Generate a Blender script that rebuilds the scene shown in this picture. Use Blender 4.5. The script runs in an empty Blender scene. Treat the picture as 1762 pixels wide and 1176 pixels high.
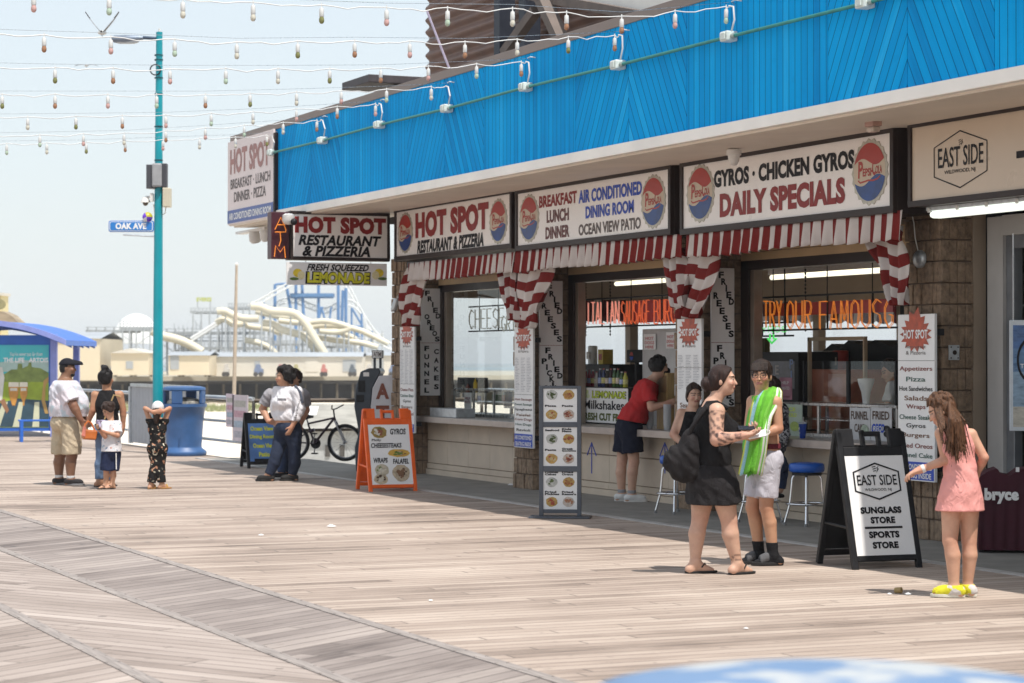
import bpy, bmesh, math, random
import numpy as np
from mathutils import Vector, Matrix
random.seed(7); np.random.seed(7)
S = bpy.context.scene
COL = S.collection
# ---------------------------------------------------------------- camera, sky, sun, exposure
FPX, CX, HY = 3960.0, 881.0, 620.0          # focal length and horizon in photo pixels
PHI = math.atan2(1731.0, FPX); CO, SI = math.cos(PHI), math.sin(PHI)
CAM = Vector((0, -12.15, 1.68))
VIEW = Vector((-CO, SI, 0)); RIGHT = Vector((SI, CO, 0)); UP = Vector((0, 0, 1))
cd = bpy.data.cameras.new('camera'); cam = bpy.data.objects.new('camera', cd); COL.objects.link(cam)
cd.sensor_width = 36; cd.lens = FPX / 1762 * 36; cd.clip_start = .1; cd.clip_end = 6000
cam.location = CAM
pitch = math.atan2(HY - 588.0, FPX)
cam.rotation_euler = (VIEW + UP * math.tan(pitch)).to_track_quat('-Z', 'Y').to_euler()
cd.dof.use_dof = True; cd.dof.focus_distance = 21.5; cd.dof.aperture_fstop = 4.0
S.camera = cam
W = bpy.data.worlds.new('World'); S.world = W; W.use_nodes = True
nt = W.node_tree; bg = nt.nodes['Background']
sky = nt.nodes.new('ShaderNodeTexSky'); sky.sky_type = 'NISHITA'; sky.sun_disc = False
SUNV = Vector((.45, .08, 1.0)).normalized()
sky.sun_elevation = math.asin(SUNV.z); sky.sun_rotation = math.atan2(SUNV.x, SUNV.y)
sky.air_density = 1.3; sky.dust_density = 1.0; sky.ozone_density = 1.0
hz = nt.nodes.new('ShaderNodeMix'); hz.data_type = 'RGBA'; hz.inputs[0].default_value = .86   # hazy summer sky: clear sky veiled by pale vapour
hz.inputs[7].default_value = (2.48, 2.70, 2.90, 1); nt.links.new(sky.outputs[0], hz.inputs[6])
nt.links.new(hz.outputs[2], bg.inputs[0]); bg.inputs[1].default_value = 0.122
sl = bpy.data.lights.new('sun', 'SUN'); sl.energy = 2.2; sl.angle = math.radians(.6); sl.color = (1, .95, .88)
so = bpy.data.objects.new('sun', sl); COL.objects.link(so); so.location = (0, 0, 50)
so.rotation_euler = SUNV.to_track_quat('Z', 'Y').to_euler()
S.view_settings.view_transform = 'Standard'; S.view_settings.look = 'None'
S.view_settings.exposure = 1.28; S.view_settings.gamma = 1
S.cycles.max_bounces = 7; S.cycles.use_denoising = True
# ---------------------------------------------------------------- where a photo pixel lies in the place
def ray(px, py): return VIEW + RIGHT * ((px - CX) / FPX) + UP * ((HY - py) / FPX)
def P(px, py, dep): return CAM + ray(px, py) * dep
def onY(px, py, Y):
    r = ray(px, py); return CAM + r * ((Y - CAM.y) / r.y)
def onX(px, py, X):
    r = ray(px, py); return CAM + r * ((X - CAM.x) / r.x)
def onZ(px, py, Z=0.0):
    r = ray(px, py); return CAM + r * ((Z - CAM.z) / r.z)
def depG(py, Z=0.0): return (CAM.z - Z) * FPX / (py - HY)
# ---------------------------------------------------------------- materials
MATS = {}
def nmat(name, col, rough=.6, metal=0.0, var=.12, scale=6.0, bump=.0, bscale=40.0, emit=0, attr=None, spec=None, alpha=1, trans=0, stretch=None):
    """plain surface with uneven tone, grain and roughness"""
    if name in MATS: return MATS[name]
    m = bpy.data.materials.new(name); m.use_nodes = True; n = m.node_tree.nodes; l = m.node_tree.links
    b = n['Principled BSDF']; b.inputs['Roughness'].default_value = rough; b.inputs['Metallic'].default_value = metal
    b.inputs['Specular IOR Level'].default_value = spec if spec is not None else (.5 if metal > .5 or max(col) > .05 else .22)
    tc = n.new('ShaderNodeTexCoord'); src = tc.outputs['Object']
    if stretch:
        mp = n.new('ShaderNodeMapping'); mp.inputs['Scale'].default_value = stretch; l.new(src, mp.inputs[0]); src = mp.outputs[0]
    if attr:
        a = n.new('ShaderNodeAttribute'); a.attribute_name = attr; base = a.outputs['Color']
    else:
        rgb = n.new('ShaderNodeRGB'); rgb.outputs[0].default_value = (*col, 1); base = rgb.outputs[0]
    if var > 0:
        no = n.new('ShaderNodeTexNoise'); no.inputs['Scale'].default_value = scale; no.inputs['Detail'].default_value = 5; l.new(src, no.inputs['Vector'])
        mr = n.new('ShaderNodeMapRange'); mr.inputs[1].default_value = .3; mr.inputs[2].default_value = .7
        mr.inputs[3].default_value = 1 - var; mr.inputs[4].default_value = 1 + var; l.new(no.outputs[0], mr.inputs[0])
        vm = n.new('ShaderNodeVectorMath'); vm.operation = 'SCALE'; l.new(base, vm.inputs[0]); l.new(mr.outputs[0], vm.inputs['Scale'])
        l.new(vm.outputs[0], b.inputs['Base Color'])
        r2 = n.new('ShaderNodeMapRange'); r2.inputs[3].default_value = max(.02, rough - .1); r2.inputs[4].default_value = min(1, rough + .1); l.new(no.outputs[0], r2.inputs[0]); l.new(r2.outputs[0], b.inputs['Roughness'])
    else: l.new(base, b.inputs['Base Color'])
    if bump > 0:
        nb = n.new('ShaderNodeTexNoise'); nb.inputs['Scale'].default_value = bscale; nb.inputs['Detail'].default_value = 4; l.new(src, nb.inputs['Vector'])
        bp = n.new('ShaderNodeBump'); bp.inputs['Strength'].default_value = bump; bp.inputs['Distance'].default_value = .02; l.new(nb.outputs[0], bp.inputs['Height']); l.new(bp.outputs[0], b.inputs['Normal'])
    if emit:
        b.inputs['Emission Color'].default_value = (*col, 1); b.inputs['Emission Strength'].default_value = emit
    if trans: b.inputs['Transmission Weight'].default_value = trans
    if alpha < 1: b.inputs['Alpha'].default_value = alpha
    MATS[name] = m; return m
def nodes_of(name):
    m = bpy.data.materials.new(name); m.use_nodes = True; MATS[name] = m
    n = m.node_tree.nodes; l = m.node_tree.links
    return m, n, l, n['Principled BSDF']
def math_(n, l, op, a, b=None, c=None):
    x = n.new('ShaderNodeMath'); x.operation = op
    for i, v in enumerate((a, b, c)):
        if v is None: continue
        if isinstance(v, (int, float)): x.inputs[i].default_value = v
        else: l.new(v, x.inputs[i])
    return x.outputs[0]
def ramp(n, l, src, stops, interp='LINEAR'):
    r = n.new('ShaderNodeValToRGB'); r.color_ramp.interpolation = interp
    e = r.color_ramp.elements
    while len(e) < len(stops): e.new(.5)
    for i, (p, c) in enumerate(stops): e[i].position = p; e[i].color = (*c, 1)
    l.new(src, r.inputs[0]); return r.outputs[0]
def mixc(n, l, fac, a, b, mode='MIX'):
    x = n.new('ShaderNodeMix'); x.data_type = 'RGBA'; x.blend_type = mode
    for i, v in ((0, fac), (6, a), (7, b)):
        if isinstance(v, (int, float)): x.inputs[i].default_value = v
        elif isinstance(v, tuple): x.inputs[i].default_value = (*v, 1)
        else: l.new(v, x.inputs[i])
    return x.outputs[2]
def boards(name, dirx, diry, width, cols, gap=.06, gapc=(.03, .025, .02), rough=.75, plank=0, vert=False, bump=.25, grain=1.0, spots=False):
    """lines of boards: dir = direction the boards run in (x,y), or (x,z) on an upright face"""
    m, n, l, b = nodes_of(name)
    tc = n.new('ShaderNodeTexCoord'); sp = n.new('ShaderNodeSeparateXYZ'); l.new(tc.outputs['Object'], sp.inputs[0])
    X = sp.outputs[0]; Y = sp.outputs[2] if vert else sp.outputs[1]
    q = math.hypot(dirx, diry); dx, dy = dirx / q, diry / q
    u = math_(n, l, 'ADD', math_(n, l, 'MULTIPLY', X, -dy), math_(n, l, 'MULTIPLY', Y, dx))   # across
    v = math_(n, l, 'ADD', math_(n, l, 'MULTIPLY', X, dx), math_(n, l, 'MULTIPLY', Y, dy))    # along
    w = math_(n, l, 'DIVIDE', u, width); row = math_(n, l, 'FLOOR', w); fr = math_(n, l, 'FRACT', w)
    wn = n.new('ShaderNodeTexWhiteNoise'); wn.noise_dimensions = '1D'; l.new(row, wn.inputs['W'])
    gapm = math_(n, l, 'LESS_THAN', math_(n, l, 'MINIMUM', fr, math_(n, l, 'SUBTRACT', 1, fr)), gap / 2)
    pv = wn.outputs[0]
    if plank:
        off = math_(n, l, 'ADD', math_(n, l, 'DIVIDE', v, plank), math_(n, l, 'MULTIPLY', wn.outputs[0], 7.3))
        seg = math_(n, l, 'FLOOR', off); ff = math_(n, l, 'FRACT', off)
        gapm = math_(n, l, 'MAXIMUM', gapm, math_(n, l, 'LESS_THAN', ff, .012 / plank))
        cv = n.new('ShaderNodeCombineXYZ'); l.new(row, cv.inputs[0]); l.new(seg, cv.inputs[1])
        w2 = n.new('ShaderNodeTexWhiteNoise'); w2.noise_dimensions = '2D'; l.new(cv.outputs[0], w2.inputs[0]); pv = w2.outputs[0]
    gx = n.new('ShaderNodeCombineXYZ'); l.new(math_(n, l, 'MULTIPLY', u, 60), gx.inputs[0]); l.new(math_(n, l, 'MULTIPLY', v, 2.2), gx.inputs[1]); l.new(math_(n, l, 'MULTIPLY', pv, 90), gx.inputs[2])
    gn = n.new('ShaderNodeTexNoise'); gn.inputs['Scale'].default_value = 1; gn.inputs['Detail'].default_value = 5; l.new(gx.outputs[0], gn.inputs[0])
    big = n.new('ShaderNodeTexNoise'); big.inputs['Scale'].default_value = .55; big.inputs['Detail'].default_value = 6; l.new(tc.outputs['Object'], big.inputs[0])
    bx = n.new('ShaderNodeCombineXYZ'); l.new(math_(n, l, 'MULTIPLY', u, 1.5), bx.inputs[0]); l.new(math_(n, l, 'MULTIPLY', v, .22), bx.inputs[1])
    bn_ = n.new('ShaderNodeTexNoise'); bn_.inputs['Scale'].default_value = 1; bn_.inputs['Detail'].default_value = 4; l.new(bx.outputs[0], bn_.inputs[0])
    t = math_(n, l, 'ADD', math_(n, l, 'ADD', math_(n, l, 'MULTIPLY', pv, .45), math_(n, l, 'MULTIPLY', math_(n, l, 'SUBTRACT', bn_.outputs[0], .45), .9)), math_(n, l, 'ADD', math_(n, l, 'MULTIPLY', math_(n, l, 'SUBTRACT', gn.outputs[0], .5), .9 * grain), math_(n, l, 'MULTIPLY', math_(n, l, 'SUBTRACT', big.outputs[0], .28), 1.0)))
    c = ramp(n, l, t, [(i / (len(cols) - 1), k) for i, k in enumerate(cols)])
    st = n.new('ShaderNodeTexNoise'); st.inputs['Scale'].default_value = 9; st.inputs['Detail'].default_value = 3; l.new(tc.outputs['Object'], st.inputs[0])
    c = mixc(n, l, math_(n, l, 'MULTIPLY', math_(n, l, 'GREATER_THAN', st.outputs[0], .68), .06 if vert else .3), c, gapc)
    if spots:                                                     # trodden gum and tar spots
        vo = n.new('ShaderNodeTexVoronoi'); vo.inputs['Scale'].default_value = 2.6; l.new(tc.outputs['Object'], vo.inputs['Vector']); w3 = n.new('ShaderNodeTexWhiteNoise'); l.new(vo.outputs['Position'], w3.inputs[0])
        c = mixc(n, l, math_(n, l, 'MULTIPLY', math_(n, l, 'LESS_THAN', vo.outputs['Distance'], math_(n, l, 'MULTIPLY', w3.outputs[0], .085)), .6), c, gapc)
    c = mixc(n, l, math_(n, l, 'MULTIPLY', gapm, .85), c, gapc)
    l.new(c, b.inputs['Base Color']); b.inputs['Roughness'].default_value = rough
    h = math_(n, l, 'SUBTRACT', math_(n, l, 'ADD', math_(n, l, 'MULTIPLY', gn.outputs[0], .3), math_(n, l, 'MULTIPLY', pv, .4)), gapm)
    bp = n.new('ShaderNodeBump'); bp.inputs['Strength'].default_value = bump; bp.inputs['Distance'].default_value = .01; l.new(h, bp.inputs['Height']); l.new(bp.outputs[0], b.inputs['Normal'])
    return m
# ---------------------------------------------------------------- objects
class Fr:
    """a flat frame: o = origin, x right, y up, n out of the face"""
    def __init__(s, o, x, y):
        s.o = Vector(o); s.x = Vector(x).normalized(); s.y = Vector(y).normalized(); s.n = s.x.cross(s.y)
    def __call__(s, a, b, c=0): return s.o + s.x * a + s.y * b + s.n * c
    def sub(s, a, b, c=0): return Fr(s(a, b, c), s.x, s.y)
def frontal(o): return Fr(o, (1, 0, 0), (0, 0, 1))           # faces the boardwalk (-Y)
def endwise(o): return Fr(o, (0, 1, 0), (0, 0, 1))           # faces +X, along the boardwalk to the viewer
def facing(o, turn=0.0, lean=0.0):                           # upright board turned towards the viewer
    a = math.radians(turn); x = RIGHT * math.cos(a) + VIEW * math.sin(a); n = x.cross(UP)
    return Fr(o, x, UP * math.cos(lean) - n * math.sin(lean))
class MB:
    def __init__(s): s.v = []; s.f = []; s.m = []; s.mi = 0; s.cuts = []
    def cut(s):                                                  # what follows is a piece of its own
        if s.f and (not s.cuts or s.cuts[-1] != len(s.f)): s.cuts.append(len(s.f))
        return s
    def add(s, vs, fs):
        k = len(s.v); s.v += [tuple(p) for p in vs]; s.f += [tuple(i + k for i in f) for f in fs]; s.m += [s.mi] * len(fs); return s
    def box(s, a, b, fr=None):
        (x0, y0, z0), (x1, y1, z1) = a, b
        x0, x1 = min(x0, x1), max(x0, x1); y0, y1 = min(y0, y1), max(y0, y1); z0, z1 = min(z0, z1), max(z0, z1)
        vs = [(x, y, z) for z in (z0, z1) for y in (y0, y1) for x in (x0, x1)]
        if fr: vs = [fr(*p) for p in vs]
        return s.add(vs, [(0, 2, 3, 1), (4, 5, 7, 6), (0, 1, 5, 4), (2, 6, 7, 3), (0, 4, 6, 2), (1, 3, 7, 5)])
    def quad(s, *ps): return s.add(ps, [tuple(range(len(ps)))])
    def prism(s, pts, h0, h1, fr):
        n = len(pts); vs = [fr(a, b, h0) for a, b in pts] + [fr(a, b, h1) for a, b in pts]
        return s.add(vs, [tuple(range(n))[::-1], tuple(range(n, 2 * n))] + [(i, (i + 1) % n, n + (i + 1) % n, n + i) for i in range(n)])
    def sheet(s, pts, h, fr):
        return s.add([fr(a, b, h) for a, b in pts], [tuple(range(len(pts)))])
    def grid(s, rows, closed=False):
        nr, nc = len(rows), len(rows[0]); vs = [p for r in rows for p in r]
        fs = [(r * nc + c, r * nc + (c + 1) % nc, (r + 1) * nc + (c + 1) % nc, (r + 1) * nc + c) for r in range(nr - 1) for c in range(nc if closed else nc - 1)]
        return s.add(vs, fs)
    def tube(s, path, r, n=8, cap=True):
        path = [Vector(p) for p in path]; rr = r if isinstance(r, (list, tuple)) else [r] * len(path)
        rows = []; up = None
        for i, p in enumerate(path):
            t = (path[min(i + 1, len(path) - 1)] - path[max(i - 1, 0)]).normalized()
            if up is None: up = t.orthogonal().normalized()
            up = (up - t * up.dot(t)); up = up.normalized() if up.length > 1e-6 else t.orthogonal().normalized()
            w = t.cross(up)
            rows.append([p + (up * math.cos(k * 2 * math.pi / n) + w * math.sin(k * 2 * math.pi / n)) * rr[i] for k in range(n)])
        s.grid(rows, True)
        if cap: s.add(rows[0], [tuple(range(n))[::-1]]); s.add(rows[-1], [tuple(range(n))])
        return s
    def lathe(s, o, prof, n=20, axis=None, x=None):
        o = Vector(o); ax = Vector(axis).normalized() if axis else UP; a = Vector(x) if x else ax.orthogonal().normalized(); b = ax.cross(a)
        rows = [[o + ax * h + (a * math.cos(k * 2 * math.pi / n) + b * math.sin(k * 2 * math.pi / n)) * max(r, 1e-4) for k in range(n)] for r, h in prof]
        return s.grid(rows, True)
    def ball(s, o, r, n=12, sc=(1, 1, 1)):
        o = Vector(o); m = n // 2
        rows = [[o + Vector((r * sc[0] * math.sin(math.pi * i / m) * math.cos(2 * math.pi * k / n), r * sc[1] * math.sin(math.pi * i / m) * math.sin(2 * math.pi * k / n), -r * sc[2] * math.cos(math.pi * i / m))) for k in range(n)] for i in range(m + 1)]
        return s.grid(rows, True)
    def build(s, name, mats, root=None, parent=None, smooth=False, bevel=0):
        if s.cuts:
            ends = [c for c in s.cuts if c < len(s.f)] + [len(s.f)]; a = 0; out = []
            for e in ends:
                q = MB(); ids = sorted({i for f in s.f[a:e] for i in f}); mp = {i: k for k, i in enumerate(ids)}
                q.v = [s.v[i] for i in ids]; q.f = [tuple(mp[i] for i in f) for f in s.f[a:e]]; q.m = s.m[a:e]; a = e
                out.append(q.build(name, mats, root, parent, smooth, bevel))
            return out[0]
        me = bpy.data.meshes.new(name)
        off = Vector(root.location) if root else Vector((0, 0, 0))
        me.from_pydata([Vector(p) - off for p in s.v], [], s.f)
        for m in (mats if isinstance(mats, (list, tuple)) else [mats]): me.materials.append(m)
        if any(s.m): me.polygons.foreach_set('material_index', s.m)
        bm = bmesh.new(); bm.from_mesh(me); bmesh.ops.remove_doubles(bm, verts=bm.verts, dist=1e-5); bmesh.ops.recalc_face_normals(bm, faces=bm.faces) if not getattr(s, 'keep', 0) else None; bm.to_mesh(me); bm.free()
        if smooth:
            for p in me.polygons: p.use_smooth = True
            me.set_sharp_from_angle(angle=math.radians(50))
        o = bpy.data.objects.new(name, me); COL.objects.link(o)
        if root is not None: o.parent = parent or root
        if bevel:
            bv = o.modifiers.new('bevel', 'BEVEL'); bv.width = bevel; bv.segments = 2; bv.limit_method = 'ANGLE'
        return o
def tag(o, label, cat, group=None, kind=None):
    if label: o['label'] = label
    if cat: o['category'] = cat
    if group: o['group'] = group
    if kind: o['kind'] = kind
    return o
def thing(name, label, cat, loc, group=None):
    o = bpy.data.objects.new(name, None); COL.objects.link(o); o.location = loc; o.empty_display_size = .2
    return tag(o, label, cat, group)
def struct(o): o['kind'] = 'structure'; return o
def copy_tree(o, parent=None):
    c = o.copy(); COL.objects.link(c)
    if parent: c.parent = parent
    for ch in o.children: copy_tree(ch, c)
    return c
_txt = {}
def glyphs(txt, bold=0.0, fill=True, bev=0.0, spacing=None):
    spacing = spacing or (1 + max(0, bold - .03) * 2.2)
    key = (txt, bold, fill, bev, spacing)
    if key in _txt: return _txt[key]
    cu = bpy.data.curves.new('t', 'FONT'); cu.body = txt; cu.size = 1; cu.offset = bold; cu.align_x = 'LEFT'; cu.resolution_u = 3; cu.space_character = spacing
    if not fill: cu.fill_mode = 'NONE'; cu.bevel_depth = bev; cu.bevel_resolution = 1
    ob = bpy.data.objects.new('t', cu); COL.objects.link(ob); dg = bpy.context.evaluated_depsgraph_get()
    me = bpy.data.meshes.new_from_object(ob.evaluated_get(dg))
    v = np.array([tuple(p.co) for p in me.vertices]) if len(me.vertices) else np.zeros((0, 3)); f = [tuple(p.vertices) for p in me.polygons]
    bpy.data.objects.remove(ob); bpy.data.curves.remove(cu); bpy.data.meshes.remove(me)
    _txt[key] = (v, f); return v, f
def text(mb, txt, fr, x0, y0, w, h, bold=.02, shear=0.0, lift=.004, arch=None, fill=True, bev=0.0):
    """lettering filling the box x0..x0+w, y0..y0+h of frame fr"""
    v, f = glyphs(txt, bold, fill, bev)
    if not len(v): return
    lo, hi = v.min(0), v.max(0); sx = w / max(hi[0] - lo[0], 1e-6); sy = h / max(hi[1] - lo[1], 1e-6)
    if shear: sx = (w - shear * h) / max(hi[0] - lo[0], 1e-6)
    vs = []
    for p in v:
        a = (p[0] - lo[0]) * sx; b = (p[1] - lo[1]) * sy
        vs.append(fr(x0 + a + shear * b, y0 + b + (arch(a / w) if arch else 0), lift + (p[2] * sy if not fill else 0)))
    mb.cut(); mb.add(vs, f); mb.cut()
def ell(cx, cy, rx, ry, n=20, a0=0, a1=2 * math.pi): return [(cx + rx * math.cos(a0 + (a1 - a0) * i / n), cy + ry * math.sin(a0 + (a1 - a0) * i / n)) for i in range(n if abs(a1 - a0) > 6.28 else n + 1)]
# ================================================================ SETTING
DECK = [(.115, .086, .068), (.27, .208, .168), (.37, .292, .240), (.43, .348, .288), (.53, .44, .37)]
DECK3 = [(.12, .092, .078), (.25, .20, .17), (.335, .275, .24), (.385, .32, .28), (.46, .39, .345)]
DECK2 = [(.085, .066, .058), (.19, .155, .138), (.265, .222, .20), (.325, .275, .245), (.40, .34, .305)]
m_deck = boards('deck_boards', 0, 1, .14, DECK, plank=3.2, gap=.09, gapc=(.085, .068, .058), spots=True, grain=1.3)
m_str1 = boards('deck_boards_diagonal', -1.2, 1.62, .14, DECK2, gap=.09, gapc=(.08, .065, .055), plank=4)
m_str2 = boards('deck_boards_counter_diagonal', 1.3, .8, .14, DECK3, gap=.09, gapc=(.08, .065, .055), plank=4, spots=True)
m_str3 = boards('deck_boards_outer_diagonal', -1.2, 1.62, .14, DECK3, gap=.09, gapc=(.08, .065, .055), plank=4, spots=True)
m_edge = nmat('edge_board', (.27, .235, .215), .8, var=.3, scale=8, stretch=(.4, 6, 1))
m_conc = nmat('concrete', (.235, .222, .20), .85, var=.18, scale=3, bump=.15, bscale=60)
def sheet(name, x0, x1, y0, y1, z, m, t=.25):
    b = MB(); b.box((x0, y0, z - t), (x1, y1, z)); return struct(b.build(name, m))
sheet('boardwalk', -95, 4, -7.1, -1.3, 0, m_deck)
sheet('boardwalk_strip', -95, 4, -8.12, -7.1, 0, m_str1)
sheet('boardwalk_strip', -95, 4, -9.06, -8.12, 0, m_str2)
sheet('boardwalk', -95, 4, -30, -9.06, 0, m_str3)
sheet('boardwalk', -95, -38.2, -1.3, -.75, 0, m_deck)
for y in (-7.1, -8.12, -9.06):
    b = MB(); b.box((-95, y - .045, -.1), (4, y + .045, .006))
    for k in range(150):                                       # screw heads along the edge board
        x = -42 + k * .3
        for dy in (-.035, .035): b.box((x, y + dy - .007, .0), (x + .016, y + dy + .007, .009))
    struct(b.build('boardwalk_edge', m_edge))
sheet('pavement', -38.2, 4, -1.3, .34, .004, m_conc)
b = MB(); b.box((-38.2, -1.36, -.1), (4, -1.27, .012)); struct(b.build('pavement_edge', nmat('edge_metal', (.42, .40, .38), .6)))
# sand, sea, land
def terrain(name, x0, x1, y0, y1, nx, ny, zf, m):
    b = MB(); b.grid([[Vector((x0 + (x1 - x0) * i / nx, y0 + (y1 - y0) * j / ny, zf(x0 + (x1 - x0) * i / nx, y0 + (y1 - y0) * j / ny))) for i in range(nx + 1)] for j in range(ny + 1)])
    o = b.build(name, m, smooth=True); return struct(o)
from mathutils import noise as _n
def dune(x, y):
    base = -1.9 - .9 * min(1, max(0, (-x - 60) / 120)) - .8 * max(0, min(1, (y - 60) / 150))
    return base + .35 * _n.noise(Vector((x / 14, y / 14, 0))) + .12 * _n.noise(Vector((x / 3, y / 3, 5)))
m_sand = nmat('sand', (.70, .62, .51), .95, var=.10, scale=.4, bump=.3, bscale=3)
terrain('beach_sand', -330, 30, -1.0, 330, 120, 110, dune, m_sand)
sheet('land', -900, 120, -900, -.9, -3.2, nmat('land', (.42, .38, .32), .9, var=.15, scale=.02), t=.5)
b = MB(); b.box((-3000, 240, -4.2), (1500, 4000, -3.1)); struct(b.build('sea', nmat('sea', (.10, .17, .20), .25, var=.2, scale=.05)))
# ================================================================ RESTAURANT BUILDING
m_stone = nmat('split_block', (.27, .19, .128), .95, var=.35, scale=16, bump=1.0, bscale=70)
m_mortar = nmat('mortar', (.17, .12, .085), .95)
m_tile = nmat('wall_tile', (.57, .47, .365), .6, var=.09, scale=3, bump=.05)
m_grout = nmat('grout', (.27, .215, .16), .9)
m_white = nmat('white_paint', (.84, .80, .74), .55, var=.07, scale=2)
m_soff = nmat('soffit_paint', (.68, .60, .51), .6, var=.08, scale=1.5)
m_cap = nmat('cap_metal', (.22, .17, .145), .5, var=.1, scale=2)
m_dark = nmat('dark_bronze', (.035, .024, .022), .4, var=.15)
m_blk = nmat('black_paint', (.018, .018, .02), .45, var=.2)
m_steel = nmat('stainless', (.52, .52, .52), .28, 1.0, var=.1, scale=20, stretch=(1, 1, .1))
m_tan = nmat('tan_shutter', (.52, .36, .20), .55, var=.1, scale=3)
m_wallin = nmat('inside_wall', (.36, .28, .21), .7, var=.1, scale=2)
m_ceil = nmat('inside_ceiling', (.40, .33, .26), .7, var=.08)
m_floorin = nmat('inside_floor', (.14, .12, .11), .5)
m_grey = nmat('door_frame_grey', (.40, .385, .37), .4, var=.05)
def glass_mat(name, tint=(.8, .85, .85), amount=.1):
    m, n, l, b = nodes_of(name); n.remove(b); out = n['Material Output']
    tr = n.new('ShaderNodeBsdfTransparent'); tr.inputs[0].default_value = (.95, .97, .97, 1)
    gl = n.new('ShaderNodeBsdfGlossy'); gl.inputs['Roughness'].default_value = .03; gl.inputs[0].default_value = (*tint, 1)
    lw = n.new('ShaderNodeLayerWeight'); lw.inputs[0].default_value = .5
    f = math_(n, l, 'ADD', math_(n, l, 'MULTIPLY', math_(n, l, 'POWER', lw.outputs['Facing'], 5), .8), .035 + amount * .3)
    mx = n.new('ShaderNodeMixShader'); l.new(f, mx.inputs[0]); l.new(tr.outputs[0], mx.inputs[1]); l.new(gl.outputs[0], mx.inputs[2]); l.new(mx.outputs[0], out.inputs[0])
    return m
m_glass = glass_mat('window_glass')
R = thing('restaurant_building', 'long boardwalk restaurant building with blue board fascia, brown block pillars and open counter windows', 'building', (-25, 4, 0))
PILL = [(-32.3, -31.66, .65), (-27.75, -27.12, .65), (-23.2, -22.55, .65), (-18.5, -17.9, .36)]
for x0, x1, d in PILL:
    b = MB(); b.mi = 1; b.box((x0 + .03, .03, .0), (x1 - .03, d, 3.3)); b.mi = 0
    H = .2; nz = 16
    for k in range(nz):
        z0 = k * H + .004; z1 = z0 + H - .012
        nr = 9; w = (x1 - x0) / nr
        for i in range(nr):
            j = random.uniform(-.012, .014); b.box((x0 + i * w + .003, -.0 + j, z0), (x0 + (i + 1) * w - .003, .1, z1))
        nd = max(4, int(d / .08)); w = (d - .01) / nd
        for side, xs in ((1, x1), (-1, x0)):
            for i in range(nd):
                j = random.uniform(-.012, .012); b.box((xs - side * .1, .012 + i * w + .003, z0), (xs + side * j, .012 + (i + 1) * w - .003, z1))
    b.build('pillar', [m_stone, m_mortar], R, bevel=.008)
BAYS = [(-31.66, -27.75), (-27.12, -23.2), (-22.55, -18.5)]
for x0, x1 in BAYS:                                             # counter wall, counter, shutter, window frame
    b = MB(); b.mi = 1; b.box((x0, .345, 0), (x1, .62, .80)); b.mi = 0
    n = 5; w = (x1 - x0) / n
    for i in range(n):
        for z0, z1, pr in ((.085, .165, .012), (.17, .50, .0), (.51, .80, .0)): b.box((x0 + i * w + .003, .33 - pr, z0 + .003), (x0 + (i + 1) * w - .003, .36, z1 - .003))
    b.box((x0, .30, .0), (x1, .36, .08))
    b.build('counter_wall', [m_tile, m_grout], R, bevel=.002)
    b = MB(); b.box((x0, .06, .80), (x1, .9, .85)); b.box((x0, .052, .78), (x1, .075, .86)); b.box((x0, .075, .85), (x1, .9, .862)); b.build('counter', nmat('counter_top', (.42, .36, .32), .35, .3, var=.12), R, bevel=.004)
    b = MB()
    for k in range(4): b.box((x0, .5 + .004 * (k % 2), 2.78 + k * .1), (x1, .62, 2.875 + k * .1))
    b.build('roller_shutter', m_tan, R, bevel=.004)
    b = MB(); b.box((x0, .5, .86), (x0 + .16, .68, 2.78)); b.box((x1 - .10, .5, .86), (x1, .68, 2.78)); b.box((x0, .5, 2.68), (x1, .68, 2.78)); b.build('window_frame', m_dark, R, bevel=.004)
    b = MB(); b.box((x0 + .16, .53, .86), (x0 + .24, .64, 2.68)); b.build('window_jamb', nmat('alu_bronze', (.34, .28, .23), .4, .4), R, bevel=.003)
    b = MB(); b.box((x0, .0, 3.02), (x1, .62, 3.78)); b.build('lintel', m_dark, R)
# fascia panels: upright and slanting boards
FY = -1.7; FZ0, FZ1 = 3.9, 5.10
BLUE = [(.0, .20, .52), (.0, .30, .69), (.0, .365, .79), (.03, .47, .88)]
GC = (.0, .10, .27)
m_up = boards('blue_boards_upright', 0, 1, .105, BLUE, gap=.1, gapc=GC, vert=True, rough=.5, bump=.5, grain=.5)
m_sl = boards('blue_boards_rising', 1, 1.75, .105, BLUE, gap=.1, gapc=GC, vert=True, rough=.5, bump=.5, grain=.5)
m_sr = boards('blue_boards_falling', -1, 1.75, .105, BLUE, gap=.1, gapc=GC, vert=True, rough=.5, bump=.5, grain=.5)
for m_ in (m_up, m_sl, m_sr): m_.node_tree.nodes['Principled BSDF'].inputs['Specular IOR Level'].default_value = .06; m_.node_tree.nodes['Principled BSDF'].inputs['Roughness'].default_value = .7
edges = [474, 488, 535, 585, 700, 765, 832, 990, 1082, 1182, 1425, 1562, 1712]
xs = [onY(p, 300, FY).x for p in edges]; step = xs[12] - xs[9]
kinds = [m_up, m_sl, m_sr]
xs2 = [xs[0], xs[1], xs[2], xs[3], xs[4], xs[5], xs[6], xs[7], xs[8], xs[9], xs[10], xs[11], xs[12]]
while xs2[-1] < -1: xs2 += [xs2[-1] + (xs[10] - xs[9]), xs2[-1] + (xs[11] - xs[9]), xs2[-1] + (xs[12] - xs[9])]
kk = [0, 1, 2, 0, 1, 2, 0, 1, 2, 0, 1, 2]
for i in range(len(xs2) - 1):
    k = kk[i] if i < 12 else (i - 12) % 3
    b = MB(); b.box((xs2[i] + .004, FY, FZ0), (xs2[i + 1] - .004, FY + .06, FZ1)); b.build('siding_panel', kinds[k], R)
XL, XR = -34.95, xs2[-1]
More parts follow.
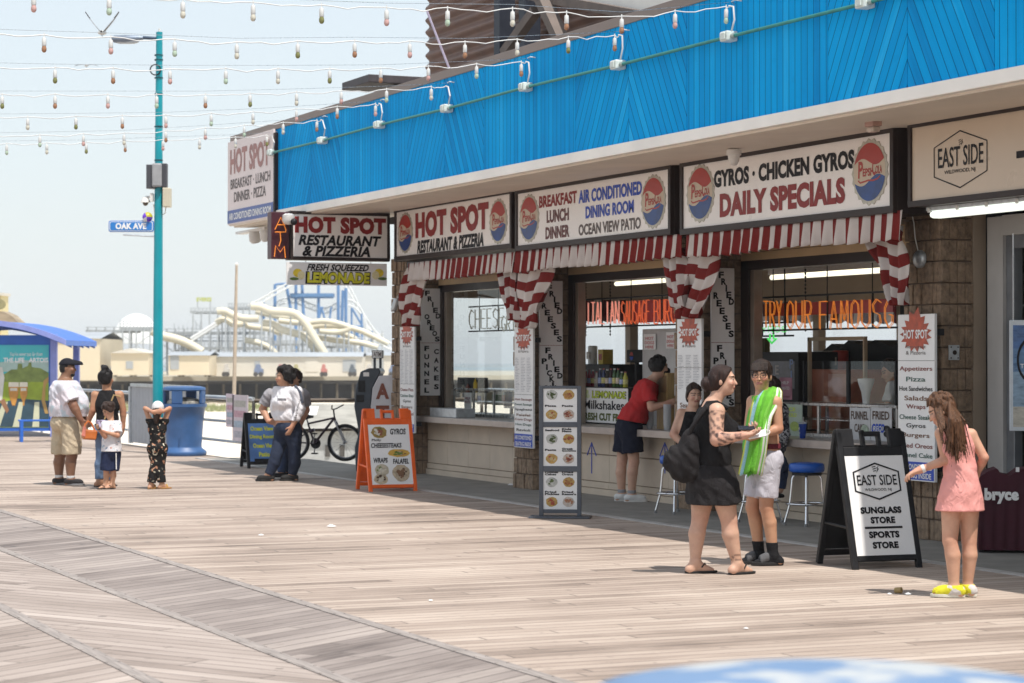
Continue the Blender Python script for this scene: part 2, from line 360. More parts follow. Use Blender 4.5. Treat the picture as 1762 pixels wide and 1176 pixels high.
b = MB(); b.box((XL, FY - .015, FZ1), (XR, FY + .25, FZ1 + .1)); b.box((XL, FY + .06, FZ0), (XR, FY + .2, FZ1)); b.build('fascia_cap', m_cap, R, bevel=.004)
b = MB(); b.box((XL, FY - .03, 3.785), (XR, FY + .12, 3.895)); b.build('fascia_trim', m_white, R, bevel=.006)
b = MB(); b.prism([(FY + .05, 3.765), (FY + .3, 3.77), (.05, 3.83), (.05, 3.87), (FY + .3, 3.82), (FY + .05, 3.79)], XL, XR, Fr((0, 0, 0), (0, 1, 0), (0, 0, 1))); b.build('soffit', m_soff, R)
b = MB(); b.box((XL + .02, FY + .2, 4.9), (XR, 11, 5.05)); b.box((XL, FY + .2, 3.88), (XL + .1, 11, 4.9)); b.build('roof', nmat('roofing', (.14, .13, .12), .9), R)
# inside the restaurant
b = MB(); b.box((-32.3, .62, -.1), (-17.9, 10.6, .02)); b.build('inside_floor', m_floorin, R)
b = MB(); b.box((-32.3, .05, 3.42), (XR, 10.6, 3.5)); b.build('ceiling', m_ceil, R)
b = MB(); b.box((-17.98, .36, 0), (-17.9, 10.6, 3.42)); b.build('partition_wall', m_wallin, R)
b = MB()
b.box((-32.3, .65, 0), (-32.15, 10.6, .85)); b.box((-32.3, .65, 2.62), (-32.15, 10.6, 3.42))
for y in (2.15, 3.9, 5.7, 7.3, 8.9, 10.45): b.box((-32.3, y, .85), (-32.12, y + .14, 2.62))
b.build('end_wall', m_wallin, R, bevel=.004)
b = MB(); b.box((-32.3, 10.6, 0), (-17.9, 10.75, .9)); b.box((-32.3, 10.6, 2.6), (-17.9, 10.75, 3.42))
for k in range(7): b.box((-32.2 + k * 2.3, 10.6, .9), (-32.0 + k * 2.3, 10.75, 2.6))
b.build('back_wall', m_wallin, R)
b = MB(); b.quad((-32.24, .65, .85), (-32.24, 10.5, .85), (-32.24, 10.5, 2.62), (-32.24, .65, 2.62)); b.build('window_pane', m_glass, R)
b = MB(); x0, x1 = BAYS[0][0] + .24, BAYS[0][1] - .1; b.quad((x0, .57, .862), (x1, .57, .862), (x1, .57, 2.68), (x0, .57, 2.68)); b.build('window_pane', m_glass, R)
# neighbouring shop front at the right
b = MB(); b.box((-17.9, .5, 0), (-17.62, .75, 3.4)); b.build('shop_corner_post', m_blk, R)
b = MB(); b.box((-17.74, .40, 0), (-17.5, .5, 3.0)); b.box((-17.5, .40, 2.82), (-9, .5, 3.0)); b.build('shop_door_frame', m_grey, R, bevel=.006)
b = MB(); b.box((-17.5, .44, 0), (-17.38, .53, 2.82)); b.box((-17.38, .44, 2.70), (-9, .53, 2.82)); b.box((-15.3, .44, 0), (-15.15, .53, 2.7)); b.box((-12.5, .44, 0), (-12.35, .53, 2.7)); b.build('shop_window_frame', nmat('grey_blue_alu', (.25, .26, .28), .35, .6), R, bevel=.004)
b = MB(); b.quad((-17.38, .48, .05), (-9, .48, .05), (-9, .48, 2.7), (-17.38, .48, 2.7)); b.build('shop_window_pane', m_glass, R)
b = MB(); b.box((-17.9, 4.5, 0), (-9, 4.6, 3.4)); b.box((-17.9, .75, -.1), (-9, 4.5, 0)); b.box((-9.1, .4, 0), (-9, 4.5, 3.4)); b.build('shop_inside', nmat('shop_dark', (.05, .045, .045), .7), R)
b = MB()
for k in range(16): b.box((-17.62, .9, .2 + k * .19), (-17.58, 4.4, .2 + k * .19 + .17))
b.build('shop_slat_wall', nmat('slat_wall', (.14, .12, .11), .6), R)
b = MB(); b.box((-17.9, 0, 3.06), (-3, .5, 3.8)); b.build('lintel', m_dark, R)
b = MB(); b.box((-9, .3, 0), (-3, .5, 3.2)); b.build('shop_front_wall', m_tile, R)
# white conduit and cables under the soffit
b = MB(); b.tube([onY(p, q, -1.1 + .0 * i) for i, (p, q) in enumerate([(598, 357), (625, 357.5), (650, 352), (680, 343)])], .025, 8); b.build('soffit_cable', m_white, R, smooth=True)
b = MB(); pts = [onY(p, q, -1.4) for p, q in [(690, 341), (760, 326), (860, 307), (920, 298), (1010, 283), (1120, 262), (1250, 240)]]
b.tube(pts, .011, 6); b.build('soffit_cable', nmat('cable_brown', (.2, .16, .13), .6), R, smooth=True)
# structure on the roof
RT = thing('rooftop_shed', 'open brown corrugated shed with dark posts and diagonal brace on the roof', 'roof structure', (-28, 1, 5.05))
YR = .6
def R3(px, py): return onY(px, py, YR)
m_corr = nmat('corrugated_brown', (.16, .085, .06), .55, var=.25, scale=2)
x0 = onY(735, 50, YR + .9).x; x1 = onY(1300, 0, YR).x; ztop = 7.9
b = MB(); rows = []
for k in range(0, 136):
    z = 5.2 + k * .02; rows.append([Vector((x0, YR + .9 + .035 * math.sin(z * 2 * math.pi / .19), z)), Vector((x1, YR + .9 + .035 * math.sin(z * 2 * math.pi / .19), z))])
b.grid(rows); b.build('wall_sheet', m_corr, RT, smooth=True)
b = MB()
for p in (800, 842): b.cut().box((R3(p, 50).x - .11, YR + .5, 5.05), (R3(p, 50).x + .11, YR + .75, ztop))
b.build('post', nmat('dark_steel', (.03, .035, .05), .5), RT, bevel=.01)
m_beam = nmat('weathered_beam', (.13, .10, .085), .7, var=.2)
a, c2 = R3(975, 62), R3(925, 5)
b = MB(); b.tube([a + Vector((.2, 0, -.4)), c2 + Vector((-.1, 0, .3))], .12, 4); b.build('brace', m_beam, RT)
b = MB(); b.tube([R3(868, 92), R3(922, 18)], .09, 4); b.build('brace', m_beam, RT)
b = MB(); b.tube([onY(735, 20, YR - .2), onY(773, 118, YR - .2)], .018, 6); b.build('guy_rod', nmat('rod_lilac', (.35, .30, .38), .4, .5), RT)
b = MB(); yq = YR + .3; b.prism([(lambda v: (v.x, v.z))(onY(px, py, yq)) for px, py in ((900, -12), (1250, 50), (1400, 50), (1400, -90), (900, -90))], -yq, -yq - .1, frontal((0, 0, 0))); b.build('canopy_wall', m_white, RT, bevel=.02)
b = MB(); b.tube([onY(880, -14, YR + .1), onY(1180, 40, YR + .1)], .085, 4); b.build('canopy_edge', m_beam, RT)
SL = thing('rooftop_hood', 'flat dark hood jutting above the left part of the blue fascia', 'roof structure', onY(640, 165, .3))
SLx0, SLx1 = onY(588, 150, -.3).x, onY(690, 150, .3).x
b = MB(); zt = onY(640, 143, 0).z; b.box((SLx0, -.3, zt - .07), (SLx1 + .2, .6, zt + .05)); b.build('slab', nmat('hood_dark', (.06, .05, .055), .6, var=.3), SL, bevel=.01)
b = MB()
for q in (0, 1): b.cut().box((SLx0 + .9 + q, .2, 5.0), (SLx0 + 1.0 + q, .3, zt - .07))
b.build('post', m_dark, SL)
# ================================================================ SIGNS ON THE BUILDING
m_panel = nmat('sign_acrylic', (.84, .80, .77), .3, var=.05, scale=1.2)
m_panel2 = nmat('sign_acrylic_beige', (.60, .49, .38), .3, var=.06, scale=1)
m_red = nmat('letter_red', (.24, .010, .010), .5, var=.1)
m_black = nmat('letter_black', (.012, .011, .014), .5, var=0)
m_blue = nmat('letter_blue', (.02, .07, .45), .5, var=.05)
m_brown = nmat('letter_grey_brown', (.10, .075, .07), .5, var=.1)
m_board = nmat('sign_board_white', (.80, .79, .78), .45, var=.04, scale=2)
m_capsilver = nmat('cap_silver', (.46, .43, .36), .4, .3, var=.15, scale=30)
m_capred = nmat('cap_red', (.38, .03, .02), .4, var=.1)
m_capblue = nmat('cap_blue', (.01, .05, .22), .35, var=.3, scale=8)
m_capcream = nmat('cap_cream', (.56, .47, .36), .45, var=.05)
def bottle_cap(fr, cx, cy, r, root):
    """fluted round cap: red over cream over blue with script lettering"""
    b = MB(); n = 42; b.prism([(cx + r * (1 if i % 2 else .93) * math.cos(2 * math.pi * i / n), cy + r * (1 if i % 2 else .93) * math.sin(2 * math.pi * i / n)) for i in range(n)], 0, .008, fr)
    base = b.build('bottle_cap_emblem', m_capsilver, root)
    q = r * .86
    b = MB(); b.sheet(ell(cx, cy, q, q, 40), .0095, fr); b.build('cap_field', m_capcream, root, base)
    def wave(x): return .10 * r * math.sin(x * 3.0)
    up = [(cx + q * math.cos(a), cy + q * math.sin(a)) for a in np.linspace(.42, math.pi - .30, 22)]
    lo = [(cx + q * math.cos(a), cy + q * math.sin(a)) for a in np.linspace(math.pi + .36, 2 * math.pi - .22, 22)]
    def close(pts):
        a, z = pts[-1], pts[0]; return pts + [(a[0] + (z[0] - a[0]) * k / 12, a[1] + (z[1] - a[1]) * k / 12 + .13 * r * math.sin(k / 12 * 2 * math.pi)) for k in range(1, 12)]
    b = MB(); b.sheet(close(up), .011, fr); b.build('cap_red_field', m_capred, root, base)
    b = MB(); b.sheet(close(lo), .011, fr); b.build('cap_blue_field', m_capblue, root, base)
    b = MB(); text(b, 'P', fr, cx - .62 * r, cy - .16 * r, .28 * r, .50 * r, .03, .05, .012); text(b, 'EPSI', fr, cx - .36 * r, cy - .12 * r, .46 * r, .24 * r, .03, .02, .012)
    text(b, '·', fr, cx + .10 * r, cy - .02 * r, .07 * r, .07 * r, .03, 0, .012)
    text(b, 'C', fr, cx + .14 * r, cy - .12 * r, .22 * r, .46 * r, .03, .03, .012); text(b, 'OLA', fr, cx + .33 * r, cy - .08 * r, .36 * r, .24 * r, .03, .02, .012)
    sw = [(-.62, -.20), (-.5, -.27), (-.3, -.25), (-.05, -.22), (.2, -.24), (.45, -.20), (.6, -.12)]
    b.grid([[fr(cx + x * r, cy + y * r, .012), fr(cx + x * r, cy + (y - .05) * r, .012)] for x, y in sw])
    b.build('cap_script', m_capred, root, base)
SY = -.5
def box_sign(name, label, px0, px1, z0, z1, panel, fr_w=.06, cat='sign', group=None):
    """lit-box sign: dark cabinet, acrylic face; returns root and the frame of its face"""
    xa, xb = onY(px0, 350, SY).x, onY(px1, 350, SY).x
    r = thing(name, label, cat, ((xa + xb) / 2, SY + .2, z0), group)
    b = MB(); b.box((xa, SY + .03, z0), (xb, SY + .48, z1)); b.box((xa, SY - .02, z0), (xb, SY + .03, z0 + fr_w)); b.box((xa, SY - .02, z1 - fr_w), (xb, SY + .03, z1))
    b.box((xa, SY - .02, z0 + fr_w), (xa + fr_w, SY + .03, z1 - fr_w)); b.box((xb - fr_w, SY - .02, z0 + fr_w), (xb, SY + .03, z1 - fr_w)); b.build('cabinet', m_dark, r, bevel=.006)
    b = MB(); b.box((xa + fr_w, SY, z0 + fr_w), (xb - fr_w, SY + .028, z1 - fr_w)); b.build('face_panel', panel, r)
    return r, frontal((xa + fr_w, SY, z0 + fr_w)), xb - xa - 2 * fr_w, z1 - z0 - 2 * fr_w
ZB, ZT = 3.145, 3.83
def px2(fr, px, py):                                            # photo pixel -> position on a sign face
    p = onY(px, py, fr.o.y); return p.x - fr.o.x, p.z - fr.o.z
def tx(b, s, fr, pl, pr, yt, yb, bold=.03, shear=0, pxl=None, **k):
    """lettering between two columns: (left top, left bottom) and (right top, right bottom) picked in the photo"""
    a0 = px2(fr, pl, yt[0]); a1 = px2(fr, pl, yb[0]); c0 = px2(fr, pr, yt[1]); c1 = px2(fr, pr, yb[1])
    zb = (a1[1] + c1[1]) / 2; zt = (a0[1] + c0[1]) / 2
    text(b, s, fr, a0[0], zb, c0[0] - a0[0], zt - zb, bold, shear, **k)
# 1: the far one
r, f1, w, h = box_sign('box_sign', 'white box sign reading HOT SPOT RESTAURANT & PIZZERIA along the wall, farthest of the row', 680, 882, 3.09, ZT + .02, m_panel)
b = MB(); tx(b, 'HOT SPOT', f1, 715, 841, (364, 350), (409, 397), .06); b.build('lettering', m_red, r)
b = MB(); tx(b, 'RESTAURANT & PIZZERIA', f1, 718, 834, (412, 402), (434, 427), .05, .18); b.build('lettering', m_black, r)
for px, py in ((698, 401), (858, 381)):
    q = px2(f1, px, py); bottle_cap(f1, q[0], q[1], .295, r)
r, f2, w, h = box_sign('box_sign', 'white box sign reading BREAKFAST LUNCH DINNER and AIR CONDITIONED DINING ROOM OCEAN VIEW PATIO', 888, 1156, 3.05, ZT, m_panel)
b = MB(); tx(b, 'BREAKFAST', f2, 928, 993, (337, 329), (358, 350), .04); b.build('lettering', m_red, r)
b = MB(); tx(b, 'LUNCH', f2, 941, 979, (362, 358), (384, 380), .04); tx(b, 'DINNER', f2, 939, 980, (391, 387), (412, 408), .04); b.build('lettering', nmat('letter_dark_red', (.12, .03, .03), .5), r)
b = MB(); tx(b, 'AIR CONDITIONED', f2, 996, 1105, (327, 312), (350, 336), .04); tx(b, 'DINING ROOM', f2, 1008, 1091, (354, 345), (376, 367), .04); b.build('lettering', m_blue, r)
b = MB(); tx(b, 'OCEAN VIEW PATIO', f2, 996, 1103, (386, 374), (406, 394), .03); b.build('lettering', m_brown, r)
for px, py in ((911, 376), (1125, 347)):
    q = px2(f2, px, py); bottle_cap(f2, q[0], q[1], .305, r)
r, f3, w, h = box_sign('box_sign', 'white box sign reading GYROS CHICKEN GYROS DAILY SPECIALS above the third counter window', 1172, 1540, 3.03, ZT, m_panel)
b = MB(); tx(b, 'GYROS · CHICKEN GYROS', f3, 1229, 1471, (293, 258), (322, 292), .05); b.build('lettering', m_black, r)
b = MB(); tx(b, 'DAILY SPECIALS', f3, 1239, 1455, (332, 306), (373, 352), .055); b.build('lettering', m_red, r)
for px, py in ((1206, 333), (1498, 296)):
    q = px2(f3, px, py); bottle_cap(f3, q[0], q[1], .315, r)
# neighbour's sign
r, f4, w, h = box_sign('box_sign', 'beige box sign reading EAST SIDE WILDWOOD, NJ in a black hexagon over the shop door', 1565, 2150, 3.06, ZT, m_panel2, .05)
def hexa(fr, cx, cy, rx, ry, t, root, mat, lift=.004, name='hexagon_outline'):
    o = [(cx, cy + ry), (cx + rx, cy + ry * .52), (cx + rx, cy - ry * .52), (cx, cy - ry), (cx - rx, cy - ry * .52), (cx - rx, cy + ry * .52)]
    i = [(cx + (a - cx) * (1 - t / rx), cy + (e - cy) * (1 - t / ry)) for a, e in o]
    b = MB(); b.grid([[fr(*p, lift), fr(*q, lift)] for p, q in zip(o + o[:1], i + i[:1])]); b.build(name, mat, root)
def es_mark(b, fr, cx, cy, s, lift=.004):
    for k in range(3): b.sheet([(cx - .9 * s + .12 * k * s, cy + (.55 - .5 * k) * s), (cx + .05 * s + .1 * k * s, cy + (.72 - .5 * k) * s), (cx + .05 * s, cy + (.5 - .5 * k) * s), (cx - .95 * s + .12 * k * s, cy + (.33 - .5 * k) * s)], lift, fr)
    b.sheet([(cx + 1.0 * s, cy + .75 * s), (cx + .15 * s, cy + .2 * s), (cx + .55 * s, cy + .05 * s), (cx + .05 * s, cy - 1.0 * s), (cx + .95 * s, cy + .0 * s), (cx + .55 * s, cy + .2 * s)], lift, fr)
q = px2(f4, 1653, 274); q2 = px2(f4, 1700, 270)
hexa(f4, q[0], q[1], q2[0] - q[0], .255, .012, r, m_black)
b = MB(); tx(b, 'EAST SIDE', f4, 1615, 1693, (254, 247), (290, 281), .01); tx(b, 'WILDWOOD, NJ', f4, 1626, 1679, (293, 288), (302, 296), .01)
es_mark(b, f4, q[0] + .01, q[1] + .15, .035); b.build('lettering', m_black, r)
b = MB(); z = q[1]; x0 = px2(f4, 1750, 270)[0]; b.box((x0, z - .06, .0), (x0 + .5, z + .0, .004), f4); b.build('lettering', m_black, r)
# sign hanging across the walk at the far end
HX = -31.15
f5 = endwise((HX, onX(467, 410, HX).y, 0)); Y0 = f5.o.y; Y1 = onX(671, 410, HX).y; YM = onX(500, 410, HX).y
zb, zt = onX(600, 449, HX).z, 3.80
r = thing('hanging_sign', 'white hanging sign reading HOT SPOT RESTAURANT & PIZZERIA at the far corner, end-on to the wall', 'sign', (HX, (Y0 + Y1) / 2, zb))
b = MB(); b.box((HX - .25, YM, zb), (HX - .03, Y1, zt)); b.box((HX - .03, YM, zb), (HX, Y1, zb + .045)); b.box((HX - .03, YM, zt - .045), (HX, Y1, zt)); b.box((HX - .03, YM, zb + .045), (HX, YM + .04, zt - .045)); b.box((HX - .03, Y1 - .04, zb + .045), (HX, Y1, zt - .045)); b.build('cabinet', m_dark, r, bevel=.005)
b = MB(); b.box((HX - .03, YM + .04, zb + .045), (HX - .012, Y1 - .04, zt - .045)); b.build('face_panel', m_panel, r)
b = MB()
for y in (YM + .3, Y1 - .3): b.cut().box((HX - .16, y, zt), (HX - .12, y + .04, 3.86))
b.build('hanger', m_dark, r)
fe = endwise((HX - .012, 0, 0))
def txe(b, s, pl, pr, yt, yb, bold=.03, shear=0, X=None, **k):
    X = fe.o.x if X is None else X
    a = onX(pl, yb, X); c = onX(pr, yt, X); text(b, s, endwise((X, 0, 0)), a.y, a.z, c.y - a.y, c.z - a.z, bold, shear, **k)
b = MB(); txe(b, 'HOT SPOT', 507, 664, 376, 401, .065); b.build('lettering', m_red, r)
b = MB(); txe(b, 'RESTAURANT', 513, 656, 407, 422, .045, .25); txe(b, '& PIZZERIA', 519, 641, 425, 441, .045, .25); b.build('lettering', m_black, r)
m_neonbk = nmat('neon_back', (.06, .012, .02), .4)
def neon_mat(name, col, e): return nmat(name, col, .3, var=0, emit=e)
m_neon = neon_mat('neon_orange', (.66, .12, .04), .25); m_neon2 = neon_mat('neon_amber', (.72, .22, .03), .22)
m_neong = neon_mat('neon_green', (.08, .6, .12), .4); m_neonw = nmat('neon_tube_unlit', (.62, .58, .42), .3, var=0); m_neonr = neon_mat('neon_rose', (.80, .30, .22), .3)
at = thing('neon_sign', 'narrow dark red panel with yellow neon letters ATM beside the hanging sign', 'neon sign', (HX - .1, (Y0 + YM) / 2, zb))
b = MB(); b.box((HX - .2, Y0, zb + .01), (HX - .01, YM - .015, zt - .02)); b.build('back_panel', m_neonbk, at, bevel=.01)
b = MB(); e = lambda px, py: onX(px, py, HX + .02)
for path in ([(473, 395), (483, 374), (492, 396), (491, 399)], [(477, 387), (490, 387)], [(473, 399.5), (492, 399.5)], [(482, 400), (483, 414), (480, 424)], [(472, 442), (474, 423), (482, 434), (489, 424), (491, 444)]):
    b.cut().tube([e(*p) for p in path], .0075, 6)
b.build('neon_tube', m_neon2, at, smooth=True)
lm = thing('lemonade_sign', 'small white FRESH SQUEEZED LEMONADE board hung below the hanging sign', 'sign', onX(580, 490, HX))
A, B_ = onX(494, 490, HX), onX(667, 454, HX)
b = MB(); b.box((HX - .05, A.y, A.z), (HX - .03, B_.y, B_.z)); b.build('board', m_board, lm, bevel=.003)
b = MB()
for px in (526, 638): b.cut().tube([onX(px, 455, HX - .04), onX(px, 449, HX - .04)], .006, 5)
b.build('hanger', m_steel, lm)
fl = endwise((HX - .03, 0, 0))
b = MB(); txe(b, 'FRESH SQUEEZED', 527, 636, 456, 468, .04, .3, X=fl.o.x); b.build('lettering', m_black, lm)
b = MB(); txe(b, 'LEMONADE', 525, 638, 468.5, 489, .10, .05, X=fl.o.x); b.build('lettering', m_black, lm)
b = MB(); txe(b, 'LEMONADE', 528, 636, 470, 487, .055, .05, X=fl.o.x, lift=.008); b.build('lettering', nmat('letter_yellow', (.62, .60, .03), .5, var=.1), lm)
m_lem = nmat('lemon_yellow', (.72, .55, .04), .5, var=.2, scale=20); m_lemc = nmat('lemon_flesh', (.75, .68, .40), .5, var=.15, scale=60); m_leaf = nmat('leaf_print', (.09, .16, .03), .5, var=.2)
for s, px in ((1, 512), (-1, 652)):
    c = onX(px, 470, fl.o.x); c2 = onX(px + 6 * s, 474, fl.o.x); c3 = onX(px - 6 * s, 480, fl.o.x)
    b = MB(); b.sheet(ell(c.y, c.z, .07, .06), .004, fl); b.build('lemon_print', m_lem, lm)
    b = MB(); b.sheet(ell(c2.y, c2.z, .055, .06), .006, fl); b.build('lemon_slice_print', m_lemc, lm)
    b = MB(); b.sheet(ell(c3.y, c3.z, .07, .022, 10), .005, fl); b.build('leaf_print', m_leaf, lm)
# banner at the far end of the blue fascia
BY = FY - .06
xa, xb = XL + .02, onY(470, 300, BY).x
za, zb2 = 3.80, 5.10
bn = thing('corner_banner', 'white HOT SPOT BREAKFAST LUNCH DINNER PIZZA banner at the far end of the blue fascia', 'banner', ((xa + xb) / 2, BY, za))
b = MB(); b.box((xa, BY, za), (xb, BY + .03, zb2)); b.build('board', nmat('banner_white', (.76, .66, .64), .5, var=.05, scale=2), bn, bevel=.003)
b = MB(); b.box((xb, BY, za + .05), (xb + .05, BY + .06, zb2 - .06)); b.build('edge_batten', m_dark, bn)
fb = frontal((xa, BY, za)); wb = xb - xa; hb = zb2 - za
b = MB(); text(b, 'HOT SPOT', fb, .06 * wb, .60 * hb, .86 * wb, .30 * hb, .04); b.build('lettering', nmat('banner_red', (.36, .17, .15), .5, var=.2, scale=6), bn)
b = MB(); text(b, 'BREAKFAST · LUNCH', fb, .07 * wb, .42 * hb, .87 * wb, .12 * hb, .02); text(b, 'DINNER · PIZZA', fb, .15 * wb, .26 * hb, .70 * wb, .12 * hb, .02); b.build('lettering', m_brown, bn)
b = MB(); b.sheet([(0, .02), (wb, .02), (wb, .17 * hb), (0, .17 * hb)], .004, fb); b.build('blue_band', nmat('banner_blue', (.09, .14, .36), .5, var=.1), bn)
b = MB(); text(b, 'AIR CONDITIONED DINING ROOM', fb, .04 * wb, .05 * hb, .92 * wb, .085 * hb, .03, lift=.007); b.build('lettering', m_board, bn)
# upright boards on the pillar sides
def up_board(label, X, px0, px1, py0, py1, cols, split, letters):
    A, B_ = onX(px0, py1, X), onX(px1, py0, X)
    r = thing('pillar_board', label, 'sign', ((X), (A.y + B_.y) / 2, A.z), 'upright menu boards on the pillar sides')
    fr = endwise((X + .025, A.y, A.z)); w = B_.y - A.y; h = B_.z - A.z
    b = MB(); b.box((X, A.y, A.z), (X + .025, B_.y, B_.z)); b.build('board', nmat('board_bright', (.88, .86, .85), .45, var=.04, scale=2), r, bevel=.003)
    b = MB()
    for ch, cx, cy in letters:
        q = .07 if ch == 'I' else .225; text(b, ch, fr, (cx - q / 2) * w, cy * h - .024 * h, q * w, .048 * h, .045)
    b.build('lettering', m_black, r)
    b = MB(); b.box((.0, split * h, .0), (w, split * h + .005, .003), fr); b.build('joint_line', nmat('rust_line', (.3, .08, .06), .6), r)
def diag(w, x0, y0, dx, dy): return [(c, x0 + i * dx, y0 - i * dy) for i, c in enumerate(w)]
up_board('white board with black letters FRIED OREOS over FUNNEL CAKES on the far pillar', -31.62, 723, 760, 497, 681, 0, .49,
         diag('FRIED', .30, .955, .125, .053) + diag('OREOS', .28, .735, .12, .052) + diag('FUNNEL', .27, .44, 0, .078) + diag('CAKES', .72, .41, 0, .082))
up_board('white board with black letters FRIED REESES over FRIED PICKLES behind the menu stand', -27.08, 927, 967, 484, 690, 0, .46,
         diag('FRIED', .42, .94, .11, .048) + diag('REESES', .2, .79, .13, .055) + diag('FRIED', .35, .42, .13, .053) + diag('PICKLES', .2, .33, .11, .05))
up_board('white board with black letters FRIED REESES over FRIED PICKLES behind the tattooed woman', -22.51, 1222, 1262, 462, 700, 0, .46,
         diag('FRIED', .42, .95, .11, .048) + diag('REESES', .2, .80, .13, .055) + diag('FRIED', .35, .42, .13, .053) + diag('PICKLES', .2, .33, .11, .05))
# menu panels hung on the pillar fronts
m_flame = nmat('flame_red', (.42, .07, .03), .5, var=.35, scale=12)
m_serif = [nmat('menu_ink_%s' % k, c, .5, var=0) for k, c in (('red', (.20, .03, .02)), ('green', (.02, .09, .07)), ('black', (.03, .03, .03)), ('brown', (.16, .06, .02)))]
def menu_panel(label, px0, px1, py0, py1, lines, y, split, frac, foot):
    A, B_ = onY(px0, (py1 + py0) / 2, y), onY(px1, (py1 + py0) / 2, y); zt = onY((px0 + px1) / 2, py0, y).z; zb = onY((px0 + px1) / 2, py1, y).z
    r = thing('menu_board', label, 'menu board', ((A.x + B_.x) / 2, y, zb), 'tall menu panels on the pillar fronts')
    w = B_.x - A.x; h = zt - zb; fr = frontal((A.x, y, zb))
    b = MB(); b.box((A.x, y, zb), (B_.x, y + .03, zt)); b.build('board', m_board, r, bevel=.004)
    b = MB(); b.box((A.x + .02, y + .03, zb + .1), (B_.x - .02, .0, zb + .16)); b.cut().box((A.x + .02, y + .03, zt - .2), (B_.x - .02, .0, zt - .14)); b.build('bracket', m_blk, r)
    n = 30; cx, cy = w * .5, h * frac                               # flame emblem
    pts = []
    for i in range(n):
        a = 2 * math.pi * i / n; k = 1 if i % 2 else .72
        if .15 * math.pi < a < .85 * math.pi: k *= 1 + .55 * math.exp(-((a - math.pi / 2) / .45) ** 2)
        pts.append((cx + w * .44 * k * math.cos(a), cy + w * .28 * k * math.sin(a)))
    b = MB(); b.sheet(pts, .003, fr); b.build('flame_emblem', m_flame, r)
    b = MB(); text(b, 'HOT SPOT', fr, cx - .33 * w, cy - .07 * w, .66 * w, .14 * w, .03, 0, .006); b.build('lettering', m_board, r)
    b = MB(); text(b, 'Restaurant', fr, w * .23, h * (frac - .085), w * .54, h * .02, 0); text(b, '& Pizzeria', fr, w * .23, h * (frac - .122), w * .54, h * .022, 0); b.build('lettering', m_brown, r)
    b = MB(); b.box((0, split * h, 0), (w, split * h + .004, .002), fr); b.build('joint_line', m_brown, r)
    y0 = split - .02
    if lines:
        step = (y0 - foot) / len(lines)
        for k in range(4):
            b = MB()
            for i, t in enumerate(lines):
                if i % 4 == k and t:
                    ww = min(.9, .105 * len(t) * (.85 if len(t) > 9 else 1)) * w; text(b, t, fr, (w - ww) / 2, h * (y0 - (i + .82) * step), ww, h * step * (.60 if any(c in 'pgyj' for c in t) else .5), .012)
            if b.v: b.build('lettering', m_serif[k], r)
    b = MB(); b.sheet([(.01, .012), (w - .01, .012), (w - .01, h * (foot - .015)), (.01, h * (foot - .015))], .003, fr); b.build('blue_band', m_blue, r)
    b = MB(); text(b, 'AIR CONDITIONED', fr, .05 * w, h * foot * .52, .9 * w, h * foot * .26, .02, 0, .006); text(b, 'SEATING INSIDE', fr, .08 * w, h * foot * .12, .84 * w, h * foot * .26, .02, 0, .006); b.build('lettering', m_board, r)
    return r, fr, w, h
def small_print(r, fr, w, h, y0, y1):
    b = MB(); rr = random.Random(3)
    for c in range(3):
        y = y1
        while y > y0:
            ww = rr.uniform(.5, 1) * .25; b.sheet([(w * (.06 + .31 * c), h * y), (w * (.06 + .31 * c + ww), h * y), (w * (.06 + .31 * c + ww), h * (y + .004)), (w * (.06 + .31 * c), h * (y + .004))], .005, fr); y -= .013
    b.build('small_print', nmat('print_grey', (.42, .42, .44), .6, var=.3, scale=20), r)
rr = menu_panel('white HOT SPOT menu panel on the far pillar, partly behind the orange sandwich board', 688, 713, 563, 745, ['Cheese Pizza', 'Chicken Bites', 'Gyros', 'Burgers', 'Green Salad', 'Fried'], -.12, .46, .93, .10); small_print(*rr, .46, .78)
rr = menu_panel('white HOT SPOT menu panel left of the menu stand with a blue foot', 885, 917, 563, 771, ['Hot Sausage', 'Sweet Sausage', 'Spaghetti', 'Falafel', 'Corn Dogs', 'Hot Dogs', 'Ravioli'], -.12, .44, .91, .13); small_print(*rr, .46, .74)
rr = menu_panel('white HOT SPOT menu panel behind the red shirt man and the seated woman', 1165, 1207, 549, 760, ['', '', '', 'Seafood', 'Specials', 'Sides'], -.12, .60, .89, .10); small_print(*rr, .42, .70)
menu_panel('tall white HOT SPOT menu panel with coloured dishes on the nearest pillar', 1545, 1608, 541, 828, ['Appetizers', 'Pizza', 'Hot Sandwiches', 'Salads', 'Wraps', 'Cheese Steaks', 'Gyros', 'Burgers', 'Fried Oreos', 'Funnel Cake'], -.12, .72, .88, .13)
# ---------------------------------------------------------------- striped valances and side drapes
def stripes(name, axis, pitch, dark=(.21, .022, .02), light=(.66, .60, .57), phase=0.0):
    m, n, l, b = nodes_of(name); tc = n.new('ShaderNodeUVMap'); tc.uv_map = 'cloth'
    sp = n.new('ShaderNodeSeparateXYZ'); l.new(tc.outputs[0], sp.inputs[0])
    fr = math_(n, l, 'FRACT', math_(n, l, 'ADD', math_(n, l, 'DIVIDE', sp.outputs[axis], pitch), phase)); c = mixc(n, l, math_(n, l, 'LESS_THAN', fr, .5), light, dark)
    no = n.new('ShaderNodeTexNoise'); no.inputs['Scale'].default_value = 5; t2 = n.new('ShaderNodeTexCoord'); l.new(t2.outputs['Object'], no.inputs[0])
    c = mixc(n, l, .35, c, mixc(n, l, no.outputs[0], (.2, .17, .15), (1, 1, 1)), 'MULTIPLY'); l.new(c, b.inputs['Base Color']); b.inputs['Roughness'].default_value = .8; b.inputs['Specular IOR Level'].default_value = .2
    return m
m_strv = stripes('striped_canvas', 0, .215); m_strh = stripes('striped_canvas_drape', 1, .235)
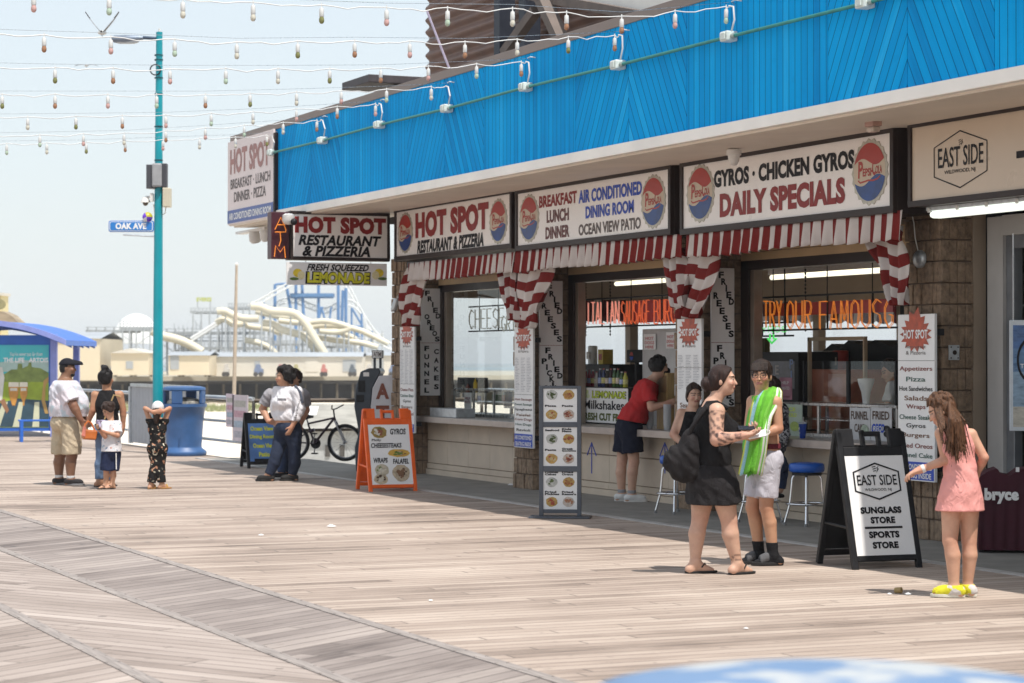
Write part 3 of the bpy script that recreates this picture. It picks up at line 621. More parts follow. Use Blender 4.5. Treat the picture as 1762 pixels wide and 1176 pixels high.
def cloth(rows, uvs, name, mat, root, t=.004):
    b = MB(); b.grid(rows); me_o = b.build(name, mat, root, smooth=True); me = me_o.data
    flat = [u for r_ in uvs for u in r_]; pos = [Vector(p) - Vector(root.location) for r_ in rows for p in r_]
    from mathutils.kdtree import KDTree
    kd = KDTree(len(pos)); [kd.insert(p, i) for i, p in enumerate(pos)]; kd.balance()
    ul = me.uv_layers.new(name='cloth'); idx = [kd.find(v.co)[1] for v in me.vertices]
    for lo in me.loops: ul.data[lo.index].uv = flat[idx[lo.vertex_index]]
    so_ = me_o.modifiers.new('thick', 'SOLIDIFY'); so_.thickness = t
    return me_o
def valance(label, px0, px1, drapes, seed):
    rnd = random.Random(seed)
    xa, xb = onY(px0, 450, -.5).x, onY(px1, 420, -.5).x; n = int((xb - xa) / .0268)
    r = thing('striped_awning', label, 'awning', ((xa + xb) / 2, -.4, 3.0), 'striped awnings over the counter windows')
    rows, uv = [], []
    for j in range(7):
        t = j / 6; row, ur = [], []
        for i in range(n + 1):
            u = (xb - xa) * i / n; x = xa + u
            sc = abs(math.sin(math.pi * u / .215)) ** .6 * .022 * (t > .95)
            y = -.47 - .02 * t + (.012 + .022 * t) * math.sin(u * 2 * math.pi / .215 + 1.2 * math.sin(u * 1.7 + seed)) + .012 * math.sin(u * 5 + seed)
            row.append(Vector((x, y, 3.05 - .25 * t - sc + .012 * math.sin(u * 2.2 + seed) * t))); ur.append((u, t))
        rows.append(row); uv.append(ur)
    cloth(rows, uv, 'valance', m_strv, r)
    for pts, yy in drapes:                                       # pts: (y, left, right) in the photo, top to bottom
        rows, uv = [], []; N = 28; nv = 26; L = 0
        for j in range(nv + 1):
            t = j / nv * (len(pts) - 1); k = min(int(t), len(pts) - 2); q = t - k
            py = pts[k][0] * (1 - q) + pts[k + 1][0] * q; pl = pts[k][1] * (1 - q) + pts[k + 1][1] * q; pr = pts[k][2] * (1 - q) + pts[k + 1][2] * q
            A, B_ = onY(pl, py, yy), onY(pr, py, yy); w = B_.x - A.x; row, ur = [], []
            tilt = pts[k][3] * (1 - q) + pts[k + 1][3] * q
            for i in range(N + 1):
                u = i / N; fold = .05 * math.sin(u * 3.2 * 2 * math.pi + 2 * t + seed) * (1 - .35 * abs(q - .5)) + .015 * math.sin(u * 17 + t * 3)
                row.append(Vector((A.x + w * u, yy + fold, A.z + tilt * (u - .5)))); ur.append((u * .6, A.z + .05 * math.sin(u * 7 + seed)))
            rows.append(row); uv.append(ur)
        cloth(rows, uv, 'drape', m_strh, r)
    return r
valance('red and white striped awning with a drape over the far counter window', 697, 882, [([(462, 697, 742, 0), (490, 692, 735, .02), (530, 692, 726, .03), (562, 692, 716, 0)], -.36), ([(452, 852, 884, .1), (480, 862, 890, .06), (520, 872, 892, .02), (552, 876, 892, 0)], -.36)], 1)
valance('red and white striped awning with drapes over the middle counter window', 887, 1166, [([(450, 884, 952, .1), (480, 886, 948, .05), (520, 887, 936, .02), (545, 890, 925, 0), (566, 890, 918, 0)], -.34), ([(420, 1138, 1172, -.1), (455, 1140, 1178, -.05), (500, 1150, 1182, 0), (530, 1158, 1180, 0)], -.36)], 5)
valance('red and white striped awning with drapes over the nearest counter window', 1176, 1552, [([(420, 1160, 1250, .15), (450, 1166, 1240, .1), (490, 1166, 1228, .05), (525, 1168, 1214, .02), (549, 1168, 1206, 0)], -.30), ([(388, 1478, 1556, -.1), (420, 1492, 1558, -.1), (460, 1510, 1560, -.05), (495, 1524, 1561, 0), (526, 1538, 1562, 0)], -.30)], 9)
# ================================================================ SMALL FIXTURES ON THE BUILDING
m_fix = nmat('fixture_white', (.68, .66, .63), .4, var=.06, scale=8)
m_chrome = nmat('chrome', (.72, .72, .74), .12, 1.0, var=.0)
m_galv = nmat('galvanised', (.56, .59, .61), .42, .6, var=.18, scale=14)
def dome_cam(label, top, r, lens=None):
    t = thing('security_camera', label, 'security camera', top)
    b = MB(); b.lathe(top, [(r * .95, .0), (r, -.01), (r, -.05), (r * .82, -.06), (.0, -.06)], 20); b.build('housing', m_fix, t, smooth=True)
    b = MB(); b.lathe(Vector(top) + Vector((0, 0, -.06)), [(r * .80, 0), (r * .72, -.05), (r * .45, -.09), (.0, -.10)], 20); b.build('dome', lens or m_fix, t, smooth=True)
p = onY(1263, 243, -.95); p.z = 3.775; dome_cam('white cone shaped security camera under the eave above the GYROS sign', p, .075)
t = thing('warning_light', 'square beige strobe light under the eave near the corner of the GYROS sign', 'strobe light', onY(1503, 208, -.75))
q = onY(1503, 208, -1.1); q.z = 3.79
b = MB(); b.box((q.x - .07, q.y - .05, q.z - .05), (q.x + .07, q.y + .05, q.z)); b.build('base', nmat('strobe_rose', (.40, .24, .2), .5), t, bevel=.01)
b = MB(); b.box((q.x - .06, q.y - .04, q.z - .10), (q.x + .06, q.y + .04, q.z - .05)); b.build('lens', nmat('strobe_lens', (.5, .42, .36), .25), t, bevel=.015)
# twin flood lights and camera at the far corner
FL = onY(440, 388, -1.2)
t = thing('flood_light', 'twin white flood lights under the far corner of the eave', 'flood light', (FL.x, FL.y, 3.74))
for px in (436, 455):
    c = onY(px, 386, -1.35); b = MB(); b.lathe((c.x, c.y, 3.73), [(.06, 0), (.09, -.06), (.10, -.16), (.075, -.2), (.07, -.17), (.0, -.15)], 16, axis=(.25, -.3, 1)); b.build('lamp_head', m_fix, t, smooth=True)
b = MB(); c0, c1 = onY(412, 384, -1.35), onY(462, 384, -1.35); b.box((c0.x, -1.42, 3.70), (c1.x, -1.28, 3.74)); b.build('mounting_bar', m_fix, t)
c = onX(497, 375, HX + .10)
t = thing('security_camera', 'white bullet camera with black eye over the hanging sign', 'security camera', c)
b = MB(); b.lathe(c + Vector((-.02, 0, .06)), [(.05, 0), (.085, -.02), (.09, -.10), (.06, -.15), (0, -.16)], 16); b.build('housing', m_fix, t, smooth=True)
b = MB(); b.ball(c + Vector((.07, .05, -.06)), .05, 12); b.build('lens', m_blk, t, smooth=True)
# lamp on the far pillar, bell on the near pillar, plate
c = onY(686, 517, -.12)
t = thing('wall_spotlight', 'small grey spotlight on a bent arm at the left of the far pillar', 'spotlight', c)
b = MB(); b.lathe(onY(683, 514, -.2), [(.0, .0), (.045, .005), (.045, .17), (.035, .19), (0, .19)], 12, axis=(-.1, -.25, -.9)); b.build('lamp_head', m_galv, t, smooth=True)
b = MB(); b.tube([onY(684, 512, -.2), onY(687, 508, -.12), onY(694, 506, .0)], .016, 8); b.build('bracket', m_galv, t, smooth=True)
c = onX(1581, 446, -17.9); c = onY(1581, 446, -.03)
t = thing('alarm_bell', 'round grey alarm bell with a thin wire on the nearest pillar', 'bell', c)
b = MB(); b.lathe(c + Vector((0, .03, 0)), [(.085, 0), (.085, .03), (.07, .05), (.03, .065), (0, .066)], 20, axis=(0, -1, 0)); b.build('gong', m_galv, t, smooth=True)
b = MB(); b.tube([onY(1568, 362, -.03), onY(1573, 385, -.02), onY(1575, 410, -.025), onY(1580, 432, -.03)], .006, 5); b.build('wire', m_white, t, smooth=True)
c = onX(1641, 607, -17.88)
t = thing('outlet_plate', 'grey metal outlet plate on the side of the nearest pillar', 'outlet', c)
b = MB(); b.box((-17.89, c.y - .055, c.z - .07), (-17.865, c.y + .055, c.z + .07)); b.build('plate', m_galv, t, bevel=.004)
b = MB(); b.lathe((-17.866, c.y, c.z), [(.022, 0), (.022, .006), (0, .007)], 12, axis=(1, 0, 0)); b.build('socket', m_dark, t)
for dy in (-.038, .038):
    for dz in (-.05, .05): b = MB(); b.lathe((-17.866, c.y + dy, c.z + dz), [(.008, 0), (.006, .004), (0, .005)], 8, axis=(1, 0, 0)); b.build('screw', m_dark, t)
# strip light over the shop door
c0, c1 = onY(1606, 371, -.28), onY(1900, 352, -.28)
t = thing('strip_light', 'long lit fluorescent strip light under the EAST SIDE sign', 'lamp', (c0.x, -.28, c0.z))
xe = c0.x + 2.5
b = MB(); b.box((c0.x, -.36, c0.z + .035), (xe, -.20, c0.z + .075)); b.build('housing', m_galv, t, bevel=.008)
b = MB(); b.box((c0.x + .03, -.35, c0.z - .03), (xe - .03, -.21, c0.z + .035)); b.build('diffuser', nmat('lamp_diffuser', (.80, .84, .76), .4, var=0, emit=.5), t, bevel=.03)
for i in range(6):
    b = MB(); x = c0.x + .05 + i * .44; b.box((x, -.375, c0.z + .02), (x + .03, -.36, c0.z + .06)); b.build('clip', m_fix, t)
for x in (c0.x + .4, xe - .4): b = MB(); b.box((x, -.30, c0.z + .075), (x + .03, -.27, 3.07)); b.build('hanger', m_dark, t)
# ================================================================ INSIDE, SEEN THROUGH THE WINDOWS
for (pl, pr, py, Y, lab) in ((838, 870, 501, 2.2, 'short lit tube lamp behind the far counter window'), (1060, 1160, 489, 2.6, 'lit tube lamp on the ceiling behind the middle counter window'), (1328, 1530, 478, 1.5, 'long lit tube lamp behind the nearest counter window')):
    A, B_ = onY(pl, py, Y), onY(pr, py, Y); t = thing('tube_lamp', lab, 'lamp', (A.x, Y, A.z))
    b = MB(); b.box((A.x, Y - .05, A.z + .03), (B_.x, Y + .05, A.z + .09)); b.build('housing', m_fix, t)
    b = MB(); b.tube([(A.x, Y, A.z), (B_.x, Y, A.z)], .03, 10); b.build('tube', nmat('tube_lit', (.9, .86, .68), .4, var=0, emit=.6), t)
    b = MB()
    for x in (A.x + .1, B_.x - .1): b.cut().box((x, Y - .01, A.z + .09), (x + .02, Y + .01, 3.42))
    b.build('hanger', m_dark, t)
STROKE = {'C': [(1, .85, .5, 1, 0, .7, 0, .3, .5, 0, 1, .15)], 'H': [(0, 0, 0, 1), (1, 0, 1, 1), (0, .5, 1, .5)], 'E': [(1, 1, 0, 1, 0, 0, 1, 0), (0, .52, .8, .52)], 'S': [(1, .88, .5, 1, 0, .8, .15, .55, .85, .45, 1, .2, .5, 0, 0, .12)],
 'I': [(.5, 0, .5, 1)], 'T': [(0, 1, 1, 1), (.5, 1, .5, 0)], 'A': [(0, 0, .5, 1, 1, 0), (.2, .35, .8, .35)], 'L': [(0, 1, 0, 0, 1, 0)], 'U': [(0, 1, 0, .2, .5, 0, 1, .2, 1, 1)], 'G': [(1, .85, .5, 1, 0, .7, 0, .3, .5, 0, 1, .15, 1, .45, .6, .45)],
 'B': [(0, 0, 0, 1, .8, .95, .9, .7, .7, .52, 0, .52, .8, .5, 1, .25, .8, 0, 0, 0)], 'R': [(0, 0, 0, 1, .8, .95, 1, .75, .8, .5, 0, .48), (.4, .48, 1, 0)], 'N': [(0, 0, 0, 1, 1, 0, 1, 1)], 'Y': [(0, 1, .5, .5, 1, 1), (.5, .5, .5, 0)],
 'O': [(.5, 1, .1, .85, 0, .5, .1, .15, .5, 0, .9, .15, 1, .5, .9, .85, .5, 1)], 'F': [(1, 1, 0, 1, 0, 0), (0, .52, .8, .52)], 'M': [(0, 0, .1, 1, .5, .3, .9, 1, 1, 0)]}
def strokes(b, word, fr, x0, y0, w, h, r=.0047):
    n = len(word); cw = w / n
    for i, ch in enumerate(word):
        for s in STROKE[ch]:
            for d in ((0, .024) if h > .2 else (0,)):                # doubled tube
                q = [fr(x0 + (i + .1 + .72 * s[k]) * cw + d, y0 + h * s[k + 1] - d * .3, .0) for k in range(0, len(s), 2)]
                b.tube(q, r, 6)
def neon(label, words, Y, mat, back=None, chain=True):
    """letters bent from tube on a rail, hung by chains; words: (text, left, right, top, bottom) in photo pixels"""
    P0 = onY(words[0][1], words[0][4], Y); P1 = onY(words[-1][2], words[-1][3], Y)
    t = thing('neon_sign', label, 'neon sign', ((P0.x + P1.x) / 2, Y, P0.z))
    fr = frontal((0, Y, 0))
    for w in words:
        A, B_ = onY(w[1], w[4], Y), onY(w[2], w[3], Y)
        b = MB(); strokes(b, w[0], fr, A.x, A.z, B_.x - A.x, B_.z - A.z); b.build('neon_tube', w[5] if len(w) > 5 else mat, t, smooth=True)
    b = MB(); z = max(onY(w[2], w[3], Y).z for w in words) + .03
    b.box((P0.x - .05, Y + .02, z), (P1.x + .05, Y + .05, z + .02)); b.cut(); b.box((P0.x - .05, Y + .02, P0.z - .05), (P1.x + .05, Y + .05, P0.z - .03)); b.build('rail', m_blk, t)
    b = MB(); n = 3
    for k in range(n):
        x = P0.x + (P1.x - P0.x) * (k + .5) / n; b.cut().box((x, Y + .02, P0.z - .03), (x + .018, Y + .035, z)); 
        b.cut().tube([(x, Y + .03, z + .02), (x, Y + .03, 3.42)], .006, 4)
    b.build('hanger', m_blk, t)
    if back:
        A = onY(back[0], back[3], Y + .07); B_ = onY(back[1], back[2], Y + .07); b = MB(); b.box((A.x, Y + .06, A.z), (B_.x, Y + .08, B_.z)); b.build('back_panel', nmat('neon_red_back', (.28, .03, .04), .35, var=.1), t)
neon('unlit white neon letters CHEESE hanging inside the far counter window', [('CHEESE', 806, 868, 530, 566), ('GRILL', 862, 905, 542, 570)], .85, m_neonw)
neon('orange neon ITALIAN SAUSAGE BURGERS hanging inside the middle counter window', [('ITALIAN', 1008, 1066, 518, 558, m_neonr), ('SAUSAGE', 1068, 1118, 516, 558), ('BURG', 1124, 1163, 514, 557)], .85, m_neon, (1090, 1165, 514, 556))
neon('orange neon TRY OUR FAMOUS G hanging inside the nearest counter window', [('TRY', 1312, 1346, 517, 563), ('OUR', 1352, 1398, 516, 566), ('FAMOUS', 1408, 1518, 514, 566), ('G', 1520, 1538, 514, 564)], .85, m_neon2, (1314, 1538, 514, 545))
gn_ = neon('small green neon GYROS with a down arrow below the orange neon', [('GYROS', 1298, 1356, 561, 573)], .95, m_neong)
b = MB(); b.tube([onY(p, q, .95) for p, q in [(1325, 575), (1325, 583), (1321, 583), (1328, 591), (1336, 583), (1331, 583), (1331, 575)]], .012, 6)
o = b.build('neon_tube', m_neong, [x for x in bpy.data.objects if x.get('label', '').startswith('small green neon')][0], smooth=True)
m_black_eq = nmat('equipment_black', (.02, .02, .022), .45, var=.2)
m_paper = nmat('paper_white', (.74, .73, .71), .6, var=.04)
def box_thing(name, label, cat, a, b_, mat, part='cabinet', bevel=.01, group=None):
    t = thing(name, label, cat, ((a[0] + b_[0]) / 2, (a[1] + b_[1]) / 2, min(a[2], b_[2])), group)
    m = MB(); m.box(a, b_); m.build(part, mat, t, bevel=bevel); return t
def YB(pl, pr, pt, pb, Y):                                          # a rectangle of the photo at depth Y
    A, B_ = onY(pl, (pt + pb) / 2, Y), onY(pr, (pt + pb) / 2, Y); return A.x, B_.x, onY((pl + pr) / 2, pb, Y).z, onY((pl + pr) / 2, pt, Y).z
# far window: condiments, display case
x0, x1, z0, z1 = YB(780, 885, 672, 716, .72)
def case(label, x0, x1, Y0, Y1, zt, panes=2, group='glass display cases on the counter'):
    t = thing('display_case', label, 'display case', ((x0 + x1) / 2, (Y0 + Y1) / 2, .862), group)
    f = MB(); f.box((x0, Y0, .862), (x1, Y1, .90)); f.box((x0, Y0, zt - .03), (x1, Y1, zt))
    for k in range(panes + 1):
        x = x0 + (x1 - x0) * k / panes; f.box((x - .018, Y0, .90), (x + .018, Y0 + .03, zt - .03))
    f.box((x0, Y1 - .03, .9), (x0 + .03, Y1, zt - .03)); f.box((x1 - .03, Y1 - .03, .9), (x1, Y1, zt - .03)); f.build('frame', m_steel, t, bevel=.004)
    for k in range(panes):
        a, c = x0 + (x1 - x0) * k / panes + .018, x0 + (x1 - x0) * (k + 1) / panes - .018; g = MB(); g.quad((a, Y0 + .012, .9), (c, Y0 + .012, .9), (c, Y0 + .012, zt - .03), (a, Y0 + .012, zt - .03)); g.build('glass_pane', m_glass, t)
    s = MB(); s.box((x0 + .03, Y0 + .06, .86 + (zt - .86) * .5), (x1 - .03, Y1 - .02, .86 + (zt - .86) * .5 + .012)); s.build('shelf', m_steel, t)
    return t
case('low glass display case inside the far counter window', x0, x1, .72, 1.25, z1 + .02, 3)
c = onY(818, 676, .8)
for (px, h, col, lab) in ((818, .21, (.75, .50, .02), 'yellow mustard bottle standing inside the far counter window'), (805, .13, (.30, .06, .03), 'small red sauce bottle beside the yellow mustard bottle'), (797, .11, (.55, .5, .42), 'small pale shaker left of the red sauce bottle')):
    q = onY(px, 690, .85); zt = onY(812, 676, .85).z
    t = thing('sauce_bottle', lab, 'bottle', (q.x, .85, zt), 'condiments in the far window')
    b = MB(); b.lathe((q.x, .85, zt), [(.03, 0), (.032, .01), (.032, h * .65), (.024, h * .75), (0.018, h * .78)], 12); b.build('body', nmat('bottle_%s' % px, col, .35, var=.1), t, smooth=True)
    b = MB(); b.lathe((q.x, .85, zt), [(.02, h * .78), (.016, h * .85), (.006, h), (0, h)], 10); b.build('cap', nmat('cap_%s' % px, tuple(k * .9 for k in col), .4), t, smooth=True)
x0, x1, z0, z1 = YB(790, 824, 650, 676, .95)
box_thing('condiment_rack', 'dark condiment rack behind the mustard bottle', 'rack', (x0, .92, z0), (x1, 1.1, z1), m_black_eq)
def notice(name, label, pl, pr, pt, pb, Y, ink, lines, cat='notice', paper=None, hfrac=.16):
    x0, x1, z0, z1 = YB(pl, pr, pt, pb, Y); t = thing(name, label, cat, ((x0 + x1) / 2, Y, z0)); b = MB(); b.box((x0, Y, z0), (x1, Y + .008, z1)); b.build('sheet', paper or m_paper, t)
    fr = frontal((x0, Y, z0)); w, h = x1 - x0, z1 - z0
    for s, cy, ww, hh, mt in lines:
        b = MB(); text(b, s, fr, w * (1 - ww) / 2, h * cy, w * ww, h * hh, .02); b.build('lettering', mt or ink, t)
    return t, fr, w, h
m_maroon = nmat('ink_maroon', (.22, .04, .07), .5, var=0)
notice('paper_notice', 'small white paper notice in the far counter window', 799, 811, 676, 706, .70, m_maroon, [('HELP', .6, .7, .14, None), ('WANTED', .4, .8, .14, None)])
box_thing('steel_tray', 'stainless tray standing on the far counter at the left', 'tray', (onY(745, 700, .2).x, .15, .862), (onY(790, 700, .2).x, .45, .99), m_galv)
# middle window: bottles, banner, screens
x0, x1, z0, z1 = YB(1000, 1078, 668, 728, .70)
t, fr, w, h = notice('drink_banner', 'white banner reading LEMONADE and Milkshakes under the row of bottles', 1000, 1080, 668, 728, .66, m_black, [('Milkshakes', .38, .86, .26, None)], 'banner')
b = MB(); text(b, 'LEMONADE', fr, w * .24, h * .70, w * .74, h * .22, .06, .1); b.build('lettering', m_black, t)
b = MB(); text(b, 'LEMONADE', fr, w * .25, h * .71, w * .72, h * .20, .03, .1, .008); b.build('lettering', nmat('letter_lime', (.50, .60, .05), .5, var=0), t)
b = MB(); text(b, 'ICE', fr, w * .05, h * .83, w * .12, h * .09, .02); text(b, 'COLD', fr, w * .04, h * .71, w * .15, h * .09, .02); b.build('lettering', nmat('letter_lime', (.5, .6, .05), .5), t)
b = MB(); text(b, 'FRESH CUT FRIES', fr, w * .02, h * .06, w * .96, h * .22, .05); b.build('lettering', nmat('letter_olive', (.10, .12, .03), .5), t)
zb_ = onY(1035, 666, .85).z
for i in range(12):
    px = 1008 + i * 6.2; x = onY(px, 650, .85).x; col = [(.25, .02, .04), (.3, .03, .05), (.22, .02, .03), (.5, .45, .4), (.02, .03, .1), (.03, .04, .12), (.04, .03, .02), (.05, .02, .02), (.04, .10, .02), (.03, .08, .02), (.05, .1, .02), (.45, .42, .05)][i]
    h = [.22, .22, .22, .2, .24, .24, .23, .24, .24, .24, .2, .2][i]
    t = thing('drink_bottle', '%s drink bottle, %s in the row above the lemonade banner' % (['dark red', 'dark red', 'dark red', 'pale', 'navy', 'navy', 'brown', 'brown', 'dark green', 'dark green', 'dark green', 'yellow'][i], ['first', 'second', 'third', 'fourth', 'fifth', 'sixth', 'seventh', 'eighth', 'ninth', 'tenth', 'eleventh', 'last'][i]), 'bottle', (x, .85, zb_), 'drink bottles in a row')
    b = MB(); b.lathe((x, .85, zb_), [(.03, 0), (.033, .01), (.033, h * .6), (.014, h * .85), (.014, h * .92)], 12); b.build('body', nmat('drink_%d' % i, col, .15, var=.1), t, smooth=True)
    b = MB(); b.lathe((x, .85, zb_), [(.0335, h * .2), (.0335, h * .5)], 12); b.build('paper_label', nmat('drink_label_%d' % (i % 3), [(.6, .5, .4), (.35, .4, .6), (.6, .55, .2)][i % 3], .5, var=.4, scale=40), t, smooth=True)
    b = MB(); b.lathe((x, .85, zb_), [(.016, h * .92), (.016, h), (0, h)], 10); b.build('cap', nmat('drink_cap_%d' % (i % 2), [(.5, .5, .5), (.3, .05, .04)][i % 2], .4), t, smooth=True)
x0, x1, z0, z1 = YB(985, 1082, 660, 730, .80); box_thing('drink_cooler', 'dark low cooler carrying the row of bottles', 'cooler', (x0, .69, .862), (x1, 1.3, zb_ - .002), m_black_eq)
x0, x1, z0, z1 = YB(985, 1060, 627, 662, 1.6); box_thing('warming_oven', 'black warming oven behind the row of bottles', 'oven', (x0, 1.5, .9), (x1, 2.1, z1), m_black_eq)
x0, x1, z0, z1 = YB(1078, 1108, 602, 624, 1.2)
t = box_thing('order_screen', 'small black screen with a round blue and red mark behind the red shirt man', 'screen', (x0, 1.2, z0), (x1, 1.24, z1), m_black_eq, 'casing')
fr = frontal((x0, 1.2, z0)); w, h = x1 - x0, z1 - z0
for a0, a1, mt in ((.1, 3.0, m_capred), (3.3, 6.1, m_blue)):
    b = MB(); b.sheet(ell(w * .3, h * .5, h * .32, h * .32, 12, a0, a1), .004, fr); b.build('screen_mark', mt, t)
b = MB(); b.box((x0 + w * .4, 1.22, .9), (x0 + w * .5, 1.26, z0)); b.build('stand', m_black_eq, t)
x0, x1, z0, z1 = YB(1105, 1168, 566, 735, 1.05)
t = box_thing('drinks_fridge', 'tall white drinks fridge with posters behind the red shirt man', 'fridge', (x0, 1.05, .0), (x1 + .5, 1.7, z1), nmat('fridge_white', (.48, .47, .46), .4, var=.08), 'cabinet')
for (pl, pr, pt, pb, lab) in ((1108, 1128, 575, 602, 'pink paper poster at left on the white fridge'), (1146, 1162, 572, 600, 'pink paper poster at right on the white fridge')):
    notice('poster', lab, pl, pr, pt, pb, 1.03, nmat('ink_rose', (.6, .2, .2), .5), [('HOT', .62, .7, .2, None), ('DOGS', .34, .8, .2, None), ('HERE', .08, .7, .18, None)], 'poster')
b = MB(); x0, x1, z0, z1 = YB(1140, 1158, 642, 690, .5); t = thing('napkin_box', 'tall wooden napkin box on the counter before the red shirt man', 'napkin box', ((x0 + x1) / 2, .5, z0))
b.box((x0, .42, .862), (x1, .52, z1)); b.build('box', nmat('oak_box', (.42, .28, .12), .6, var=.2, stretch=(8, 8, 1)), t, bevel=.004)
b = MB(); b.box((x0 + .012, .412, z0 + .1), (x1 - .012, .42, z1 - .03)); b.build('front_panel', nmat('oak_dark', (.22, .13, .06), .6), t)
for (px, lab) in ((1118, 'clear plastic cup tower left of the napkin box'), (1148, 'clear plastic cup tower right, beside the seated woman')):
    q = onY(px, 720, .3); t = thing('plastic_cups', lab, 'cups', (q.x, .3, .862), 'stacks of plastic cups on the counter'); b = MB(); b.lathe((q.x, .3, .862), [(.035, 0), (.045, .06), (.047, .16), (.047, .3), (.044, .3)], 14); b.build('cup_stack', nmat('cup_clear', (.5, .52, .55), .2, var=.1, alpha=.6), t, smooth=True)
# nearest window: display counters, posters, cup, oven, fridge
xa, xb = onY(1345, 740, .62).x, onY(1542, 740, .62).x
zt = onY(1440, 695, .62).z
t = case('long glass display case with posters inside the nearest counter window', xa, xb, .62, 1.2, zt, 3)
cs = t
def poster_sheet(label, pl, pr, pt, pb, words, extra=None):
    t, fr, w, h = notice('poster', label, pl, pr, pt, pb, .605, nmat('ink_darkbrown', (.07, .035, .02), .5), words, 'poster', nmat('poster_pale', (.52, .52, .53), .5, var=.1))
    return t, fr, w, h
t, fr, w, h = poster_sheet('pale poster reading FUNNEL CAKE in the nearest counter window', 1462, 1497, 702, 762, [('FUNNEL', .66, .84, .24, None), ('CAKE', .30, .5, .24, None)])
b = MB(); b.sheet(ell(w * .76, h * .36, w * .2, h * .17, 14), .005, fr); b.build('food_print', nmat('funnel_cake_print', (.32, .38, .30), .6, var=.3, scale=40), t)
t, fr, w, h = poster_sheet('pale poster reading FRIED OREO in the nearest counter window', 1498, 1534, 702, 762, [('FRIED', .66, .8, .24, None)])
b = MB(); text(b, 'OREO', fr, w * .05, h * .28, w * .66, h * .26, .05, .2, .006); b.build('lettering', m_blue, t)
b = MB(); text(b, 'REO', fr, w * .16, h * .31, w * .42, h * .16, .0, .2, .009); b.build('lettering', m_board, t)
for k in range(2): b = MB(); b.sheet(ell(w * .80, h * (.25 + .16 * k), w * .16, h * .09, 14), .006, fr); b.build('food_print', m_blk, t)
notice('paper_notice', 'help wanted notice with a maroon block behind the towel boy', 1341, 1362, 650, 688, .9, m_paper, [('HELP', .70, .6, .14, m_paper), ('WANTED', .45, .7, .14, m_paper), ('APPLY INSIDE', .1, .8, .07, m_maroon)], paper=nmat('paper_pink', (.45, .22, .28), .6, var=.2, scale=12))
t, fr, w, h = notice('drink_poster', 'pale poster with a lemonade print behind the elbow of the towel boy', 1345, 1380, 696, 750, .605, m_black, [('ICE', .78, .4, .12, nmat('letter_lime', (.5, .6, .05), .5)), ('COLD', .6, .5, .12, nmat('letter_lime', (.5, .6, .05), .5))], 'poster', nmat('poster_green', (.36, .43, .36), .5, var=.15, scale=6))
b = MB(); b.sheet(ell(w * .65, h * .3, w * .22, h * .16, 14), .005, fr); b.build('lemon_print', nmat('lime_print', (.30, .38, .10), .5, var=.3, scale=30), t)
c = onY(1388, 752, .35); t = thing('paper_cup', 'blue paper cup with lid and straw on the counter near the black sandwich board', 'cup', (c.x, .3, .862))
c.y = .3; b = MB(); b.lathe((c.x, .3, .862), [(.028, 0), (.030, .005), (.042, .15), (.042, .152)], 16); cup = b.build('cup', nmat('cup_blue', (.01, .06, .38), .4, var=.1), t, smooth=True)
b = MB(); b.lathe((c.x, .3, .862), [(.045, .15), (.045, .162), (.036, .168), (0, .169)], 16); b.build('lid', nmat('lid_clear', (.5, .55, .6), .2), t, smooth=True)
b = MB(); b.tube([(c.x, .3, 1.0), (c.x + .012, .3, 1.085)], .004, 6); b.build('straw', m_paper, t)
fr = frontal((c.x, .262, .862 + .09)); b = MB(); b.sheet(ell(0, .012, .011, .013, 12), .004, fr); b.build('round_mark', m_board, t)
b = MB(); text(b, 'pepsi', Fr((c.x, .267, .862 + .05), (1, 0, 0), (0, 0, 1)), -.016, 0, .032, .012, .02); b.build('lettering', m_board, t)
x0, x1, z0, z1 = YB(1297, 1374, 606, 720, 1.5); t = box_thing('drinks_fridge', 'black fridge with white and blue letters behind the towel boy', 'fridge', (x0, 1.5, .0), (x1, 2.2, z1), m_black_eq)
fr = frontal((x0, 1.5, z0)); w, h = x1 - x0, z1 - z0
b = MB(); b.box((w * .15, h * .45, 0), (w * .92, h * .86, .004), fr); b.build('door_print', nmat('fridge_print', (.10, .10, .12), .3, var=.4, scale=10), t)
b = MB(); text(b, 'P', fr, w * .82, h * .75, w * .08, h * .14, .02, 0, .008); text(b, 'I', fr, w * .84, h * .6, w * .03, h * .12, .02, 0, .008); b.build('lettering', nmat('letter_pale_blue', (.25, .35, .6), .5), t)
b = MB(); text(b, 'E', fr, w * .50, h * .66, w * .08, h * .14, .02, 0, .008); b.build('lettering', nmat('letter_dusty', (.4, .36, .34), .5), t)
x0, x1, z0, z1 = YB(1392, 1460, 636, 690, 1.35); t = box_thing('pizza_oven', 'orange brown pizza oven behind the glass of the nearest window', 'oven', (x0, 1.35, .9), (x1, 1.95, z1), nmat('oven_orange', (.36, .11, .06), .4, var=.2), 'body')
b = MB(); b.box((x0 + (x1 - x0) * .52, 1.335, z0 + .05), (x1, 1.35, z1 - .05)); b.build('door_plate', nmat('oven_rose', (.5, .27, .22), .4, .3), t)
b = MB(); b.box((x0 + .05, 1.3, .9), (x0 + .08, 1.34, z1 + .35)); b.cut(); b.box((x0 + .05, 1.3, z1 + .32), (x1 + .4, 1.34, z1 + .36)); b.cut(); b.box((x1 + .37, 1.3, .9), (x1 + .4, 1.34, z1 + .32)); b.build('rack_frame', nmat('rack_beige', (.40, .30, .2), .5), t)
x0, x1, z0, z1 = YB(1375, 1548, 592, 640, 2.6); t = thing('exhaust_hood', 'black exhaust hood with a ragged top behind the nearest window', 'hood', ((x0 + x1) / 2, 2.6, z0)); b = MB()
pts = [(x0, z0 - .1), (x1 + .8, z0 - .1)] + [(x1 + .8 - (x1 + .8 - x0) * k / 16, z1 + .05 * math.sin(k * 2.1) - (.28 if k > 14 else .12 if k > 12 else 0)) for k in range(17)]
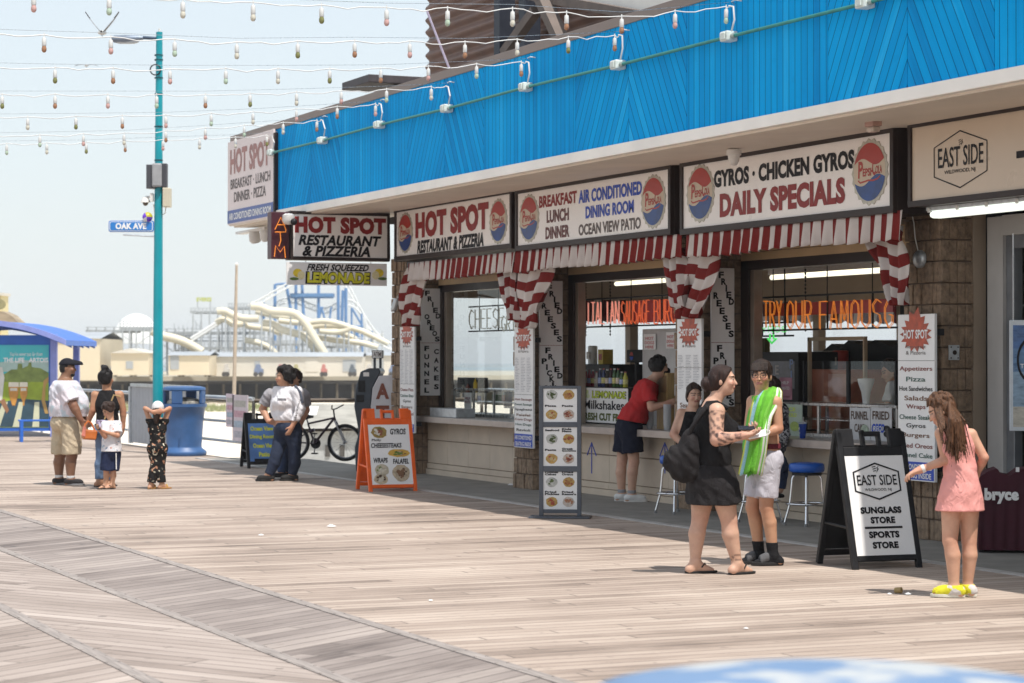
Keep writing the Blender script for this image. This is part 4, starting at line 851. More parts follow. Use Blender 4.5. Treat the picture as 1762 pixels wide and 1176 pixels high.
b.prism(pts, 0, .7, Fr((0, 3.3, 0), (1, 0, 0), (0, 0, 1))); b.build('hood', m_black_eq, t)
b = MB(); b.box((x1 - .6, 3.0, z1 - .1), (x1 - .3, 3.2, 3.42)); b.build('duct', m_black_eq, t)
c = onY(1490, 690, .95); t = thing('cone_stack', 'white stack of paper cones behind the glass of the nearest window', 'paper cones', (c.x, .95, zt)); b = MB(); b.lathe((c.x, .95, zt + .0), [(.035, 0), (.04, .05), (.05, .12), (.085, .22), (.09, .26), (.0, .27)], 14); b.build('cones', m_paper, t, smooth=True)
for (pl, pr, lab) in ((1385, 1458, 'left glass sneeze guard on the display case of the nearest window'), (1462, 1541, 'right glass sneeze guard on the display case of the nearest window')):
    x0, x1, z0, z1 = YB(pl, pr, 622, 695, .66); t = thing('sneeze_guard', lab, 'glass guard', ((x0 + x1) / 2, .66, zt), 'glass guards'); b = MB(); b.quad((x0, .66, zt + .01), (x1, .66, zt + .01), (x1, .66, z1), (x0, .66, z1)); b.build('glass_pane', m_glass, t)
    b = MB(); b.box((x0 - .02, .645, zt), (x0, .675, z1)); b.cut(); b.box((x1, .645, zt), (x1 + .02, .675, z1)); b.build('post', m_blk, t)
# dark furniture deeper inside so the room is not empty
for (pl, pr, pt, Y, lab, cat) in ((1290, 1312, 575, 2.2, 'dark shelf of tins behind the neon at the left of the nearest window', 'shelf'),):
    x0, x1, z0, z1 = YB(pl, pr, pt, 690, Y); t = box_thing('storage_shelf', lab, cat, (x0, Y, 0), (x1, Y + .4, z0 + (z1 - z0) * .7), m_black_eq)
    for k in range(3): b = MB(); b.lathe((x0 + .08 + k * .09, Y + .1, z0 + (z1 - z0) * .7), [(.04, 0), (.04, .2), (0, .2)], 12); b.build('tin', nmat('tin_gold', (.22, .18, .06), .4, .4), t, smooth=True)
# kitchen clutter on the tables and shelves deeper inside
rk = random.Random(5)
for px, Y, z0, lab, cat, kind, col in ((1290, 2.0, 1.05, 'brown cardboard carton behind the neon of the nearest window', 'carton', 0, (.30, .19, .10)), (1420, 2.1, 1.55, 'white carton on the pizza oven', 'carton', 0, (.5, .48, .45)), (1446, 2.1, 1.55, 'red tin on the pizza oven', 'tin', 1, (.35, .04, .03)), (1480, 2.2, 1.25, 'silver pot beside the pizza oven', 'pot', 1, (.4, .4, .4)), (1512, 2.2, 1.25, 'tall steel urn by the shop hand', 'urn', 1, (.5, .5, .5)),
    (1020, 1.75, 1.62, 'stack of white cups on the warming oven', 'cups', 1, (.6, .6, .58)), (1042, 1.75, 1.62, 'yellow box on the warming oven', 'carton', 0, (.5, .36, .05)), (1096, 2.0, 1.35, 'dark coffee machine below the order screen', 'coffee machine', 0, (.04, .04, .045)), (858, 1.6, 1.0, 'green crate inside the far window', 'crate', 0, (.06, .2, .07)), (836, 1.7, 1.0, 'pale carton inside the far window', 'carton', 0, (.5, .45, .36)), (874, 1.5, 1.0, 'blue tub inside the far window', 'tub', 1, (.05, .12, .3))):
    c = onY(px, 660, Y); h = rk.uniform(.16, .26); w_ = rk.uniform(.07, .11); t = thing(cat.replace(' ', '_'), lab, cat, (c.x, Y, z0)); b = MB()
    if kind: b.lathe((c.x, Y, z0), [(0, 0), (w_ * .8, 0), (w_ * .9, .01), (w_ * .9, h), (w_ * .7, h + .01), (0, h + .012)], 16)
    else: b.box((c.x - w_, Y - w_, z0), (c.x + w_, Y + w_, z0 + h))
    b.build('body', nmat('clutter_%d' % px, col, .5, var=.2), t, smooth=bool(kind), bevel=0 if kind else .006)
    b = MB(); b.box((c.x - w_ * .6, Y - w_ - .004, z0 + h * .3), (c.x + w_ * .6, Y - w_ * (1 if not kind else .86), z0 + h * .7)); b.build('print', nmat('clutter_print_%d' % (px % 3), [(.5, .45, .4), (.3, .05, .05), (.08, .12, .3)][px % 3], .5, var=.3, scale=30), t)
t = thing('work_table', 'long steel work table with a lower shelf inside the restaurant', 'table', (-27, 1.9, 0))
for z in (.30, .97): b = MB(); b.box((-31.3, 1.4, z), (-18.3, 2.5, z + .03)); b.build('shelf_plate', m_steel, t)
for x in (-31.2, -27, -23, -18.5):
    for y in (1.45, 2.45): b = MB(); b.box((x, y, 0), (x + .04, y + .04, .97)); b.build('leg', m_steel, t)
for px, Y, lab in ((1008, 1.0, 'dark chain hanging at the left of the middle window'), (1050, 1.0, 'dark chain hanging beside the neon in the middle window'), (1386, 1.1, 'thin dark chain hanging in the nearest window')):
    c = onY(px, 560, Y); t = MB()
    for k in range(34): z = 3.4 - k * .042; t.lathe((c.x, Y, z), [(.004, -.018), (.013, 0), (.004, .018)], 6, axis=(0, 0, 1))
    tag(t.build('hanging_chain', m_blk), lab, 'chain', 'chains in the windows')
# valance seen from behind over the far glass
t = thing('striped_valance', 'backlit striped valance outside the far glass, seen through the nearest window', 'awning', (-32.5, 7, 2.2))
rows, uv = [], []
for j in range(4):
    rows.append([Vector((-32.45 - .05 * j, 3 + .05 * i, 2.72 - .13 * j - (abs(math.sin(math.pi * i * .05 / .3)) ** .6 * .05 if j == 3 else 0))) for i in range(150)]); uv.append([(.05 * i, j) for i in range(150)])
cloth(rows, uv, 'valance', stripes('striped_valance', 0, .3, (.12, .012, .02), (.5, .42, .4)), t)  # darker stripe colours paint in the backlit shade of the cloth
# ================================================================ STREET FURNITURE
def a_frame(label, name, px0, px1, pyt, pyb, mat, turn, h_leg, face, dep=None, sp=.30, group=None, handles=True):
    """folding sandwich board: two leaning panels with feet and handles"""
    base = onZ((px0 + px1) / 2, pyb); D = depG(pyb); w = (px1 - px0) / FPX * D; H = (pyb - pyt) / FPX * D
    t = thing(name, label, 'sandwich board', base, group)
    lean = math.atan2(sp, H); fr = facing(base, turn, lean); fr = Fr(fr.o - fr.x * (w / 2), fr.x, fr.y)
    L = math.hypot(H, sp); fw = .055; d = .045
    back = facing(base, turn); bo = back.o - back.n * (2 * sp); bf = Fr(bo - back.x * (w / 2), back.x, UP * math.cos(lean) + back.n * math.sin(lean))
    for f, nm in ((fr, 'front_frame'), (bf, 'back_frame')):
        s = 0 if f is fr else 0
        b = MB()
        b.box((0, 0, -d), (fw * .9, L * .97, 0), f); b.box((w - fw * .9, 0, -d), (w, L * .97, 0), f); b.box((fw * .9, h_leg, -d), (w - fw * .9, h_leg + fw * .8, 0), f); b.box((fw * .9, L * .80, -d), (w - fw * .9, L * .865, 0), f)
        b.build(nm, mat, t, bevel=.006)
        if f is bf:
            b = MB(); b.box((fw * .9, h_leg + fw, -d * .7), (w - fw * .9, L * .80, -d * .3), f); b.build('back_panel', mat, t)
    for a in (w * .12, w * .5, w * .88):                             # hinge lugs and handle
        ww = w * (.12 if abs(a - w / 2) > .05 else .14)
        b = MB(); 
        if abs(a - w / 2) < .05:
            b.box((a - ww, L * .865, -d), (a - ww + .03, L * .985, 0), fr); b.box((a + ww - .03, L * .865, -d), (a + ww, L * .96, 0), fr); b.box((a - ww, L * .945, -d), (a + ww, L * .975, 0), fr)
        else: b.box((a - ww, L * .865, -d), (a + ww * .6 if a > w / 2 else a + ww, L * .995, 0), fr)
        b.build('handle' if abs(a - w / 2) < .05 else 'hinge_lug', mat, t, bevel=.006)
    b = MB(); b.box((fw * .9, h_leg + fw * .8, -d * .6), (w - fw * .9, L * .80, -.004), fr); b.build('poster_panel', face, t)
    b = MB(); m0 = fr(0.02, L * .3, -d); m1 = bf(.02, L * .3, -d)
    b.tube([m0, m1], .012, 6); b.build('spreader', mat, t)
    inner = Fr(fr(fw * .9, h_leg + fw * .8, -.004), fr.x, fr.y); return t, inner, w - fw * 1.8, L * .80 - h_leg - fw * .8
m_orange = nmat('orange_plastic', (.78, .115, .012), .4, var=.12, scale=6)
t, fr, w, h = a_frame('black sandwich board reading EAST SIDE SUNGLASS STORE SPORTS STORE beside the girl', 'sandwich_board', 1461, 1597, 738, 979, m_blk, 21, .07, m_board)
hexa(fr, w * .5, h * .74, w * .40, h * .19, .014, t, m_black)
b = MB(); text(b, 'EAST SIDE', fr, w * .16, h * .70, w * .68, h * .105, .012); text(b, 'WILDWOOD, NJ', fr, w * .27, h * .635, w * .46, h * .035, .012)
text(b, 'SUNGLASS', fr, w * .15, h * .415, w * .70, h * .068, .055); text(b, 'STORE', fr, w * .30, h * .315, w * .42, h * .068, .055)
text(b, 'SPORTS', fr, w * .24, h * .17, w * .52, h * .068, .055); text(b, 'STORE', fr, w * .28, h * .065, w * .44, h * .068, .055); b.build('lettering', m_black, t)
b = MB(); b.box((w * .19, h * .265, 0), (w * .83, h * .285, .004), fr); b.build('rule_line', m_black, t)
b = MB(); es_mark(b, fr, w * .5, h * .865, .034); b.build('monogram', m_black, t)
def food(root, fr, cx, cy, rx, ry, cols, seed, kind='round'):
    """printed food picture: plate or bun shape with mottled filling"""
    rnd = random.Random(seed)
    b = MB(); b.sheet([(cx + rx * (1 + rnd.uniform(-.07, .07)) * math.cos(a), cy + ry * (1 + rnd.uniform(-.07, .07)) * math.sin(a)) for a in np.linspace(0, 2 * math.pi, 22, endpoint=False)], .003, fr); pr = b.build('food_print', nmat('print_%s_%.2f' % (root.name, cx * 7 + cy * 3), cols[0], .6, var=.25, scale=30), root)
    for k in range(1, len(cols)):
        b = MB()
        for i in range(9 if k < 3 else 5):
            a = rnd.uniform(0, 6.28); q = rnd.uniform(0, .62); s = rnd.uniform(.12, .28)
            x, y = cx + rx * q * math.cos(a), cy + ry * q * math.sin(a)
            b.sheet([(x + rx * s * rnd.uniform(.7, 1.2) * math.cos(v), y + ry * s * rnd.uniform(.7, 1.2) * math.sin(v)) for v in np.linspace(0, 6.28, 8, endpoint=False)], .003 + .0007 * k + .00005 * i, fr)
        b.build('food_filling_print', nmat('print_%s_%.2f_%d' % (root.name, cx * 7 + cy * 3, k), cols[k], .6, var=.25, scale=40), root, pr)
t, fr, w, h = a_frame('orange sandwich board with gyros, cheesesteaks, wraps and falafel poster', 'sandwich_board', 634, 721, 703, 846, m_orange, 20, .05, m_board)
b = MB(); text(b, 'GYROS', fr, w * .52, h * .83, w * .40, h * .10, .03, .1); text(b, 'Philly', fr, w * .06, h * .71, w * .24, h * .05, .02, .15); text(b, 'CHEESESTEAKS', fr, w * .03, h * .61, w * .76, h * .08, .03, .12)
text(b, 'WRAPS', fr, w * .06, h * .36, w * .36, h * .085, .03, .1); text(b, 'FALAFEL', fr, w * .54, h * .34, w * .40, h * .085, .03, .1); b.build('lettering', m_black, t)
food(t, fr, w * .26, h * .87, w * .19, h * .10, [(.30, .20, .05), (.10, .14, .03), (.62, .58, .5), (.25, .08, .04)], 1)
food(t, fr, w * .70, h * .52, w * .27, h * .065, [(.60, .36, .06), (.16, .07, .03), (.5, .35, .2), (.12, .2, .03)], 2)
food(t, fr, w * .26, h * .24, w * .17, h * .10, [(.50, .44, .33), (.12, .2, .04), (.6, .55, .45)], 3)
food(t, fr, w * .22, h * .09, w * .17, h * .085, [(.52, .42, .28), (.08, .04, .02), (.55, .5, .4)], 4)
food(t, fr, w * .72, h * .19, w * .21, h * .14, [(.45, .36, .25), (.10, .05, .025), (.20, .10, .05)], 5)
m_ocean = nmat('poster_ocean', (.10, .22, .50), .5, var=.45, scale=3)
t, fr, w, h = a_frame('black sandwich board with a blue OCEAN VIEW DINING poster, partly behind the couple', 'sandwich_board', 426, 484, 710, 806, m_blk, 18, .07, m_ocean)
m_lime = nmat('letter_bright_yellow', (.72, .74, .03), .5, var=0)
b = MB(); text(b, 'Ocean View', fr, w * .08, h * .80, w * .86, h * .12, .04); text(b, 'Dining Room', fr, w * .04, h * .57, w * .92, h * .13, .04); text(b, 'Ocean View', fr, w * .14, h * .35, w * .8, h * .12, .04); text(b, 'Patio', fr, w * .34, h * .12, w * .4, h * .12, .04); b.build('lettering', m_lime, t)
b = MB(); b.box((w * .16, h * .0, 0), (w * .95, h * .07, .004), fr); b.build('dark_band', m_black, t)
# free standing menu
D = depG(892); base = onZ(964, 891); fr = facing(base, -7); w = .452; hh = 1.405
t = thing('menu_stand', 'grey menu stand with three food picture panels in front of the wall', 'menu stand', base)
fr = Fr(fr.o - fr.x * w / 2, fr.x, UP)
m_slate = nmat('slate_metal', (.085, .095, .115), .4, .3, var=.1)
b = MB(); b.box((-.10, 0, -.16), (w + .10, .018, .16), fr); b.build('base_plate', m_slate, t, bevel=.005)
b = MB(); b.box((0, .018, -.02), (.045, hh, .02), fr); b.cut(); b.box((w - .045, .018, -.02), (w, hh, .02), fr); b.build('post', m_slate, t, bevel=.004)
bars = [(.05, .09), (.49, .55), (.965, 1.02), (1.375, hh)]; b = MB()
for a, c in bars: b.cut().box((.045, a, -.018), (w - .045, c, .018), fr)
b.build('cross_bar', m_slate, t, bevel=.003)
pan = []
for k in range(3):
    b = MB(); b.box((.045, bars[k][1], -.012), (w - .045, bars[k + 1][0], .006), fr); b.build('menu_panel', m_board, t); pan.append(Fr(fr(.045, bars[k][1], .006), fr.x, fr.y))
w2 = w - .09; h2 = .42
G_, R_, Y_ = (.09, .12, .04), (.30, .07, .03), (.45, .28, .08)
def cell(k, c, r, words, cols, seed):
    x0 = w2 * .5 * c; y0 = h2 * .5 * r; b = MB(); f = pan[k]; n = len(words)
    for i, s in enumerate(words): text(b, s, f, x0 + w2 * .05, y0 + h2 * (.385 if n == 1 else (.415 - .055 * i)), w2 * min(.42, .055 * len(s) + .06), h2 * .05, .05)
    b.build('lettering', m_black, t); food(t, f, x0 + w2 * .25, y0 + h2 * .19, w2 * .17, h2 * .125, cols, seed)
cell(2, 0, 1, ['Salads'], [(.45, .45, .42), G_, (.05, .07, .02)], 11); cell(2, 1, 1, ['Appetizers'], [Y_, R_, (.35, .16, .05)], 12); cell(2, 0, 0, ['Pizza'], [Y_, (.35, .06, .03), (.5, .4, .2)], 13); cell(2, 1, 0, ['Pasta'], [(.5, .42, .36), (.36, .16, .08), (.22, .05, .03)], 14)
cell(1, 0, 1, ['Seafood'], [(.42, .2, .1), (.5, .3, .18), (.25, .1, .05)], 15); cell(1, 1, 1, ['Kids', 'Menu'], [(.5, .4, .24), (.42, .25, .08)], 16); cell(1, 0, 0, ['Pasta'], [(.5, .44, .38), (.38, .14, .08), (.12, .16, .04)], 17); cell(1, 1, 0, ['Greek', 'Specialties'], [(.10, .09, .05), (.22, .14, .06), (.5, .46, .4)], 18)
cell(0, 0, 1, ['Funnel', 'Cakes'], [(.66, .62, .55), (.55, .5, .4)], 19); cell(0, 1, 1, ['Fried', 'Oreos'], [(.6, .5, .38), (.2, .1, .05), (.5, .3, .1)], 20); cell(0, 0, 0, ['Fried', 'Pickles'], [(.5, .5, .36), (.18, .26, .08)], 21); cell(0, 1, 0, ['Fried', "Reese's"], [(.6, .5, .36), (.4, .28, .1)], 22)
# stools
def make_stool():
    t = thing('bar_stool', 'x', 'stool', (0, 0, 0), 'blue topped chrome stools at the counter')
    b = MB(); b.lathe((0, 0, 0), [(.0, .545), (.165, .545), (.178, .56), (.18, .59), (.178, .62), (.165, .633), (.12, .64), (0, .644)], 28); b.build('seat', nmat('stool_blue', (.01, .09, .42), .35, var=.08), t, smooth=True)
    b = MB(); b.lathe((0, 0, 0), [(.15, .515), (.15, .542), (.0, .542)], 24); b.build('swivel_plate', m_blk, t)
    for a in (45, 135, 225, 315):
        a = math.radians(a + 12); u = Vector((math.cos(a), math.sin(a), 0)); b = MB(); b.tube([u * .09 + UP * .525, u * .125 + UP * .515, u * .145 + UP * .48, u * .155 + UP * .36, u * .17 + UP * .22, u * .225 + UP * .02], .0125, 8); lg = b.build('leg', m_chrome, t, smooth=True)
        b = MB(); b.lathe(u * .225, [(.018, 0), (.018, .03), (.013, .035)], 10); b.build('foot_cap', nmat('rubber_grey', (.2, .2, .2), .7), t, lg)
    b = MB(); b.tube([Vector((.205 * math.cos(k * math.pi / 14), .205 * math.sin(k * math.pi / 14), .225)) for k in range(29)], .011, 8, cap=False); b.build('foot_ring', m_chrome, t, smooth=True)
    return t
st = make_stool(); c = onZ(1388, 905); st.location = c; st['label'] = 'empty chrome stool with a blue seat left of the black sandwich board'; ST0 = c
for (px, py, lab) in ((1163, 884, 'chrome stool under the seated woman in black'), (1308, 900, 'chrome stool under the person hidden behind the towel boy')):
    s = copy_tree(st); s.location = onZ(px, py); s['label'] = lab
# cash machine
base = onZ(655, 812); D = (base - CAM).dot(VIEW); fr = facing(base, -4); sc = D / FPX
t = thing('cash_machine', 'grey and white cash machine with tall red letters on its side by the far pillar', 'cash machine', base)
X = lambda px: (px - 655) * sc; Z = lambda py: (812 - py) * sc
prof = [(X(612), Z(812)), (X(610), Z(770)), (X(617), Z(745)), (X(609), Z(700)), (X(612), Z(668)), (X(620), Z(640)), (X(634), Z(634)), (X(652), Z(634)), (X(655), Z(640)), (X(640), Z(670)), (X(638), Z(700)), (X(640), Z(812))]
m_atm = nmat('atm_grey', (.045, .055, .07), .4, .2, var=.15)
b = MB(); b.prism(prof, -.55, .0, Fr(fr.o, fr.x, fr.y)); b.build('front_housing', m_atm, t, bevel=.015)
side = [(X(639), Z(812)), (X(638), Z(700)), (X(641), Z(668)), (X(652), Z(647)), (X(684), Z(645)), (X(684), Z(812))]
b = MB(); b.prism(side, -.56, .008, fr); b.build('side_panel', nmat('atm_white', (.62, .60, .62), .4, var=.05), t, bevel=.01)
b = MB(); b.box((X(684), 0, -.55), (X(689), Z(644), .0), fr); b.build('back_edge', m_atm, t, bevel=.01)
b = MB(); b.box((X(638), Z(634), -.35), (X(642), Z(617), -.3), fr); b.cut(); b.box((X(648), Z(634), -.35), (X(652), Z(617), -.3), fr); b.build('sign_post', m_atm, t)
b = MB(); b.box((X(636), Z(617), -.40), (X(655), Z(603), -.24), fr); tp = b.build('top_sign', m_atm, t, bevel=.006)
b = MB(); b.box((X(637), Z(616), -.245), (X(653.5), Z(604), -.235), fr); b.build('sign_face', m_board, t, tp)
b = MB(); text(b, 'ATM', Fr(fr(0, 0, -.234), fr.x, fr.y), X(639), Z(614), X(652) - X(639), Z(606) - Z(614), .01); b.build('lettering', m_brown, t, tp)
b = MB(); fs = Fr(fr(0, 0, .008), fr.x, fr.y)
for i, ch in enumerate('ATM'): text(b, ch, fs, X(647), Z(687 + i * 38), X(670) - X(647), Z(660) - Z(687), .05)
b.build('lettering', nmat('atm_red', (.22, .05, .02), .5), t)
b = MB(); b.box((X(625), Z(648), .001), (X(635), Z(641), .005), Fr(fr.o, fr.x, fr.y)); b.build('screen_badge', m_panel, t)
b = MB(); b.box((X(616), Z(675), .001), (X(628), Z(655), .012), fr); b.cut(); b.box((X(613), Z(692), .001), (X(626), Z(680), .016), fr); b.build('keypad', m_black_eq, t, bevel=.004)
# bicycle against the rail
def bicycle():
    c0, c1 = onZ(503, 793), onZ(594, 794); R_w = .31
    ax = (c1 - c0); L = ax.length; ax.normalize(); side = UP.cross(ax)
    t = thing('bicycle', 'black mountain bike leaning by the rail behind the couple', 'bicycle', (c0 + c1) / 2)
    m_tyre = nmat('tyre', (.02, .02, .022), .8); m_rim = nmat('rim', (.15, .15, .16), .3, .8); m_fr = nmat('bike_frame', (.045, .03, .04), .35, .3, var=.2)
    q = lambda a, h, s=0: c0 + ax * a + UP * h + side * s
    for a in (0, L):
        pts = [q(a + (R_w - .025) * math.cos(k * math.pi / 18), R_w + (R_w - .025) * math.sin(k * math.pi / 18)) for k in range(37)]
        b = MB(); b.tube(pts, .026, 8, cap=False); w = b.build('wheel', m_tyre, t, smooth=True)
        b = MB(); b.tube([q(a + (R_w - .055) * math.cos(k * math.pi / 18), R_w + (R_w - .055) * math.sin(k * math.pi / 18)) for k in range(37)], .012, 6, cap=False); b.build('rim', m_rim, t, w, smooth=True)
        b = MB()
        for k in range(18):
            an = k * math.pi / 9; b.tube([q(a, R_w, .02 * (-1) ** k), q(a + (R_w - .06) * math.cos(an), R_w + (R_w - .06) * math.sin(an))], .0022, 4)
        b.build('spokes', m_rim, t, w)
        b = MB(); b.tube([q(a, R_w, -.05), q(a, R_w, .05)], .025, 8); b.build('hub', m_rim, t, w)
    bb = (L * .42, .29); seat = (L * .30, .62); head = (L * .80, .72)
    b = MB()
    for a, c, r in ((bb, seat, .017), (seat, head, .017), (bb, head, .022), (bb, (0, R_w), .012), ((L * .34, .50), (0, R_w), .011), (head, (L * .83, .62), .02)): b.tube([q(*a), q(*c)], r, 8)
    b.build('frame', m_fr, t, smooth=True)
    b = MB(); b.tube([q(L * .82, .66, .04), q(L, R_w, .05)], .014, 8); b.tube([q(L * .82, .66, -.04), q(L, R_w, -.05)], .014, 8); b.tube([q(L * .82, .66, -.05), q(L * .82, .66, .05)], .016, 8); b.build('fork', nmat('fork_silver', (.35, .35, .37), .35, .6), t, smooth=True)
    b = MB(); b.tube([q(*head), q(L * .78, .86)], .014, 8); b.tube([q(L * .86, .93, -.30), q(L * .79, .87, -.12), q(L * .78, .86, 0), q(L * .79, .87, .12), q(L * .86, .93, .30)], .012, 8); b.build('handlebar', m_blk, t, smooth=True)
    b = MB(); b.tube([q(*seat), q(L * .27, .72)], .013, 8); b.build('seat_post', m_rim, t)
    b = MB(); b.tube([q(L * .17, .745), q(L * .26, .74), q(L * .33, .735), q(L * .40, .735)], [.055, .06, .03, .018], 10); b.build('saddle', m_blk, t, smooth=True)
    b = MB(); b.lathe(q(bb[0], bb[1], .06), [(.0, 0), (.09, 0), (.09, .006), (0, .006)], 20, axis=side); b.build('chainring', m_blk, t)
    b = MB(); b.tube([q(bb[0], bb[1], .07), q(bb[0] - .03, bb[1] - .17, .07)], .011, 6); b.cut(); b.tube([q(bb[0], bb[1], -.07), q(bb[0] + .03, bb[1] + .17, -.07)], .011, 6); b.build('crank', m_rim, t)
    for s in (1, -1):
        c = q(bb[0] - .03 * s, bb[1] - .17 * s, .11 * s); b = MB(); b.box((-.05, -.012, -.04), (.05, .012, .04), Fr(c, ax, UP)); b.build('pedal', m_blk, t)
    b = MB(); b.tube([q(L * .33, .48), q(L * .42, .52)], .03, 8); b.build('shock', m_fr, t)
bicycle()
# blue litter bin
base = onZ(317, 784); t = thing('litter_bin', 'large blue plastic litter bin with a hooded top by the lamp post', 'litter bin', base)
m_bin = nmat('bin_blue', (.035, .10, .25), .45, var=.18, scale=4); D = (base - CAM).dot(VIEW); u = D / FPX
b = MB(); b.lathe(base, [(37 * u, 0), (39 * u, 4 * u), (38 * u, 8 * u), (31 * u, 13 * u), (30 * u, 16 * u), (33 * u, 60 * u), (36 * u, 82 * u), (39 * u, 84 * u), (39 * u, 89 * u), (0, 89 * u)], 28); b.build('body', m_bin, t, smooth=True)
b = MB(); b.lathe(base, [(34 * u, 111 * u), (37 * u, 113 * u), (36 * u, 117 * u), (28 * u, 119 * u), (0, 119.5 * u)], 28); b.build('lid', m_bin, t, smooth=True)
for k in range(4):
    a = math.radians(45 + 90 * k + 8); d = Vector((math.cos(a), math.sin(a), 0)); e = Vector((-d.y, d.x, 0)); c = base + d * 33 * u
    b = MB(); b.box((-10 * u, 88 * u, -3 * u), (10 * u, 113 * u, 3 * u), Fr(c, e, UP)); b.build('hood_post', m_bin, t, bevel=.03)
b = MB(); b.lathe(base + UP * 89.2 * u, [(30 * u, 0), (30 * u, 3 * u), (24 * u, 8 * u), (10 * u, 11 * u), (0, 10 * u)], 16); b.build('rubbish', nmat('rubbish', (.3, .28, .24), .8, var=.7, scale=12), t)
b = MB(); f_ = facing(base + Vector((0, 0, 20 * u)), 0); b.box((-4 * u, 0, 31 * u), (-3 * u, 12 * u, 32.5 * u), f_); b.build('handle_rib', m_bin, t)
# blue crate-like base left of the bin
# lamp post with its fittings
base = onZ(271, 781); D = (base - CAM).dot(VIEW); u = D / FPX; f_ = facing(base, 0)
LP = lambda px, py, d=0: f_((px - 271) * u, (781 - py) * u, d)
m_teal = nmat('post_teal', (.0, .27, .33), .4, var=.15, scale=1.5)
t = thing('lamp_post', 'tall teal lamp post with a cobra head lamp and bands', 'lamp post', base)
b = MB(); b.tube([LP(271.5, 781), LP(272, 500), LP(273.5, 55)], [9.5 * u, 8 * u, 5.5 * u], 14); b.build('pole', m_teal, t, smooth=True)
b = MB(); b.tube([LP(268, 66), LP(240, 64)], 3 * u, 8); b.build('arm', nmat('arm_slate', (.06, .09, .14), .4, .4), t, smooth=True)
b = MB(); b.tube([LP(246, 65), LP(236, 66), LP(215, 67), LP(196, 67), LP(190, 66)], [3 * u, 5.5 * u, 7 * u, 6.5 * u, 3 * u], 12); b.build('lamp_head', nmat('lamp_head_grey', (.20, .24, .30), .35, .4), t, smooth=True)
b = MB(); b.tube([LP(238, 71), LP(230, 71.5), LP(205, 71.5), LP(196, 71)], [2 * u, 4 * u, 4 * u, 2 * u], 10); b.build('lamp_lens', nmat('lens_grey', (.5, .53, .55), .2), t, smooth=True)
b = MB(); b.tube([LP(273.5, 55), LP(273.5, 49)], 2 * u, 8); b.build('cap_sensor', m_fix, t)
for y in (95, 103, 134, 162, 218, 276): b = MB(); b.lathe(LP(272.6, y), [(7.4 * u, -.012), (7.6 * u, 0), (7.4 * u, .012)], 14); b.build('band', nmat('band_dark', (.02, .08, .10), .4, .5), t)
b = MB(); b.tube([LP(268 + 9 * math.cos(k * .45), 121 + 9 * math.sin(k * .45), 8 * u) for k in range(28)], .012, 6); b.build('cable_coil', m_blk, t, smooth=True)
t = thing('loudspeaker', 'pair of dark grey loudspeakers with a pale front on the teal lamp post', 'loudspeaker', LP(270, 304))
m_spk = nmat('speaker_dark', (.055, .055, .065), .5, var=.1); m_spl = nmat('speaker_front', (.30, .30, .31), .5, var=.15)
b = MB(); b.prism([(LP(251, 0) - LP(271, 0)).dot(f_.x) and ((p - 271) * u, q) for p, q in ((251, .02), (264, .22), (272, .2), (270, -.1), (253, -.12))], (781 - 325) * u, (781 - 284) * u, Fr(base, f_.x, -f_.n)); b.build('cabinet', m_spk, t, bevel=.01)
b = MB(); b.box(((263 - 271) * u, (781 - 323) * u, 9 * u), ((280 - 271) * u, (781 - 282) * u, 16 * u), f_); b.build('front_grille', m_spl, t, bevel=.03)
b = MB(); b.prism([((p - 271) * u, q) for p, q in ((278, .16), (288, .06), (288, -.1), (274, -.1))], (781 - 323) * u, (781 - 282) * u, Fr(base, f_.x, -f_.n)); b.build('cabinet', m_spk, t, bevel=.01)
t = thing('control_box', 'beige metal control box on the right of the teal lamp post', 'control box', LP(288, 358)); b = MB(); b.box(((281 - 271) * u, (781 - 357) * u, -.1), ((294 - 271) * u, (781 - 324) * u, .12), f_); b.build('box', nmat('box_beige', (.55, .50, .38), .5, var=.08), t, bevel=.012)
b = MB(); b.tube([LP(285, 357), LP(284, 367), LP(278, 371), LP(266, 366), LP(264, 352)], .012, 6); b.build('cable', m_white, t, smooth=True)
c = LP(250, 344); t = thing('security_camera', 'white dome camera on a bracket at the left of the teal lamp post', 'security camera', c)
b = MB(); b.lathe(c, [(.02, .05), (5 * u, .045), (8 * u, -.03), (8.5 * u, -.05), (0, -.055)], 16); b.build('housing', m_fix, t, smooth=True)
b = MB(); b.ball(c - UP * .06, 5 * u, 12); b.build('dome', nmat('smoked_dome', (.12, .09, .07), .15), t, smooth=True)
b = MB(); b.tube([c + UP * .05, LP(256, 339), LP(262, 340)], .02, 8); b.cut(); b.box(((259 - 271) * u, (781 - 347) * u, -.05), ((264 - 271) * u, (781 - 333) * u, .1), f_); b.build('bracket', m_fix, t)
c = LP(253.5, 374, 0); t = thing('beach_ball', 'small yellow, purple and white beach ball hung above the street sign', 'ball', c)
bm_ = MB(); n = 16; rr = 9 * u
for (a0, a1, mt) in ((0, 5, 0), (5, 9, 1), (9, 12, 2), (12, 16, 1)):
    b = MB(); b.grid([[c + f_.x * (rr * math.sin(math.pi * i / 10) * math.cos(2 * math.pi * (k + .5) / n) if 0 else rr * math.cos(2 * math.pi * k / n) * math.sin(math.pi * i / 10)) + UP * (rr * math.sin(2 * math.pi * k / n) * math.sin(math.pi * i / 10)) + f_.n * (rr * math.cos(math.pi * i / 10)) for k in range(a0, a1 + 1)] for i in range(11)])
    b.build('panel', [nmat('ball_yellow', (.45, .40, .02), .4), nmat('ball_purple', (.14, .04, .5), .4), nmat('ball_white', (.7, .7, .7), .4)][mt], t, smooth=True)
t = thing('street_sign', 'blue OAK AVE street sign on the teal lamp post', 'street sign', LP(226, 400))
m_sgn = nmat('street_sign_blue', (.02, .19, .55), .4, var=.05)
